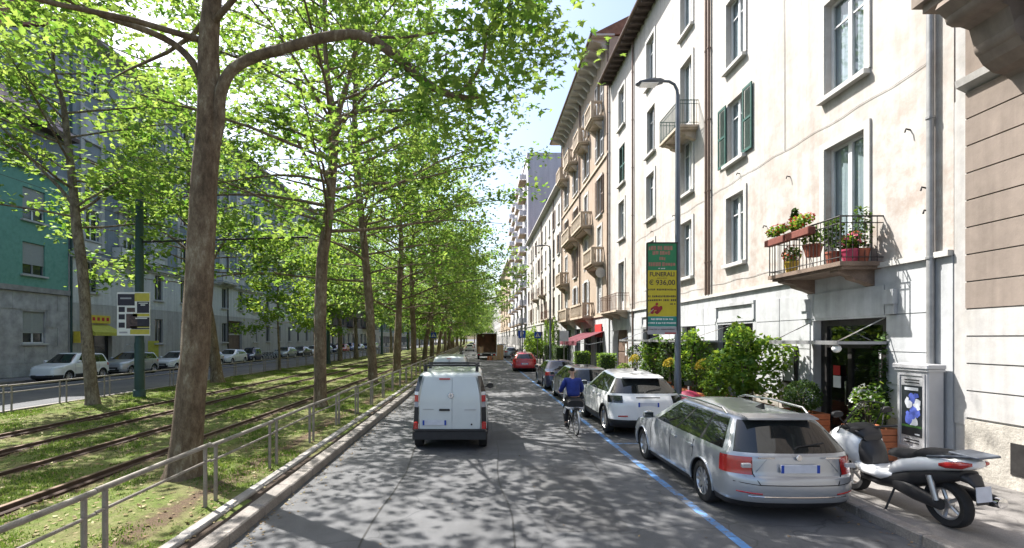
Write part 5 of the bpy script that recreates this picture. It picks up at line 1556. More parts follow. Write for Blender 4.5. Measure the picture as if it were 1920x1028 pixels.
def make_car(name, label, cat, loc, rz, col, P, group=None):
    """P: dict of proportions. Local axes: +y forward, origin on the road under the rear bumper's middle"""
    t = thing(name, label, cat, loc, rz, group)
    L, w_, g0 = P['L'], P['w'], P.get('g', .19)
    beltr, cowlz, roof, nose = P['beltr'], P['cowlz'], P['roof'], P['nose']
    rg, rtop, wtop, cowl, rw = P['rg'], P['rtop'], P['wtop'], P['cowl'], P['rw']
    roofr = P.get('roofr', roof-.05)
    keys = [
        (g0, g0, .14, L-.14, w_-.07, .30, .40),
        (g0+.10, g0+.09, .035, L-.03, w_-.02, .30, .48),
        (.46, .44, .0, L, w_, .32, .55),
        (.62, .58, .02, L-.005, w_+.002, .32, .58),
        (beltr-P.get('tz',.22), nose-.13, .05, L-.03, w_, .30, .60),
        (beltr-.05, nose, P.get('tail', rg-.03), L-.17, w_-.02, .28, .55),
        (beltr, cowlz, rg, cowl, w_-.055, .22, .35),
        (roofr-.075, roof-.075, rtop, wtop, rw+.045, .16, .22),
        (roofr-.02, roof-.025, rtop+.10, wtop-.10, rw-.05, .16, .20),
        (roofr, roof, rtop+.45, wtop-.45, rw-.32, .12, .12)]
    wr = P['wr']; wy = (P['wy0'], P['wy0']+P['wb']); ra = wr*1.14
    V, F, T, Nn, width_at = car_shell(keys, [(y, wr) for y in wy], ra, subs=(2,3,3,3,3,3,6,2,2), bow=P.get('bow', (.07,.12)))
    bins = {}
    sills = P.get('dark_low', False); pillars = P.get('side', [(.03,.30),(.335,.63),(.655,.955)])
    solid_rear = P.get('panel_rear', False)
    for f, (k, fr, c, u) in zip(F, T):
        key = 'body'
        if c == 'U': key = 'underside'
        elif k <= 0 or (k == 1 and sills): key = 'lower'
        elif k <= 1 and P.get('dark_bumper'): key = 'bumper'
        elif k == 2 and P.get('dark_bumper2') and c in ('B','LB','RB'): key = 'bumper'
        elif k == 6:
            if c in 'LR' and len(c) == 1:
                key = 'pillar%s%d' % (c, sum(u > b_ for _, b_ in pillars))
                for i, (a, b) in enumerate(pillars):
                    if a <= u <= b: key = 'side_window%s%d' % (c, i)
                if u < pillars[0][0] or u > pillars[-1][1]: key = 'body'
                if solid_rear and u < pillars[0][0]: key = 'body'
            elif c == 'F' or (c in ('LF','RF') and u > .55): key = 'windscreen'
            elif c == 'B' or (c in ('LB','RB') and u > P.get('dpillar', .60)):
                key = 'body' if solid_rear else 'rear_window'
            elif c in ('LB','RB') and P.get('dark_d'): key = 'pillar' + c
        elif c == 'F' and k in P.get('grille', (2,)) and abs(u) < .75: key = 'grille'
        if c in ('LF','RF') and k in P.get('head', (4,)) and .2 < u: key = 'headlight' + c
        if c in ('L','R') and k in (2,3,4,5):
            for i, (a, b) in enumerate(P.get('doors', [(.20,.475),(.475,.76)])):
                if a <= u <= b: key = 'door%s%d' % (c, i)
        if k >= 7 and P.get('roofdark'): key = 'roof'
        tl = P.get('tail_light')
        if tl and k in tl[0]:
            if c in ('LB','RB') and tl[1] <= u <= P.get('tail_max', 1): key = 'taillight' + c
            if c == 'B' and abs(u) > tl[2]: key = 'taillight' + ('L' if u < 0 else 'R') + 'B'
            if c in 'LR' and len(c) == 1 and u < tl[3]: key = 'taillight' + c + 'B'
        if k in (3,4) and c in ('B',) and not solid_rear and key == 'body': key = 'tailgate'
        bins.setdefault(key, []).append(f)
    mats = {'body': col, 'tailgate': col, 'lower': M['plastic'], 'bumper': M['plastic'], 'underside': M['black'], 'pillar': M['black'], 'roof': M['black'],
            'windscreen': M['cglass'], 'rear_window': M['cglass'], 'grille': M['plastic']}
    for key, fs in bins.items():
        nm = 'pillar' if key.startswith('pillar') else 'side_window' if key.startswith('side_window') else 'headlight' if key.startswith('headlight') else 'taillight' if key.startswith('taillight') else 'door' if key.startswith('door') else key
        mt = mats.get(key) or (M['black'] if nm == 'pillar' else M['cglass'] if nm == 'side_window' else M['lens'] if nm == 'headlight' else M[P.get('tailmat','red')] if nm == 'taillight' else col)
        o = shell_part(nm, V, Nn, fs, mt, t, .006 if nm in ('headlight','taillight') else 0)
        if nm == 'door':
            c = np.mean([V[list(f)].mean(0) for f in fs], 0); s = math.copysign(1, c[0])
            ymin = min(V[q_][1] for f in fs for q_ in f)
            yb = ymin + .18; zb = beltr-.13
            hx = width_at(yb+.1, zb)+.012
            part('handle', MB().bev(s*hx-.018, s*hx+.018, yb, yb+.2, zb-.018, zb+.018, .006), M['chrome'] if P.get('chromeh') else col, o)
            # shut line along the rear and lower edge
            xs = sorted({round(float(V[q_][1]),2) for f in fs for q_ in f})
    # shut lines (grooves read as thin dark strips)
    sm = MB()
    for s in (-1, 1):
        for a in sorted({x for d in P.get('doors', [(.20,.475),(.475,.76)]) for x in d}):
            y = .30 + (L-.86)*a
            if any(abs(y-q_) < ra+.02 for q_ in wy):
                y = min((q_+m_*(ra+.03) for q_ in wy for m_ in (-1,1)), key=lambda v: abs(v-y)) if False else y
            pts = []
            for z in np.linspace(max(g0+.16, .33), beltr-.04, 7):
                if all(math.hypot(y-q_, z-wr) > ra+.01 for q_ in wy):
                    pts.append((s*(width_at(y, z)+.001), y, z))
            if len(pts) > 2: sm.tube(pts, .005, 4)
    if sm.v: part('shut_lines', sm, M['seam'], t)
    # wheel arches, wells, wheels
    for y in wy:
        for s in (-1, 1):
            wl = MB(); n = 14; vs = []; fs = []
            for k in range(n+1):
                a = math.pi*k/n
                yy, zz = y+ra*math.cos(a), wr+ra*math.sin(a)
                xx = width_at(yy, min(zz, beltr-.1))-.004
                vs += [(s*xx, yy, zz), (s*(w_-.36), yy, zz)]
            for k in range(n): fs.append((2*k, 2*k+1, 2*k+3, 2*k+2))
            wl.add(vs, fs)
            wl.add([(s*(w_-.36), y+ra*math.cos(math.pi*k/n), wr+ra*math.sin(math.pi*k/n)) for k in range(n+1)], [tuple(range(n+1))])
            part('wheel_well', wl, M['black'], t)
            lp = [(s*(width_at(y+ra*math.cos(a), min(wr+ra*math.sin(a), beltr-.1))+.002), y+ra*math.cos(a), wr+ra*math.sin(a)) for a in np.linspace(-.12, math.pi+.12, 20)]
            part('arch_lip', MB().tube(lp, P.get('lip', .016), 6), M['plastic'] if P.get('dark_lip') else col, t, 60)
            tm, rm, bm_ = wheel_meshes(wr, P.get('ww', .215), P.get('spokes', 10), P.get('dark_rim', False))
            wo = link('wheel', tm, t, (s*(w_-.03-P.get('ww', .215)/2), y, wr))
            if s > 0: wo.rotation_euler = (0,0,math.pi)
            if rnd.random() < 2: wo.rotation_euler.x = rnd.uniform(0, 1)
            link('rim', rm, wo); link('brake_disc', bm_, wo)
    # door mirrors
    for s in (-1, 1):
        y = cowl-.42-.12; z = cowlz+.05
        mm = MB().loft([(y-.06, s*(w_+.10), z+.02, .085, .065),(y, s*(w_+.10), z+.02, .105, .08),(y+.06, s*(w_+.09), z+.02, .09, .065),(y+.10, s*(w_+.08), z+.02, .05, .04)], 14)
        mm.tube([(s*(w_-.05), y+.03, z-.03),(s*(w_+.05), y+.03, z-.01)], .02, 6)
        o = part('door_mirror', mm, P.get('mirrormat', col), t, 50)
        part('mirror_glass', MB().box(s*(w_+.02), s*(w_+.18), y-.066, y-.061, z-.03, z+.07), M['cglass'], o)
    # number plate
    pz = P.get('plate_z', .78); px = P.get('plate_x', 0); py = P.get('plate_y', .0)
    po = part('number_plate', MB().box(px-.26, px+.26, py-.03, py-.018, pz-.055, pz+.055), M['plate'], t)
    for s in (-1, 1): part('plate_band', MB().box(px+s*.26, px+s*.22, py-.033, py-.0305, pz-.055, pz+.055), M['signblue'], po)
    part('front_plate', MB().box(-.26, .26, L-.012, L+.004, .36, .47), M['plate'], t)
    # aerial
    if P.get('aerial', True):
        part('aerial', MB().prism([(rtop+.42, roof-.015),(rtop+.62, roof-.005),(rtop+.44, roof+.075)], 'x', -.02, .02), M['black'], t)
    return t, V, width_at
WAGON = dict(L=4.67, w=.905, beltr=.95, cowlz=.97, roof=1.465, nose=.78, rg=.11, rtop=.46, wtop=2.72, cowl=3.58, rw=.56, roofr=1.42, wr=.322, wy0=1.02, wb=2.69,
             side=[(.035,.275),(.30,.585),(.61,.935)], doors=[(.265,.505),(.505,.765)], spokes=10, tail_light=((4,), 0, 1.0, .03), plate_z=.76, plate_y=.05, bow=(.10,.14), dpillar=.35, tail_max=.84, tz=.29)
SUV = dict(L=4.37, w=.945, g=.25, beltr=1.10, cowlz=1.10, roof=1.64, nose=.93, rg=.20, rtop=.62, wtop=2.35, cowl=3.25, rw=.57, roofr=1.53, wr=.365, wy0=.86, wb=2.66,
           side=[(.07,.30),(.325,.60),(.625,.94)], doors=[(.25,.52),(.52,.78)], spokes=5, dark_low=True, dark_bumper=True, dark_bumper2=False, tail_light=((4,), 0, .93, .03),
           plate_z=.84, plate_y=.07, dark_lip=True, lip=.02, bow=(.09,.13), dpillar=.15, dark_d=True, tailmat='cglass', tail_max=.75)
HATCH = dict(L=4.15, w=.885, beltr=.98, cowlz=.98, roof=1.47, nose=.78, rg=.10, rtop=.42, wtop=2.25, cowl=3.1, rw=.55, roofr=1.41, wr=.315, wy0=.80, wb=2.55,
             side=[(.05,.25),(.275,.58),(.605,.94)], doors=[(.24,.50),(.50,.77)], spokes=7, tail_light=((4,), 0, .98, .03), plate_z=.62, plate_y=.02)
SEDAN = dict(L=4.6, w=.90, beltr=.96, cowlz=.96, roof=1.44, nose=.76, rg=.72, tail=.08, rtop=1.35, wtop=2.7, cowl=3.5, rw=.54, roofr=1.41, wr=.325, wy0=.98, wb=2.75,
             side=[(.06,.26),(.285,.58),(.605,.93)], doors=[(.25,.50),(.50,.77)], spokes=10, tail_light=((4,), 0, .9, .03), plate_z=.72, plate_y=.04)
VAN = dict(L=4.28, w=.895, g=.23, beltr=1.02, cowlz=1.12, roof=1.79, nose=.95, rg=.045, rtop=.13, wtop=2.65, cowl=3.45, rw=.68, roofr=1.76, wr=.315, wy0=.70, wb=2.70, ww=.195,
           side=[(.65,.955)], doors=[(.30,.55),(.55,.80)], spokes=6, panel_rear=True, dark_bumper=True, dark_low=True, tail=.03, plate_z=.64, plate_y=-.02, plate_x=-.34, bow=(.06,.14),
           mirrormat=None, dark_lip=True, aerial=False)
MINI = dict(L=3.6, w=.82, beltr=.94, cowlz=.96, roof=1.49, nose=.82, rg=.12, rtop=.5, wtop=1.95, cowl=2.7, rw=.52, roofr=1.43, wr=.295, wy0=.62, wb=2.3,
            side=[(.06,.40),(.43,.94)], doors=[(.40,.78)], spokes=8, tail_light=((4,), .3, 1.1, -1), plate_z=.7)
MPV = dict(HATCH, L=4.25, w=.90, roof=1.665, roofr=1.6, beltr=1.06, cowlz=1.08, nose=.92, wtop=2.55, cowl=3.3, rw=.60, rtop=.32, dark_low=True, wr=.335)
M['whitescoot'] = paint('white_scooter_paint', (.80,.81,.82), 0, .25)
M['smoke'] = clear_glass('smoked_windscreen', (.42,.43,.42), .10)
M['silver'] = paint('silver_car_paint', (.38,.40,.425), .45, .28)
M['whitecar'] = paint('white_car_paint', (.70,.71,.71), 0, .3)
M['whitevan'] = paint('white_van_paint', (.56,.60,.60), 0, .42)
M['redcar'] = paint('red_car_paint', (.42,.02,.03), .1, .3)
M['navy'] = paint('navy_car_paint', (.02,.028,.075), .2, .3)
M['greycar'] = paint('grey_car_paint', (.22,.245,.27), .4, .3)
M['bluecar'] = paint('blue_car_paint', (.05,.10,.26), .3, .3)
M['blackcar'] = paint('black_car_paint', (.02,.021,.024), .2, .3)
M['beigecar'] = paint('beige_car_paint', (.42,.36,.29), .3, .35)
VAN['mirrormat'] = M['plastic']

# silver estate car at the kerb
OC, V_, wa = make_car('estate_car', 'silver estate car with roof rails parked at the kerb beside the scooter', 'car', (4.32,6.62,0), R(.0), M['silver'], WAGON)
OC.scale = (1,1,.985)
for s in (-1, 1):
    part('roof_rail', MB().tube([(s*.60,.78,1.40),(s*.605,.90,1.475),(s*.61,1.7,1.50),(s*.60,2.5,1.485),(s*.585,2.72,1.42)], .018, 8), M['chrome'], OC, 60)
    part('tail_lamp_inset', MB().bev(s*.70-.06, s*.70+.06, .045, .105, .775, .83, .008), M['kiosk'], OC)
    pass
part('roof_spoiler', MB().prism([(.46,1.385),(.385,1.372),(.40,1.392),(.62,1.430)], 'x', -.50, .50), M['silver'], OC)
part('rear_wiper', MB().tube([(0,.15,1.0),(.05,.165,1.03),(.42,.19,1.08)], .011, 5), M['black'], OC)
part('tailgate_badge', MB().lathe([(.001,-.006),(.035,-.006),(.04,.0),(.001,.002)], (0,.045,.905), 'y', 16), M['chrome'], OC)
def on_rear(V, x, z, out=.002):
    d = np.hypot(V[:,0]-x, (V[:,2]-z)) + np.where(V[:,1] > 1.2, 9, 0)
    i = np.argsort(d)[:5]; w = 1/(d[i]+.01)**2
    return (x, float((V[i,1]*w).sum()/w.sum())-out, z)
def rear_line(V, pts, n=10):
    out = []
    for (x0,z0),(x1,z1) in zip(pts[:-1], pts[1:]):
        for k in range(n): out.append(on_rear(V, x0+(x1-x0)*k/n, z0+(z1-z0)*k/n))
    out.append(on_rear(V, *pts[-1])); return out
part('tailgate_gap', MB().tube(rear_line(V_, [(-.60,.90),(-.60,.68),(-.52,.535),(.52,.535),(.60,.68),(.60,.90)]), .006, 5), M['seam'], OC)
part('bumper_gap', MB().tube(rear_line(V_, [(-.84,.56),(-.52,.535)]), .005, 5).tube(rear_line(V_, [(.52,.535),(.84,.56)]), .005, 5), M['seam'], OC)
part('tailgate_crease', MB().tube(rear_line(V_, [(-.56,.70),(-.40,.885),(.40,.885),(.56,.70)]), .004, 5), M['greycar'], OC)
part('bumper_strip', MB().tube(rear_line(V_, [(-.66,.375),(.66,.375)], 14), .010, 6), M['chrome'], OC)
for s in (-1,1): part('rear_reflector', MB().tube(rear_line(V_, [(s*.50,.415),(s*.78,.43)], 6), .012, 6), M['red'], OC)
part('badge_bar', MB().box(-.55,-.33,.042,.05,.895,.915).box(.35,.55,.042,.05,.895,.915), M['chrome'], OC)

# white SUV ahead of it
RR, V_, wa = make_car('white_suv', 'white SUV-style hatchback with dark lower panels parked ahead of the silver estate', 'car', (4.27,12.35,0), 0, M['whitecar'], SUV)
part('roof_spoiler', MB().prism([(.60,1.49),(.44,1.475),(.47,1.50),(.8,1.545)], 'x', -.52, .52), M['whitecar'], RR)
part('rear_wiper', MB().tube([(0,.24,1.14),(.05,.25,1.17),(.40,.31,1.22)], .011, 5), M['black'], RR)
for s in (-1, 1):
    part('rear_reflector', MB().box(s*.66-.12, s*.66+.12, -.01, .012, .55, .58), M['red'], RR)
part('lettering_bar', MB().box(-.3,.3,.09,.10,1.0,1.025), M['seam'], RR)
make_car('grey_hatchback', 'grey-blue hatchback parked behind the cyclist and ahead of the white SUV', 'car', (4.15,17.9,0), 0, M['greycar'], dict(WAGON, L=4.4, roof=1.45))
make_car('navy_car', 'dark navy saloon parked farther ahead near the burgundy awning', 'car', (4.12,23.5,0), 0, M['navy'], dict(SEDAN, L=4.45, roof=1.42))
make_car('red_hatchback', 'red hatchback stopped beyond the parked cars', 'car', (3.5,37.0,0), R(-3), M['redcar'], dict(HATCH, L=4.35, w=.90, roof=1.47))

# white panel van in the lane
KV, V_, wa = make_car('panel_van', 'white panel van with black roof bars and blank twin rear doors', 'van', (-.62,11.0,0), 0, M['whitevan'], dict(VAN, w=.86, wy0=.55, roof=1.77, roofr=1.74))
zt = 1.64
def rear_door(x0, x1, sgn):
    """one leaf of the twin rear doors, narrower at the top"""
    zs = [.47,.75,1.02,1.25,1.45,1.64]
    xo = [.66,.675,.675,.655,.62,.57]; yo = [-.012,-.014,-.008,.012,.045,.085]
    vs = []; fs = []
    for z, xw, y in zip(zs, xo, yo):
        a = x0; b_ = xw*sgn
        vs += [(a,y-.018,z),(b_,y-.005,z),(a,y+.05,z),(b_,y+.06,z)]
    n = len(zs)
    for i in range(n-1):
        p = 4*i; q_ = p+4
        fs += [(p,p+1,q_+1,q_),(p+1,p+3,q_+3,q_+1),(p,q_,q_+2,p+2)]
    fs += [(0,2,3,1),(4*(n-1),4*(n-1)+1,4*(n-1)+3,4*(n-1)+2)]
    return MB().add(vs, fs)
dl = part('rear_door', rear_door(.044,0,-1), M['whitevan'], KV, 30)
dr = part('rear_door', rear_door(.052,0,1), M['whitevan'], KV, 30)
part('handle', MB().bev(-.24,.0,-.055,-.03,.90,.945,.012), M['plastic'], dl)
part('round_badge', MB().lathe([(.001,-.012),(.052,-.012),(.06,.0),(.06,.01),(.001,.01)], (.02,-.03,1.235), 'y', 20), M['chrome'], dl, 30)
part('badge_emblem', MB().prism([(.02,1.278),(.048,1.235),(.02,1.192),(-.008,1.235)],'y',-.048,-.0425), M['kiosk'], dl)
part('brake_light', MB().box(-.24,.0,.03,.05,1.585,1.615), M['red'], KV)
part('side_strip', MB().box(-.60,-.36,-.034,-.029,.925,.94), M['kiosk'], dl); part('side_strip', MB().box(.32,.58,-.034,-.029,.915,.93), M['kiosk'], dr)
part('lock', MB().lathe([(.001,-.006),(.02,-.006),(.02,.004),(.001,.004)], (.48,-.03,.6), 'y', 10), M['seam'], dr)
for s in (-1, 1):
    # dark corner glass, tall lamp stacks and low reflectors
    part('corner_glass', MB().add([(s*.685,-.004,1.32),(s*.79,.06,1.32),(s*.70,.14,1.66),(s*.62,.075,1.66),(s*.685,.03,1.32),(s*.78,.09,1.32),(s*.69,.17,1.66),(s*.61,.1,1.66)],[(0,1,2,3),(4,7,6,5),(0,3,7,4),(1,5,6,2)]), M['cglass'], KV)
    lamp = lambda z0, z1, m: part('taillight', MB().add([(s*.70,-.018,z0),(s*.785,.03,z0),(s*.785,.045,z1),(s*.70,-.008,z1),(s*.70,.04,z0),(s*.795,.09,z0),(s*.795,.1,z1),(s*.70,.05,z1)],[(0,1,2,3),(4,7,6,5),(0,4,5,1),(3,2,6,7),(1,5,6,2),(0,3,7,4)]), M[m], KV)
    lamp(1.25,1.32,'lens'); lamp(1.10,1.247,'red'); lamp(.98,1.097,'bgrey')
    part('corner_trim', MB().add([(s*.70,-.016,.62),(s*.81,.04,.62),(s*.79,.035,.978),(s*.70,-.014,.978),(s*.70,.04,.62),(s*.81,.09,.62),(s*.80,.09,.978),(s*.70,.05,.978)],[(0,1,2,3),(4,7,6,5),(0,4,5,1),(3,2,6,7),(1,5,6,2),(0,3,7,4)]), M['plastic'], KV)
    part('low_reflector', MB().bev(s*.755-.05,s*.755+.05,-.035,.02,.50,.66,.02), M['red'], KV)
bm = MB().bev(-.83,.83,-.055,.16,.27,.475,.035); bm.bev(-.78,.78,-.07,.0,.455,.50,.012)
part('rear_bumper', bm, M['plastic'], KV, 40)
for y in (.62, 1.75):
    rb = MB().tube([(-.66,y,1.87),(.66,y,1.87)], .026, 8)
    for s in (-1,1): rb.bev(s*.60-.035, s*.60+.035, y-.05, y+.05, 1.66, 1.875, .008)
    part('roof_bar', rb, M['black'], KV, 40)

VN2 = dict(VAN); 
KV2, _, _ = make_car('white_van', 'second white van just ahead of the van with the roof bars', 'van', (-1.18,20.3,0), 0, M['whitevan'], dict(VAN, roof=1.80, roofr=1.77, rw=.58))
part('door_gap', MB().box(-.006,.006,-.02,.10,.5,1.6), M['seam'], KV2); part('brake_light', MB().box(-.09,.09,.045,.06,1.66,1.685), M['red'], KV2)
for s in (-1,1): part('taillight', MB().bev(s*.76-.06,s*.76+.06,-.03,.05,.7,1.2,.01), M['red'], KV2)

# cars on the shaded side road, all facing the camera
NG = 'cars parked along the far side road'
def left_car(name, label, y_front, x, col, P, cat='car'):
    c, _, _ = make_car(name, label, cat, (x, y_front+P['L'], 0), math.pi, M[col], P, NG)
    for s in (-1,1):
        part('fog_lamp', MB().lathe([(.001,-.01),(.055,-.01),(.06,.01),(.001,.01)], (s*.62, P['L']-.10, .45), 'y', 12), M['lens'], c)
    part('lower_grille', MB().bev(-.5,.5,P['L']-.05,P['L']+.006,.30,.44,.02), M['plastic'], c)
    return c
left_car('white_car', 'white tall hatchback parked in front of the green house', 27.6, -24.35, 'whitecar', dict(MPV, grille=()))
left_car('silver_hatchback', 'silver tall hatchback parked by the yellow awning', 33.0, -24.4, 'silver', dict(MPV, L=3.85, wb=2.35, cowl=3.0, wtop=2.2, roof=1.59, roofr=1.53, dark_low=False))
left_car('small_white_car', 'small white city car ahead of the silver hatchback', 38.2, -24.4, 'whitecar', MINI)
left_car('blue_white_car', 'pale blue car parked between the thick trunk and the white hatchback', 42.4, -24.4, 'silver', dict(HATCH, L=3.9, wb=2.4, cowl=2.95, wtop=2.1))
left_car('white_hatchback', 'white hatchback parked before the street door', 46.8, -24.4, 'whitecar', HATCH)
left_car('smart_car', 'tiny dark two-seater parked before the young tree', 51.8, -24.35, 'navy', dict(MINI, L=2.7, wb=1.85, wy0=.42, cowl=2.1, wtop=1.55, rtop=.22, rg=.06, roof=1.54, roofr=1.52))
for i, (y, colr, Pp, nm) in enumerate(((60.5,'greycar',HATCH,'grey hatchback beyond the bicycles'),(66,'blackcar',SEDAN,'black saloon behind the tram pole'),(71.5,'whitecar',MINI,'white city car past the tram pole'),(76.5,'bluecar',HATCH,'blue hatchback past the white city car'),(82,'navy',SEDAN,'navy saloon before the brown block'),(88,'redcar',MINI,'red city car before the brown block'),(93,'bluecar',MPV,'blue tall car before the brown block'),(99,'greycar',SEDAN,'grey saloon at the brown block'),(106,'bluecar',HATCH,'far blue hatchback on the side road'),(113,'whitecar',MPV,'far white tall car on the side road'))):
    left_car('parked_car', nm, y, -24.35, colr, Pp)
# far parked cars on the right
for i, (y, colr, Pp, nm) in enumerate(((62,'silver',HATCH,'silver hatchback parked beyond the box truck'),(68,'blackcar',SEDAN,'black saloon parked beyond the scooters'),(79,'whitecar',HATCH,'white hatchback past the crossing'),(85,'greycar',MPV,'grey tall car past the crossing'),(91,'bluecar',HATCH,'blue hatchback far down the right kerb'),(98,'silver',SEDAN,'silver saloon far down the right kerb'))):
    make_car('parked_car', nm, 'car', (4.2,y,0), 0, M[colr], Pp, 'cars parked far down the right kerb')
for i, (x, y, colr, nm) in enumerate(((-1.6,96,'whitecar','white car coming in the far left lane'),(1.2,120,'greycar','grey car far ahead in the lane'),(-1.7,135,'blackcar','black car far ahead near the end of the street'))):
    make_car('driving_car', nm, 'car', (x,y,0), 0, M[colr], HATCH, 'cars far ahead on the road')

# box truck with open rear, loads around it
t = thing('box_truck', 'white box truck stopped with its rear open', 'truck', (1.02,58,0))
bx = MB(); W, H0, H1, D = 1.22, .75, 3.15, 4.6
bx.box(-W,-W+.07,0,D,H0,H1); bx.box(W-.07,W,0,D,H0,H1); bx.box(-W+.07,W-.07,0,D,H1-.08,H1); bx.box(-W+.07,W-.07,0,D,H0,H0+.06); bx.box(-W+.07,W-.07,D-.06,D,H0+.06,H1-.08)
part('box_body', bx, M['whitecar'], t)
ib = MB(); ib.box(-W+.071,-W+.09,.05,D-.07,H0+.065,H1-.085); ib.box(W-.09,W-.071,.05,D-.07,H0+.065,H1-.085); ib.box(-W+.09,W-.09,D-.085,D-.065,H0+.065,H1-.085)
part('interior_lining', ib, M['boxinside'], t)
part('chassis', MB().box(-.5,.5,.05,6.2,.5,.74), M['black'], t); part('bumper_bar', MB().box(-1.1,1.1,-.05,.05,.42,.56), M['black'], t)
part('cab', MB().prism([(4.75,.55),(6.5,.55),(6.55,1.3),(6.15,2.35),(4.75,2.45)],'x',-1.05,1.05), M['whitecar'], t)
part('windscreen', MB().add([(-.95,6.57,1.36),(.95,6.57,1.36),(.9,6.2,2.28),(-.9,6.2,2.28)],[(0,1,2,3)]), M['cglass'], t)
for s in (-1,1):
    part('taillight', MB().box(s*.9-.13,s*.9+.13,-.06,-.04,.56,.68), M['red'], t)
    for y in (1.1, 5.3):
        tm, rm, br = wheel_meshes(.36,.24,6)
        wo = link('wheel', tm, t, (s*.95,y,.36)); wo.rotation_euler = (0,0,math.pi if s > 0 else 0); link('rim', rm, wo)
def crate(name, label, loc, dims, mat='cardb', group='loads around the box truck', rz=0):
    a, b_, c = dims
    t = thing(name, label, 'box', loc, rz, group)
    part('carton', MB().bev(-a/2,a/2,-b_/2,b_/2,0,c,.012), M[mat], t)
    part('tape', MB().box(-.03,.03,-b_/2-.003,-b_/2-.001,.02,c-.02), M['beigecar'], t)
crate('cardboard_box', 'cardboard box standing inside the truck at its left', (.35,58.5,.812), (.6,.5,.75))
crate('tall_cardboard_panel', 'tall upright cardboard load standing beside the truck', (2.62,58.3,0), (.75,.5,1.75))
crate('cardboard_box', 'low orange-brown box on the road behind the truck', (1.35,57.2,0), (.55,.45,.45), 'terra')
crate('cardboard_box', 'second low box on the road near the tall load', (1.95,57.5,0), (.45,.4,.5))

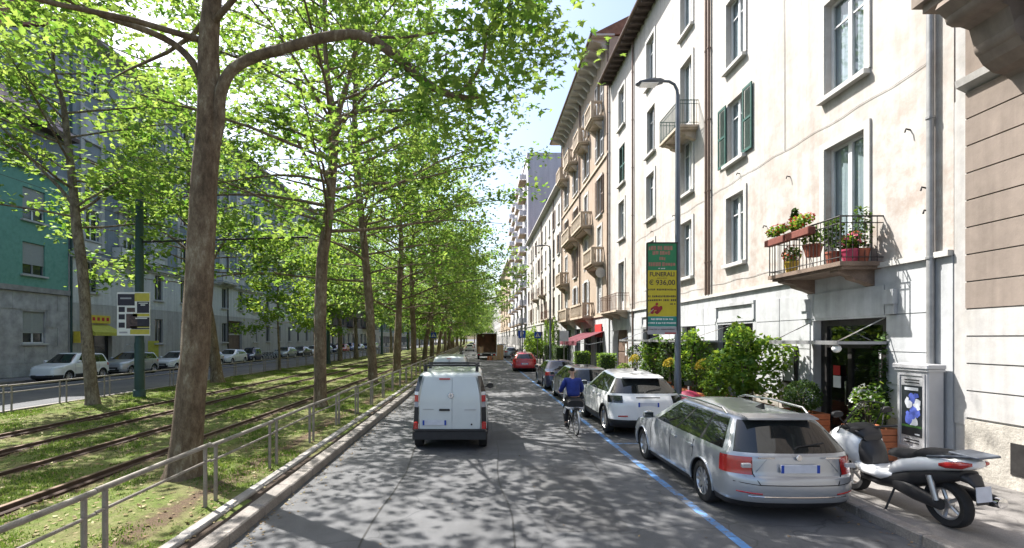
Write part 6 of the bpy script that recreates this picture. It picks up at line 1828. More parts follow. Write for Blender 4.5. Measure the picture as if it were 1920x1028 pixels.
# ------------------------------------------------------------------ scooters and bicycles
def make_scooter(label, loc, rz=0, bodymat='whitecar', lean=0, group=None):
    t = thing('motor_scooter', label, 'scooter', loc, rz, group)
    if lean: t.rotation_euler = (0, lean, rz)
    for y, r in ((0,.30),(1.55,.31)):
        ty = MB().lathe([(r-.10,-.05),(r-.03,-.068),(r-.005,-.04),(r,0),(r-.005,.04),(r-.03,.068),(r-.10,.05)], (0,0,0),'x',28,True)
        wo = link('wheel', ty.mesh('wheel', M['rubber'], 40), t, (0,y,r))
        rm = MB().lathe([(.001,-.04),(.05,-.045),(.06,0),(.05,.045),(.001,.04)],(0,0,0),'x',14).lathe([(r-.12,-.035),(r-.09,-.045),(r-.09,.045),(r-.12,.035)],(0,0,0),'x',24,True)
        for k in range(5):
            a = 2*math.pi*k/5
            rm.tube([(0,.04*math.cos(a),.04*math.sin(a)),(0,(r-.10)*math.cos(a),(r-.10)*math.sin(a))],.022,6)
        link('rim', rm.mesh('rim', M['alloy'], 40), wo)
    part('tail_fairing', MB().loft([(-.44,0,.90,.07,.035),(-.38,0,.89,.14,.07),(-.15,0,.85,.19,.10),(.15,0,.78,.205,.12),(.45,0,.69,.20,.12),(.62,0,.60,.19,.11),(.72,0,.52,.15,.06)],20,2.4), M[bodymat], t, 50)
    part('lower_fairing', MB().loft([(-.30,0,.74,.12,.05),(0,0,.66,.165,.11),(.3,0,.56,.18,.13),(.6,0,.44,.19,.14),(.9,0,.36,.19,.10),(1.2,0,.36,.17,.08)],18,2.6), M['plastic'], t, 50)
    part('sill_fairing', MB().loft([(.62,0,.50,.18,.05),(.8,0,.46,.225,.085),(1.1,0,.46,.225,.09),(1.32,0,.55,.2,.09)],16,2.8), M[bodymat], t, 50)
    st = part('seat', MB().loft([(.74,0,.80,.09,.03),(.68,0,.80,.15,.06),(.45,0,.81,.17,.065),(.30,0,.83,.17,.075),(.22,0,.89,.165,.07),(.05,0,.92,.17,.06),(-.2,0,.94,.15,.05),(-.3,0,.95,.09,.03)],18,2.6), M['rubber'], t, 50)
    part('grab_rail', MB().tube([(-.17,.05,.90),(-.19,-.25,.97),(-.12,-.46,1.0),(.12,-.46,1.0),(.19,-.25,.97),(.17,.05,.90)],.017,8), M['polegrey'], t, 60)
    part('luggage_rack', MB().bev(-.14,.14,-.56,-.2,.995,1.02,.008), M['polegrey'], t)
    part('leg_shield', MB().loft([(1.16,0,.72,.20,.22),(1.25,0,.74,.27,.28),(1.45,0,.78,.31,.27),(1.65,0,.80,.26,.2),(1.82,0,.80,.15,.11),(1.9,0,.79,.05,.04)],20,2.5), M[bodymat], t, 50)
    part('cockpit', MB().loft([(1.10,0,.92,.14,.06),(1.2,0,.99,.2,.08),(1.4,0,1.03,.22,.06),(1.55,0,1.0,.18,.04)],16,2.6), M['plastic'], t, 50)
    part('inner_shield', MB().loft([(1.0,0,.60,.12,.16),(1.12,0,.68,.2,.22),(1.2,0,.72,.19,.2)],14,2.8), M['plastic'], t, 50)
    ws = MB(); n = 9; vs = []; fs = []
    for i in range(n):
        u = -1+2*i/(n-1)
        for k in range(5):
            v = k/4
            vs.append((u*(.27-.07*v*v), 1.62-.42*v-.16*u*u*(1-.3*v), .98+.46*v-.03*u*u))
    for i in range(n-1):
        for k in range(4): fs.append((i*5+k,(i+1)*5+k,(i+1)*5+k+1,i*5+k+1))
    ws.add(vs, fs)
    part('windscreen', ws, M['smoke'], t, 80)
    part('screen_edge', MB().tube([tuple(vs[k]) for k in range(5)]+[tuple(vs[i*5+4]) for i in range(1,n)]+[tuple(vs[(n-1)*5+4-k]) for k in range(1,5)], .008, 5), M['black'], t)
    part('handlebar', MB().tube([(-.36,1.08,1.06),(-.2,1.16,1.05),(0,1.2,1.03),(.2,1.16,1.05),(.36,1.08,1.06)],.018,8), M['black'], t, 60)
    for s in (-1,1):
        mo = part('mirror', MB().tube([(s*.25,1.22,1.06),(s*.33,1.28,1.18),(s*.36,1.27,1.24)],.009,6).loft([(1.25,s*.38,1.27,.075,.04),(1.29,s*.38,1.27,.085,.05),(1.33,s*.37,1.27,.04,.025)],12), M['black'], t, 50)
        part('taillight', MB().loft([(-.43,s*.10,.90,.03,.02),(-.36,s*.135,.88,.05,.045),(-.2,s*.175,.85,.03,.04),(-.12,s*.19,.84,.01,.02)],10), M['red'], t, 50)
        part('brake_lever', MB().tube([(s*.2,1.22,1.04),(s*.36,1.16,1.04)],.007,5), M['alloy'], t)
        part('fork', MB().tube([(s*.09,1.32,.75),(s*.09,1.55,.31)],.025,8), M['black'], t, 60)
    part('front_mudguard', MB().lathe([(.33,-.08),(.36,-.07),(.37,0),(.36,.07),(.33,.08)],(0,0,0),'x',24,False).mesh and MB().tube([(0,1.55+.37*math.cos(a),.31+.37*math.sin(a)) for a in np.linspace(.2,2.7,10)],.07,8), M[bodymat], t, 60)
    part('mudguard', MB().loft([(-.42,0,.62,.06,.03),(-.36,0,.70,.10,.06),(-.1,0,.72,.11,.05)],12).box(-.07,.07,-.44,-.425,.42,.62), M['plastic'], t, 50)
    part('number_plate', MB().box(-.09,.09,-.462,-.452,.46,.64), M['plate'], t)
    ex = part('exhaust', MB().lathe([(.03,-.02),(.062,0),(.075,.08),(.075,.5),(.05,.6),(.03,.72)],(.20,-.44,.43),'y',16), M['plastic'], t, 50)
    part('exhaust_tip', MB().lathe([(.03,-.035),(.06,-.03),(.066,.0),(.066,.03),(.03,.03)],(.20,-.445,.43),'y',16), M['chrome'], ex, 40)
    part('swingarm', MB().loft([(-.05,-.14,.31,.05,.07),(.3,-.15,.36,.06,.10),(.6,-.13,.40,.06,.10)],12), M['plastic'], t, 50)
    part('shock_absorber', MB().tube([(-.17,-.02,.36),(-.17,.05,.66)],.035,8), M['alloy'], t, 60)
    part('side_stand', MB().tube([(-.15,.62,.32),(-.27,.66,.02),(-.33,.64,.015)],.014,6), M['black'], t, 60)
    return t
make_scooter('large white and black scooter with a windscreen parked on the pavement at the right', (5.98,6.28,.118), R(1), 'whitescoot', lean=R(-5))
sc0 = make_scooter('light maxi scooter parked just past the box truck, nearest of the pair', (3.6,50.5,0), R(-12), 'greycar', R(-6), 'scooters parked by the box truck')
c = copy_tree(sc0); c.location = (4.3,51.5,0); c['label'] = 'second light scooter beside the first, nearer the kerb'
c = copy_tree(sc0); c.location = (-2.35,74,0); c.rotation_euler = (0,0,R(10)); c['label'] = 'dark scooter standing far down the left lane'; c['group'] = 'scooters far down the road'
def make_bike(label, loc, rz=0, col='blackcar', group=None, cat='bicycle', lean=0.0):
    t = thing('bicycle', label, cat, loc, rz, group)
    t.rotation_euler = (0, lean, rz)
    r = .345
    for y in (0, 1.06):
        wo = link('wheel', MB().lathe([(r-.035,-.012),(r-.012,-.02),(r,0),(r-.012,.02),(r-.035,.012)],(0,0,0),'x',36,True).mesh('wheel', M['rubber'], 50), t, (0,y,r))
        rm = MB().lathe([(r-.055,-.010),(r-.035,-.012),(r-.035,.012),(r-.055,.010)],(0,0,0),'x',36,True).lathe([(.001,-.04),(.025,-.04),(.025,.04),(.001,.04)],(0,0,0),'x',10)
        for k in range(16):
            a = 2*math.pi*k/16
            rm.tube([(.02*(-1)**k,0,0),(0,(r-.05)*math.cos(a),(r-.05)*math.sin(a))],.0025,3)
        link('rim', rm.mesh('rim', M['alloy'], 50), wo)
    f = MB(); bb = (0,.44,.29); st = (0,.30,.80); hd = (0,.88,.88)
    for a, b_, rr in ((bb,st,.017),(bb,(0,.90,.72),.019),((0,.33,.70),(0,.88,.84),.016),(hd,(0,.91,.66),.02),((0,.91,.68),(-.045,1.06,r),.012),((0,.91,.68),(.045,1.06,r),.012),
                      (bb,(-.05,0,r),.011),(bb,(.05,0,r),.011),((0,.32,.72),(-.05,0,r),.010),((0,.32,.72),(.05,0,r),.010)):
        f.tube([a,b_],rr,7)
    part('frame', f, M[col], t, 60)
    part('saddle', MB().loft([(.46,0,.86,.02,.015),(.36,0,.865,.05,.025),(.24,0,.87,.085,.03),(.19,0,.87,.06,.02)],12).tube([(0,.30,.78),(0,.295,.86)],.012,6), M['rubber'], t, 50)
    part('handlebar', MB().tube([(-.28,.66,1.02),(-.25,.78,1.0),(-.1,.87,.99),(.1,.87,.99),(.25,.78,1.0),(.28,.66,1.02)],.012,7).tube([(0,.88,.86),(0,.87,.99)],.012,6), M['alloy'], t, 60)
    part('carrier', MB().bev(-.07,.07,-.22,.26,.715,.73,.004).tube([(-.06,-.1,.72),(-.06,0,r)],.006,5).tube([(.06,-.1,.72),(.06,0,r)],.006,5), M['black'], t)
    part('mudguard', MB().tube([(0,(r+.03)*math.cos(a),r+(r+.03)*math.sin(a)) for a in np.linspace(.9,3.5,12)],.024,6), M['alloy'], t, 60)
    cr = part('crankset', MB().lathe([(.06,-.004),(.10,-.004),(.10,.004),(.06,.004)],(.05,.44,.29),'x',20,True).tube([(-.08,.44,.29),(-.085,.52,.16)],.010,6).tube([(.08,.44,.29),(.085,.36,.42)],.010,6), M['alloy'], t, 50)
    part('pedal', MB().box(-.18,-.09,.48,.56,.145,.17), M['black'], cr); part('pedal', MB().box(.09,.18,.32,.40,.41,.435), M['black'], cr)
    return t
make_bike('black city bicycle ridden by the cyclist in blue', (2.52,12.75,0), R(2))
b0 = make_bike('green-grey bicycle leaning among the parked bikes across the side road, nearest one', (-24.2,54.5,0), R(80), 'polegreen', 'bicycles parked on the far side road')
for i in range(6):
    c = copy_tree(b0); c.location = (-24.2+rnd.uniform(-.1,.1), 55.3+i*.75, 0); c.rotation_euler = (0, R(rnd.uniform(-6,6)), R(80+rnd.uniform(-8,8)))
    c['label'] = ORDN[i+1] + ' bicycle in the row parked across the side road'

# ------------------------------------------------------------------ the cyclist
def skin_body(name, pts, edges, mat, parent, root=0, sub=2):
    """one continuous surface grown round a jointed skeleton: pts = (x,y,z,rx,ry)"""
    me = bpy.data.meshes.new(name)
    me.from_pydata([p[:3] for p in pts], edges, [])
    o = bpy.data.objects.new(name, me); COL.objects.link(o)
    md = o.modifiers.new('skin', 'SKIN'); md.use_smooth_shade = True
    sv = me.skin_vertices[0].data if len(me.skin_vertices) else None
    for i, p in enumerate(pts):
        sv[i].radius = (p[3], p[4] if len(p) > 4 else p[3]); sv[i].use_root = (i == root)
    s = o.modifiers.new('sub', 'SUBSURF'); s.levels = sub; s.render_levels = sub
    dg = bpy.context.evaluated_depsgraph_get()
    m2 = bpy.data.meshes.new_from_object(o.evaluated_get(dg))
    bpy.data.objects.remove(o)
    m2.name = name; m2.materials.clear(); m2.materials.append(mat)
    m2.polygons.foreach_set('use_smooth', [True]*len(m2.polygons))
    return link(name, m2, parent)
pr = thing('person', 'cyclist in a blue shirt and dark trousers riding a bicycle past the white SUV', 'person', (2.52,12.75,0), R(2))
# body: pelvis, spine, head, arms to the grips, legs to the pedals
B = [(0,.27,.93,.13,.10),(0,.29,1.06,.125,.09),(0,.34,1.22,.13,.095),(0,.39,1.36,.125,.085),(0,.41,1.44,.06,.055),(0,.43,1.52,.05,.05),(0,.455,1.60,.072,.082),(0,.455,1.69,.062,.075),
     (-.17,.40,1.39,.06,.06),(-.27,.45,1.18,.046,.046),(-.285,.63,1.065,.034,.034),(-.27,.70,1.05,.03,.035),
     (.17,.40,1.39,.06,.06),(.27,.45,1.18,.046,.046),(.285,.63,1.065,.034,.034),(.27,.70,1.05,.03,.035),
     (-.10,.29,.88,.095,.095),(-.13,.62,.62,.062,.062),(-.135,.52,.26,.040,.045),(-.135,.57,.20,.035,.035),
     (.10,.29,.88,.095,.095),(.13,.66,.86,.062,.062),(.135,.42,.52,.040,.045),(.135,.44,.46,.035,.035)]
Ed = [(0,1),(1,2),(2,3),(3,4),(4,5),(5,6),(6,7),(3,8),(8,9),(9,10),(10,11),(3,12),(12,13),(13,14),(14,15),(0,16),(16,17),(17,18),(18,19),(0,20),(20,21),(21,22),(22,23)]
skin_body('body', B, Ed, M['skin'], pr)
def grow_pts(idx, k): return [(*B[i][:3], B[i][3]*k, (B[i][4] if len(B[i]) > 4 else B[i][3])*k) for i in idx]
sp = grow_pts([0,1,2,3],1.22) + grow_pts([8,9,10,12,13,14],1.5)
sp[0] = (0,.26,.95,.185,.15); sp[1] = (0,.29,1.08,.19,.14); sp[2] = (0,.34,1.24,.205,.14); sp[3] = (0,.395,1.385,.17,.11)
skin_body('shirt', sp, [(0,1),(1,2),(2,3),(3,4),(4,5),(5,6),(3,7),(7,8),(8,9)], M['shirt'], pr)
skin_body('trousers', [(0,.27,.93,.17,.145)]+grow_pts([16,17,18,20,21,22],1.45), [(0,1),(1,2),(2,3),(0,4),(4,5),(5,6)], M['denim'], pr)
skin_body('hair', [(0,.425,1.62,.06,.07),(0,.43,1.68,.078,.085),(0,.445,1.735,.062,.07)], [(0,1),(1,2)], M['hair'], pr)
for s, fp in ((-1,(-.135,.55,.19)),(1,(.135,.42,.45))):
    part('shoe', MB().loft([(fp[1]-.09,fp[0],fp[2]+.02,.035,.045),(fp[1]-.03,fp[0],fp[2]+.015,.045,.05),(fp[1]+.08,fp[0],fp[2],.048,.035),(fp[1]+.17,fp[0],fp[2]-.01,.035,.022)],12), M['black'], pr, 50)
    hx, hy, hz = s*.272, .70, 1.045
    # hand closed on the grip: palm, four curled fingers and a thumb
    hp = [(hx,hy-.06,hz+.015,.026,.02),(hx,hy-.01,hz+.022,.034,.018)]; he = [(0,1)]
    for k in range(4):
        ox = (k-1.5)*.019
        i0 = len(hp)
        hp += [(hx+ox,hy+.03,hz+.018,.009,.009),(hx+ox*1.05,hy+.052-.004*abs(k-1),hz-.004,.0085,.0085),(hx+ox,hy+.034,hz-.028,.008,.008)]
        he += [(1,i0),(i0,i0+1),(i0+1,i0+2)]
    i0 = len(hp)
    hp += [(hx-s*.038,hy-.005,hz+.005,.011,.011),(hx-s*.04,hy+.03,hz-.016,.009,.009)]; he += [(0,i0),(i0,i0+1)]
    skin_body('hand', hp, he, M['skin'], pr, 0, 1)
    part('ear', MB().loft([(.44,s*.082,1.61,.008,.02),(.455,s*.088,1.615,.010,.032),(.47,s*.084,1.61,.006,.02)],8), M['skin'], pr, 60)
part('nose', MB().loft([(.53,0,1.60,.016,.028),(.555,0,1.59,.012,.014)],8), M['skin'], pr, 60)
solo('saddle_bag', MB().loft([(.02,0,.80,.20,.10),(.10,0,.82,.24,.13),(.22,0,.84,.24,.13),(.30,0,.84,.20,.10)],16,3), M['black'], 'dark bag strapped on the carrier behind the cyclist', 'bag', (2.52,12.75,0), R(2), None, 50)
solo('grey_cloth', MB().loft([(-.04,-.02,.70,.20,.018),(.05,-.02,.725,.25,.022),(.20,-.02,.73,.24,.02)],14).add([(-.27,-.02,.70),(-.27,.18,.72),(-.30,.16,.58),(-.30,0,.57),(-.255,-.02,.70),(-.255,.18,.72),(-.285,.16,.58),(-.285,0,.57)],[(0,1,2,3),(7,6,5,4),(0,3,7,4),(1,5,6,2),(3,2,6,7)]), M['paper'], 'pale grey cloth hanging over the bicycle carrier under the dark bag', 'cloth', (2.52,12.75,0), R(2), None, 50)

# ------------------------------------------------------------------ street furniture
def lettering(text, size, loc, mat, parent, name='lettering', bold=0.0, width=None, rot=(math.pi/2,0,0)):
    cu = bpy.data.curves.new(name, 'FONT'); cu.body = text; cu.size = size; cu.align_x = 'CENTER'; cu.align_y = 'CENTER'; cu.extrude = .001; cu.offset = bold
    o = bpy.data.objects.new(name, cu); COL.objects.link(o)
    me = bpy.data.meshes.new_from_object(o.evaluated_get(bpy.context.evaluated_depsgraph_get()))
    bpy.data.objects.remove(o)
    me.materials.clear(); me.materials.append(mat)
    if width:
        xs = [v.co.x for v in me.vertices]; k = width/max(1e-6, max(xs)-min(xs))
        for v in me.vertices: v.co.x *= k
    ob = link(name, me, parent, loc); ob.rotation_euler = rot
    return ob
M['bdark'] = pm('banner_dark_print', (.07,.055,.04), .7, .1, 6); M['bpink'] = pm('banner_faded_red_print', (.30,.16,.115), .7, .2, 9)
LP = thing('street_lamp', 'tall grey street lamp with a curved arm and flat head, carrying the funeral banner', 'street lamp', (5.72,14.2,.118), 0, 'street lamps on the right pavement')
part('pole', MB().tube([(0,0,0),(0,0,1.4),(0,0,1.45),(0,0,6),(0,0,9.35)], [.105,.10,.085,.075,.06], 14), M['polegrey'], LP, 40)
part('arm', MB().tube([(0,0,9.3),(-.02,0,9.5),(-.10,0,9.66),(-.25,0,9.74),(-.42,0,9.75)], [.05,.045,.04,.038,.036], 10), M['polegrey'], LP, 60)
hd = part('lamp_head', MB().loft([(-.42,0,9.74,.08,.05),(-.55,0,9.73,.17,.055),(-.85,0,9.71,.19,.06),(-1.12,0,9.68,.14,.04),(-1.2,0,9.67,.06,.02)],16,3,'x'), M['polegrey'], LP, 50)
part('lamp_glass', MB().box(-1.08,-.6,-.15,.15,9.635,9.648), M['lens'], hd)
part('pole_sticker', MB().lathe([(.0945,0),(.0945,.16)],(0,0,1.25),n=14,close=False), M['white'], LP)
c = copy_tree(LP); c.location = (5.72,39.2,.118); c['label'] = 'second street lamp further down the right pavement by the pale house'
for ch in list(c.children):
    if ch.name.startswith('pole_sticker'): bpy.data.objects.remove(ch)
c2 = copy_tree(c); c2.location = (5.72,64,.118); c2['label'] = 'third street lamp far down the right pavement'
# funeral advertisement banner clamped to the lamp post (faces the oncoming side)
bx0, bx1 = -.90, -.075
BN = thing('advert_banner', 'green and yellow funeral price banner hung on the lamp post', 'banner', (5.72,14.1,0))
part('frame', MB().box(bx0-.03,bx0,-.03,.02,2.72,5.22).box(bx0,-.04,-.02,.01,5.2,5.235).box(bx1,bx1+.02,-.02,.01,2.72,5.2), M['iron'], BN)
part('bracket', MB().tube([(-.08,.1,5.2),(-.02,.1,5.2)],.03,6).tube([(-.1,.1,3.55),(-.0,.1,3.55)],.03,6), M['iron'], BN)
zs = [5.2,4.44,3.13,2.84,2.62]
part('green_panel', MB().box(bx0,bx1,-.006,.006,zs[1],zs[0]), M['bgreen'], BN)
part('yellow_panel', MB().box(bx0,bx1,-.006,.006,zs[2],zs[1]-.002), M['byellow'], BN)
part('teal_panel', MB().box(bx0,bx1,-.006,.006,zs[3],zs[2]-.002), M['bteal'], BN)
part('grey_panel', MB().box(bx0,bx1,-.006,.006,zs[4],zs[3]-.002), M['bgrey'], BN)
bc = (bx0+bx1)/2; yb_ = -.009
def print_row(z, h, x0, x1, mat, seed, gap=.25, word=.0):
    """an illegible line of small print: little blocks of uneven width"""
    q = random.Random(seed); mb = MB(); x = x0
    while x < x1-.01:
        wd = min(h*q.uniform(.35,.75), x1-x)
        mb.box(x, x+wd, yb_-.001, yb_+.001, z-h/2*q.choice((1,1,.75)), z+h/2*q.choice((1,.7,1)))
        x += wd + h*gap*(1 if q.random() < .8 else 3.2)
    p = part('small_print', mb, M[mat], BN); p['kind'] = 'stuff'
print_row(5.07,.12,bx0+.03,bx1-.1,'bpink',1,.12); print_row(4.93,.11,bx0+.14,bx1-.16,'bpink',2,.12); print_row(4.77,.10,bc-.08,bc+.10,'bpink',3,.15); print_row(4.61,.11,bx0+.03,bx1-.04,'bpink',4,.1)
print_row(4.49,.03,bc-.11,bc+.10,'white',5,.3)
lettering('FUNERALI', .17, (bc, yb_, 4.32), M['bdark'], BN, 'lettering', .004, .70)
print_row(4.215,.022,bc-.14,bc+.13,'bdark',6,.3)
lettering('\u20ac 936,00', .2, (bc, yb_, 4.085), M['bdark'], BN, 'lettering', .003, .74)
for k, z in enumerate((3.89,3.70,3.59)): print_row(z,.055,bx0+.02,bx1-.02,'bdark',7+k,.3)
print_row(3.48,.05,bx1-.19,bx1-.03,'bdark',11,.3); print_row(3.05,.05,bx0+.10,bx1-.1,'white',12,.2); print_row(2.94,.045,bx0+.03,bx1-.02,'white',13,.2); print_row(2.76,.03,bx0+.05,bx1-.05,'bdark',14,.3)
part('red_strip', MB().box(bc+.08,bx1-.02,yb_-.001,yb_+.001,2.635,2.67), M['redsheet'], BN)
fl = MB()
q = random.Random(4)
for k in range(17):
    a = q.uniform(0,6.28); r_ = q.uniform(.02,.17); cx = bx0+.22+r_*math.cos(a)*1.05; cz = 3.36+r_*math.sin(a)
    s_ = q.uniform(.035,.075); y_ = yb_ - .0006*k
    n = 7
    fl.add([(cx+s_*math.cos(6.28*i/n+a)*q.uniform(.7,1.1), y_, cz+s_*math.sin(6.28*i/n+a)*q.uniform(.7,1.1)) for i in range(n)], [tuple(range(n))])
p = part('printed_flower', fl, M['bred'], BN); p['kind'] = 'stuff'
part('flower_stem', MB().tube([(bx0+.02,yb_-.001,3.19),(bx0+.1,yb_-.001,3.27),(bx0+.17,yb_-.001,3.34)],.012,4), M['beigecar'], BN)

# grey advertising cabinet by the drainpipe
KX0, KX1, KY0, KY1 = 8.12, 8.42, 8.95, 9.62
KK = thing('advert_cabinet', 'grey metal cabinet with a blue poster against the wall behind the scooter', 'cabinet', (8.27,9.28,.118))
part('case', MB().bev(KX0,KX1,KY0,KY1,.118,1.95,.02), M['kiosk'], KK, world=True)
part('cap', MB().bev(KX0-.05,KX1,KY0-.05,KY1+.05,1.95,2.03,.015).bev(KX0-.03,KX1,KY0-.03,KY1+.03,1.90,1.949,.01), M['kiosk'], KK, world=True)
part('poster_frame', MB().box(KX0-.018,KX0-.002,KY0+.05,KY0+.09,.45,1.85).box(KX0-.018,KX0-.002,KY1-.09,KY1-.05,.45,1.85).box(KX0-.018,KX0-.002,KY0+.09,KY1-.09,1.81,1.85).box(KX0-.018,KX0-.002,KY0+.09,KY1-.09,.45,.49), M['kiosk'], KK, world=True)
for z in (1.72,1.67,.60,.55): part('vent_slot', MB().box(KX0-.008,KX0-.001,KY0+.18,KY1-.18,z,z+.015), M['seam'], KK, world=True)
M['posterblue'] = pm('poster_blue', (.10,.14,.50), .4, .5, 7); M['posterdark'] = pm('poster_dark', (.02,.025,.03), .4, .2, 6); M['posterwhite'] = pm('poster_white', (.62,.64,.68), .4, .1, 6); M['postergreen'] = pm('poster_green', (.06,.15,.04), .4, .2, 6)
po = part('poster', MB().box(KX0-.008,KX0-.001,KY0+.12,KY1-.12,.68,1.62), M['posterdark'], KK, world=True)
q = random.Random(8); pb = MB(); pw = MB()
for k in range(26):
    y = q.uniform(KY0+.19,KY1-.19); z = q.gauss(1.17,.14); s_ = q.uniform(.03,.09); x_ = KX0-.0085-.0003*k
    (pb if k % 3 else pw).add([(x_, min(max(y+s_*math.cos(6.28*i/7)*q.uniform(.6,1.1),KY0+.125),KY1-.125), min(max(z+s_*1.3*math.sin(6.28*i/7)*q.uniform(.6,1.1),.88),1.48)) for i in range(7)], [tuple(range(7))])
part('poster_print', pb, M['posterblue'], po, world=True)['kind'] = 'stuff'; part('poster_print', pw, M['posterwhite'], po, world=True)['kind'] = 'stuff'
part('poster_title', MB().box(KX0-.0095,KX0-.0082,KY0+.19,KY1-.19,1.53,1.585), M['posterwhite'], po, world=True)
part('poster_strip', MB().box(KX0-.0095,KX0-.0082,KY0+.12,KY1-.12,.84,.88), M['postergreen'], po, world=True)
part('poster_caption', MB().box(KX0-.0095,KX0-.0082,KY0+.16,KY0+.26,.71,.735), M['posterwhite'], po, world=True)

# tram poles with bracket arms
def tram_pole(label, x, y, h, arm):
    t = thing('tram_pole', label, 'tram pole', (x,y,.1), 0, 'tram wire poles on the median')
    part('pole', MB().tube([(0,0,-.1),(0,0,2.2),(0,0,2.25),(0,0,h)], [.185,.18,.165,.14], 16), M['polegreen'], t, 40)
    part('cap', MB().lathe([(.001,.10),(.09,.08),(.15,.0),(.15,-.02),(.001,-.02)], (0,0,h), n=14), M['polegreen'], t, 50)
    part('base_collar', MB().lathe([(.19,0),(.23,.0),(.23,.28),(.19,.32)], (0,0,0), n=16), M['polegreen'], t, 50)
    part('bracket_arm', MB().tube([(0,0,6.35),(arm,0,6.55)], .042, 8), M['iron'], t, 40)
    part('tie_rod', MB().tube([(0,0,h-.5),(arm*.62,0,6.5)], .014, 5), M['iron'], t)
    for x_ in (arm*.42, arm*.93):
        part('insulator', MB().lathe([(.02,.0),(.045,.03),(.045,.08),(.02,.12)], (x_,0,6.24), n=8).tube([(x_,0,6.36),(x_,0,6.46)],.012,5), M['trim'], t)
    return t
TP = tram_pole('dark green tram pole carrying a black and yellow advertising board', -13.85, 20.3, 9.3, 6.9)
tram_pole('dark green tram pole just beyond the second road-side trunk', -14.1, 46.8, 9.3, 6.9)
tram_pole('dark green tram pole far along the median beyond the third trunk', -14.4, 74.4, 9.3, 6.9)
tram_pole('dark green tram pole farthest along the median', -14.4, 101.5, 9.3, 6.9)
for x_ in (-10.9, -7.4):
    w_ = MB()
    pts = []
    for k in range(5):
        ya, yb2 = (20.3-26.6, 20.3, 46.8, 74.4, 101.5)[k], (20.3, 46.8, 74.4, 101.5, 128)[k]
        for j in range(6):
            u = j/6; pts.append((x_, ya+(yb2-ya)*u, 6.33-.35*4*u*(1-u)*.25))
    solo('contact_wire', w_.tube(pts, .006, 5), M['iron'], 'thin tram contact wire above the ' + ('far' if x_ < -9 else 'near') + ' track', 'wire', (x_,20.3,6.3), 0, 'tram contact wires', None, True)
AD = thing('advert_board', 'black, white and yellow property advertisement board strapped to the tram pole', 'sign', (-13.85,20.08,0))
ax0, ax1, az0, az1 = -.76, .57, 2.62, 4.38
part('board', MB().box(ax0,ax1,0,.03,az0,az1), M['white'], AD)
part('strap', MB().box(-.2,.2,.03,.05,3.0,3.05).box(-.2,.2,.03,.05,4.0,4.05), M['chrome'], AD)
M['addark'] = pm('advert_dark_print', (.025,.022,.035), .5, .2, 5); M['adyellow'] = pm('advert_yellow_print', (.50,.43,.06), .5, .1, 6); M['adbrown'] = pm('advert_photo_print', (.08,.05,.045), .5, .6, 8)
def patch(name, x0, x1, z0, z1, mat, lv=1):
    u = lambda a: ax0+(ax1-ax0)*a; v = lambda a: az0+(az1-az0)*a
    return part(name, MB().box(u(x0),u(x1),-.002*lv,.001-.002*(lv-1)-.0015,v(z0),v(z1)), M[mat], AD)
patch('print_block', .02,.54,.69,.955,'addark'); patch('print_block', .61,.98,.52,.78,'addark'); patch('yellow_block', .54,.99,.79,.975,'adyellow'); patch('photo_block', .28,.62,.16,.50,'adbrown'); patch('print_block', .62,.99,.20,.42,'addark')
for z in (.54,.37,.18): patch('photo_block', .05,.24,z,z+.12,'addark')
patch('photo_block', .30,.55,.54,.64,'adbrown'); patch('yellow_block', .48,.99,.44,.505,'adyellow'); patch('yellow_block', .40,.99,.03,.14,'adyellow'); patch('print_block', .44,.99,.145,.175,'addark'); patch('yellow_block', .40,.99,.18,.215,'adyellow')
patch('headline', .10,.44,.84,.875,'bgrey',2); patch('headline', .66,.94,.735,.755,'white',2); patch('headline', .72,.86,.69,.715,'white',2); patch('headline', .56,.92,.385,.41,'white',2); patch('headline', .07,.32,.05,.09,'bgrey',2)
part('pole_sticker', MB().box(-.05,.04,.03,.035,1.7,2.0), M['white'], AD) if False else None

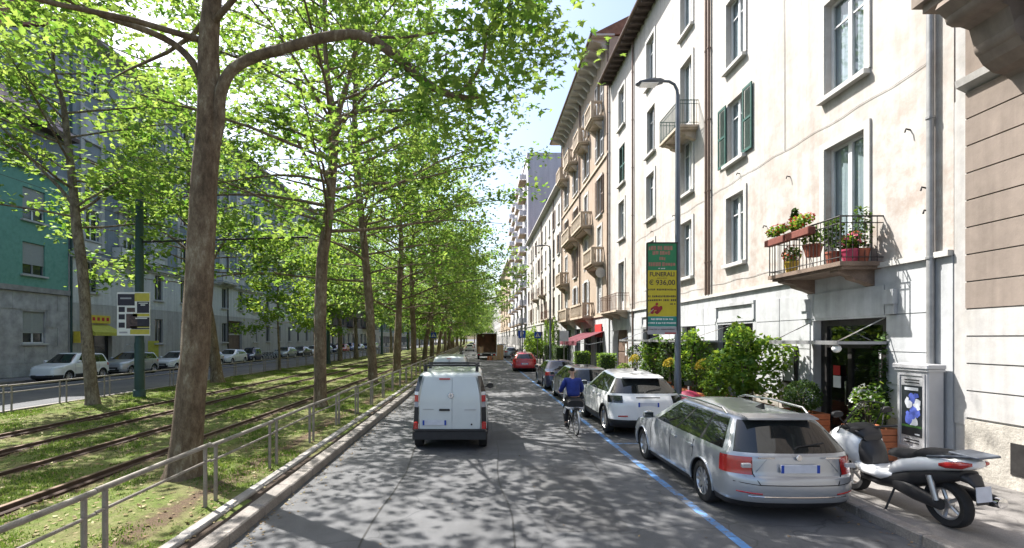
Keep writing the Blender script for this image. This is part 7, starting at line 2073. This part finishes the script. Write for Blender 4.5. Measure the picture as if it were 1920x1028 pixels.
# road signs
def road_sign(label, x, y, z, kind, w_=.6, pole_top=None, group='road signs'):
    t = thing('road_sign', label, 'road sign', (x,y,.118), 0, group)
    part('pole', MB().tube([(0,.06,0),(0,.06,z+w_/2+.05)], .03, 8), M['steel'], t, 40)
    pl_ = part('sign_plate', MB().bev(-w_/2,w_/2,-.012,.012,z-w_/2,z+w_/2,.008), M['signblue'], t)
    if kind == 'cross':
        part('white_triangle', MB().prism([(-w_*.36,z-w_*.30),(w_*.36,z-w_*.30),(0,z+w_*.36)],'y',-.016,-.0125), M['white'], pl_)
        man = MB()
        for a, b_ in (((0,.10),(0,-.05)),((0,-.05),(-.07,-.2)),((0,-.05),(.08,-.2)),((0,.05),(-.08,-.03)),((0,.05),(.08,-.02))):
            man.tube([(a[0]*w_/.6,-.018,z+a[1]*w_/.6),(b_[0]*w_/.6,-.018,z+b_[1]*w_/.6)], .014*w_/.6, 4)
        man.lathe([(.001,-.002),(.028,-.002),(.028,.002),(.001,.002)], (0,-.018,z+.14*w_/.6),'y',10)
        part('walking_figure', man, M['black'], pl_)
    else:
        lettering('P', w_*.95, (-.01,-.016,z-.01), M['white'], pl_, 'lettering', .01)
    return t
road_sign('blue crossing sign on a thin pole at the right kerb past the red hatchback', 5.75, 47.8, 2.72, 'cross', .62)
road_sign('blue parking sign on a pole farther down the right pavement', 5.85, 66, 2.95, 'P', 1.0)
road_sign('small blue crossing sign on the median far left of the box truck', -5.0, 56, 2.75, 'cross', .62)
rs = thing('road_sign', 'square grey back of a road sign by the burgundy awning', 'road sign', (5.8,33.4,.118), 0, 'road signs')
part('pole', MB().tube([(0,0,0),(0,0,2.9)], .03, 8), M['steel'], rs, 40); part('sign_plate', MB().box(-.3,.3,-.05,-.03,2.2,2.9), M['kiosk'], rs)
# pink parasol glimpsed between the white car and the lamp post
t = thing('parasol', 'pink and white folded sunshade standing behind the white hatchback', 'parasol', (6.5,15.3,.118))
part('canopy', MB().lathe([(.42,-.16),(.36,-.04),(.2,.08),(.03,.13),(.001,.14)], (0,0,.66), n=16), M['potpink'], t, 60)
part('stem', MB().tube([(0,0,0),(0,0,.9)],.02,6), M['white'], t)
# bollard posts and small things at the far kerb
for i in range(9):
    b_ = MB().lathe([(.05,0),(.05,.85),(.035,.93),(.001,.95)], (0,0,0), n=10)
    solo('bollard', b_, M['iron'], ORDN[i] + ' dark iron bollard along the right pavement edge past the dark hedges', 'bollard', (5.75, 41.5+i*2.2, .118), 0, 'iron bollards on the right pavement', 50)
w_ = MB().bev(-.45,.45,-.35,.35,.1,1.05,.03)
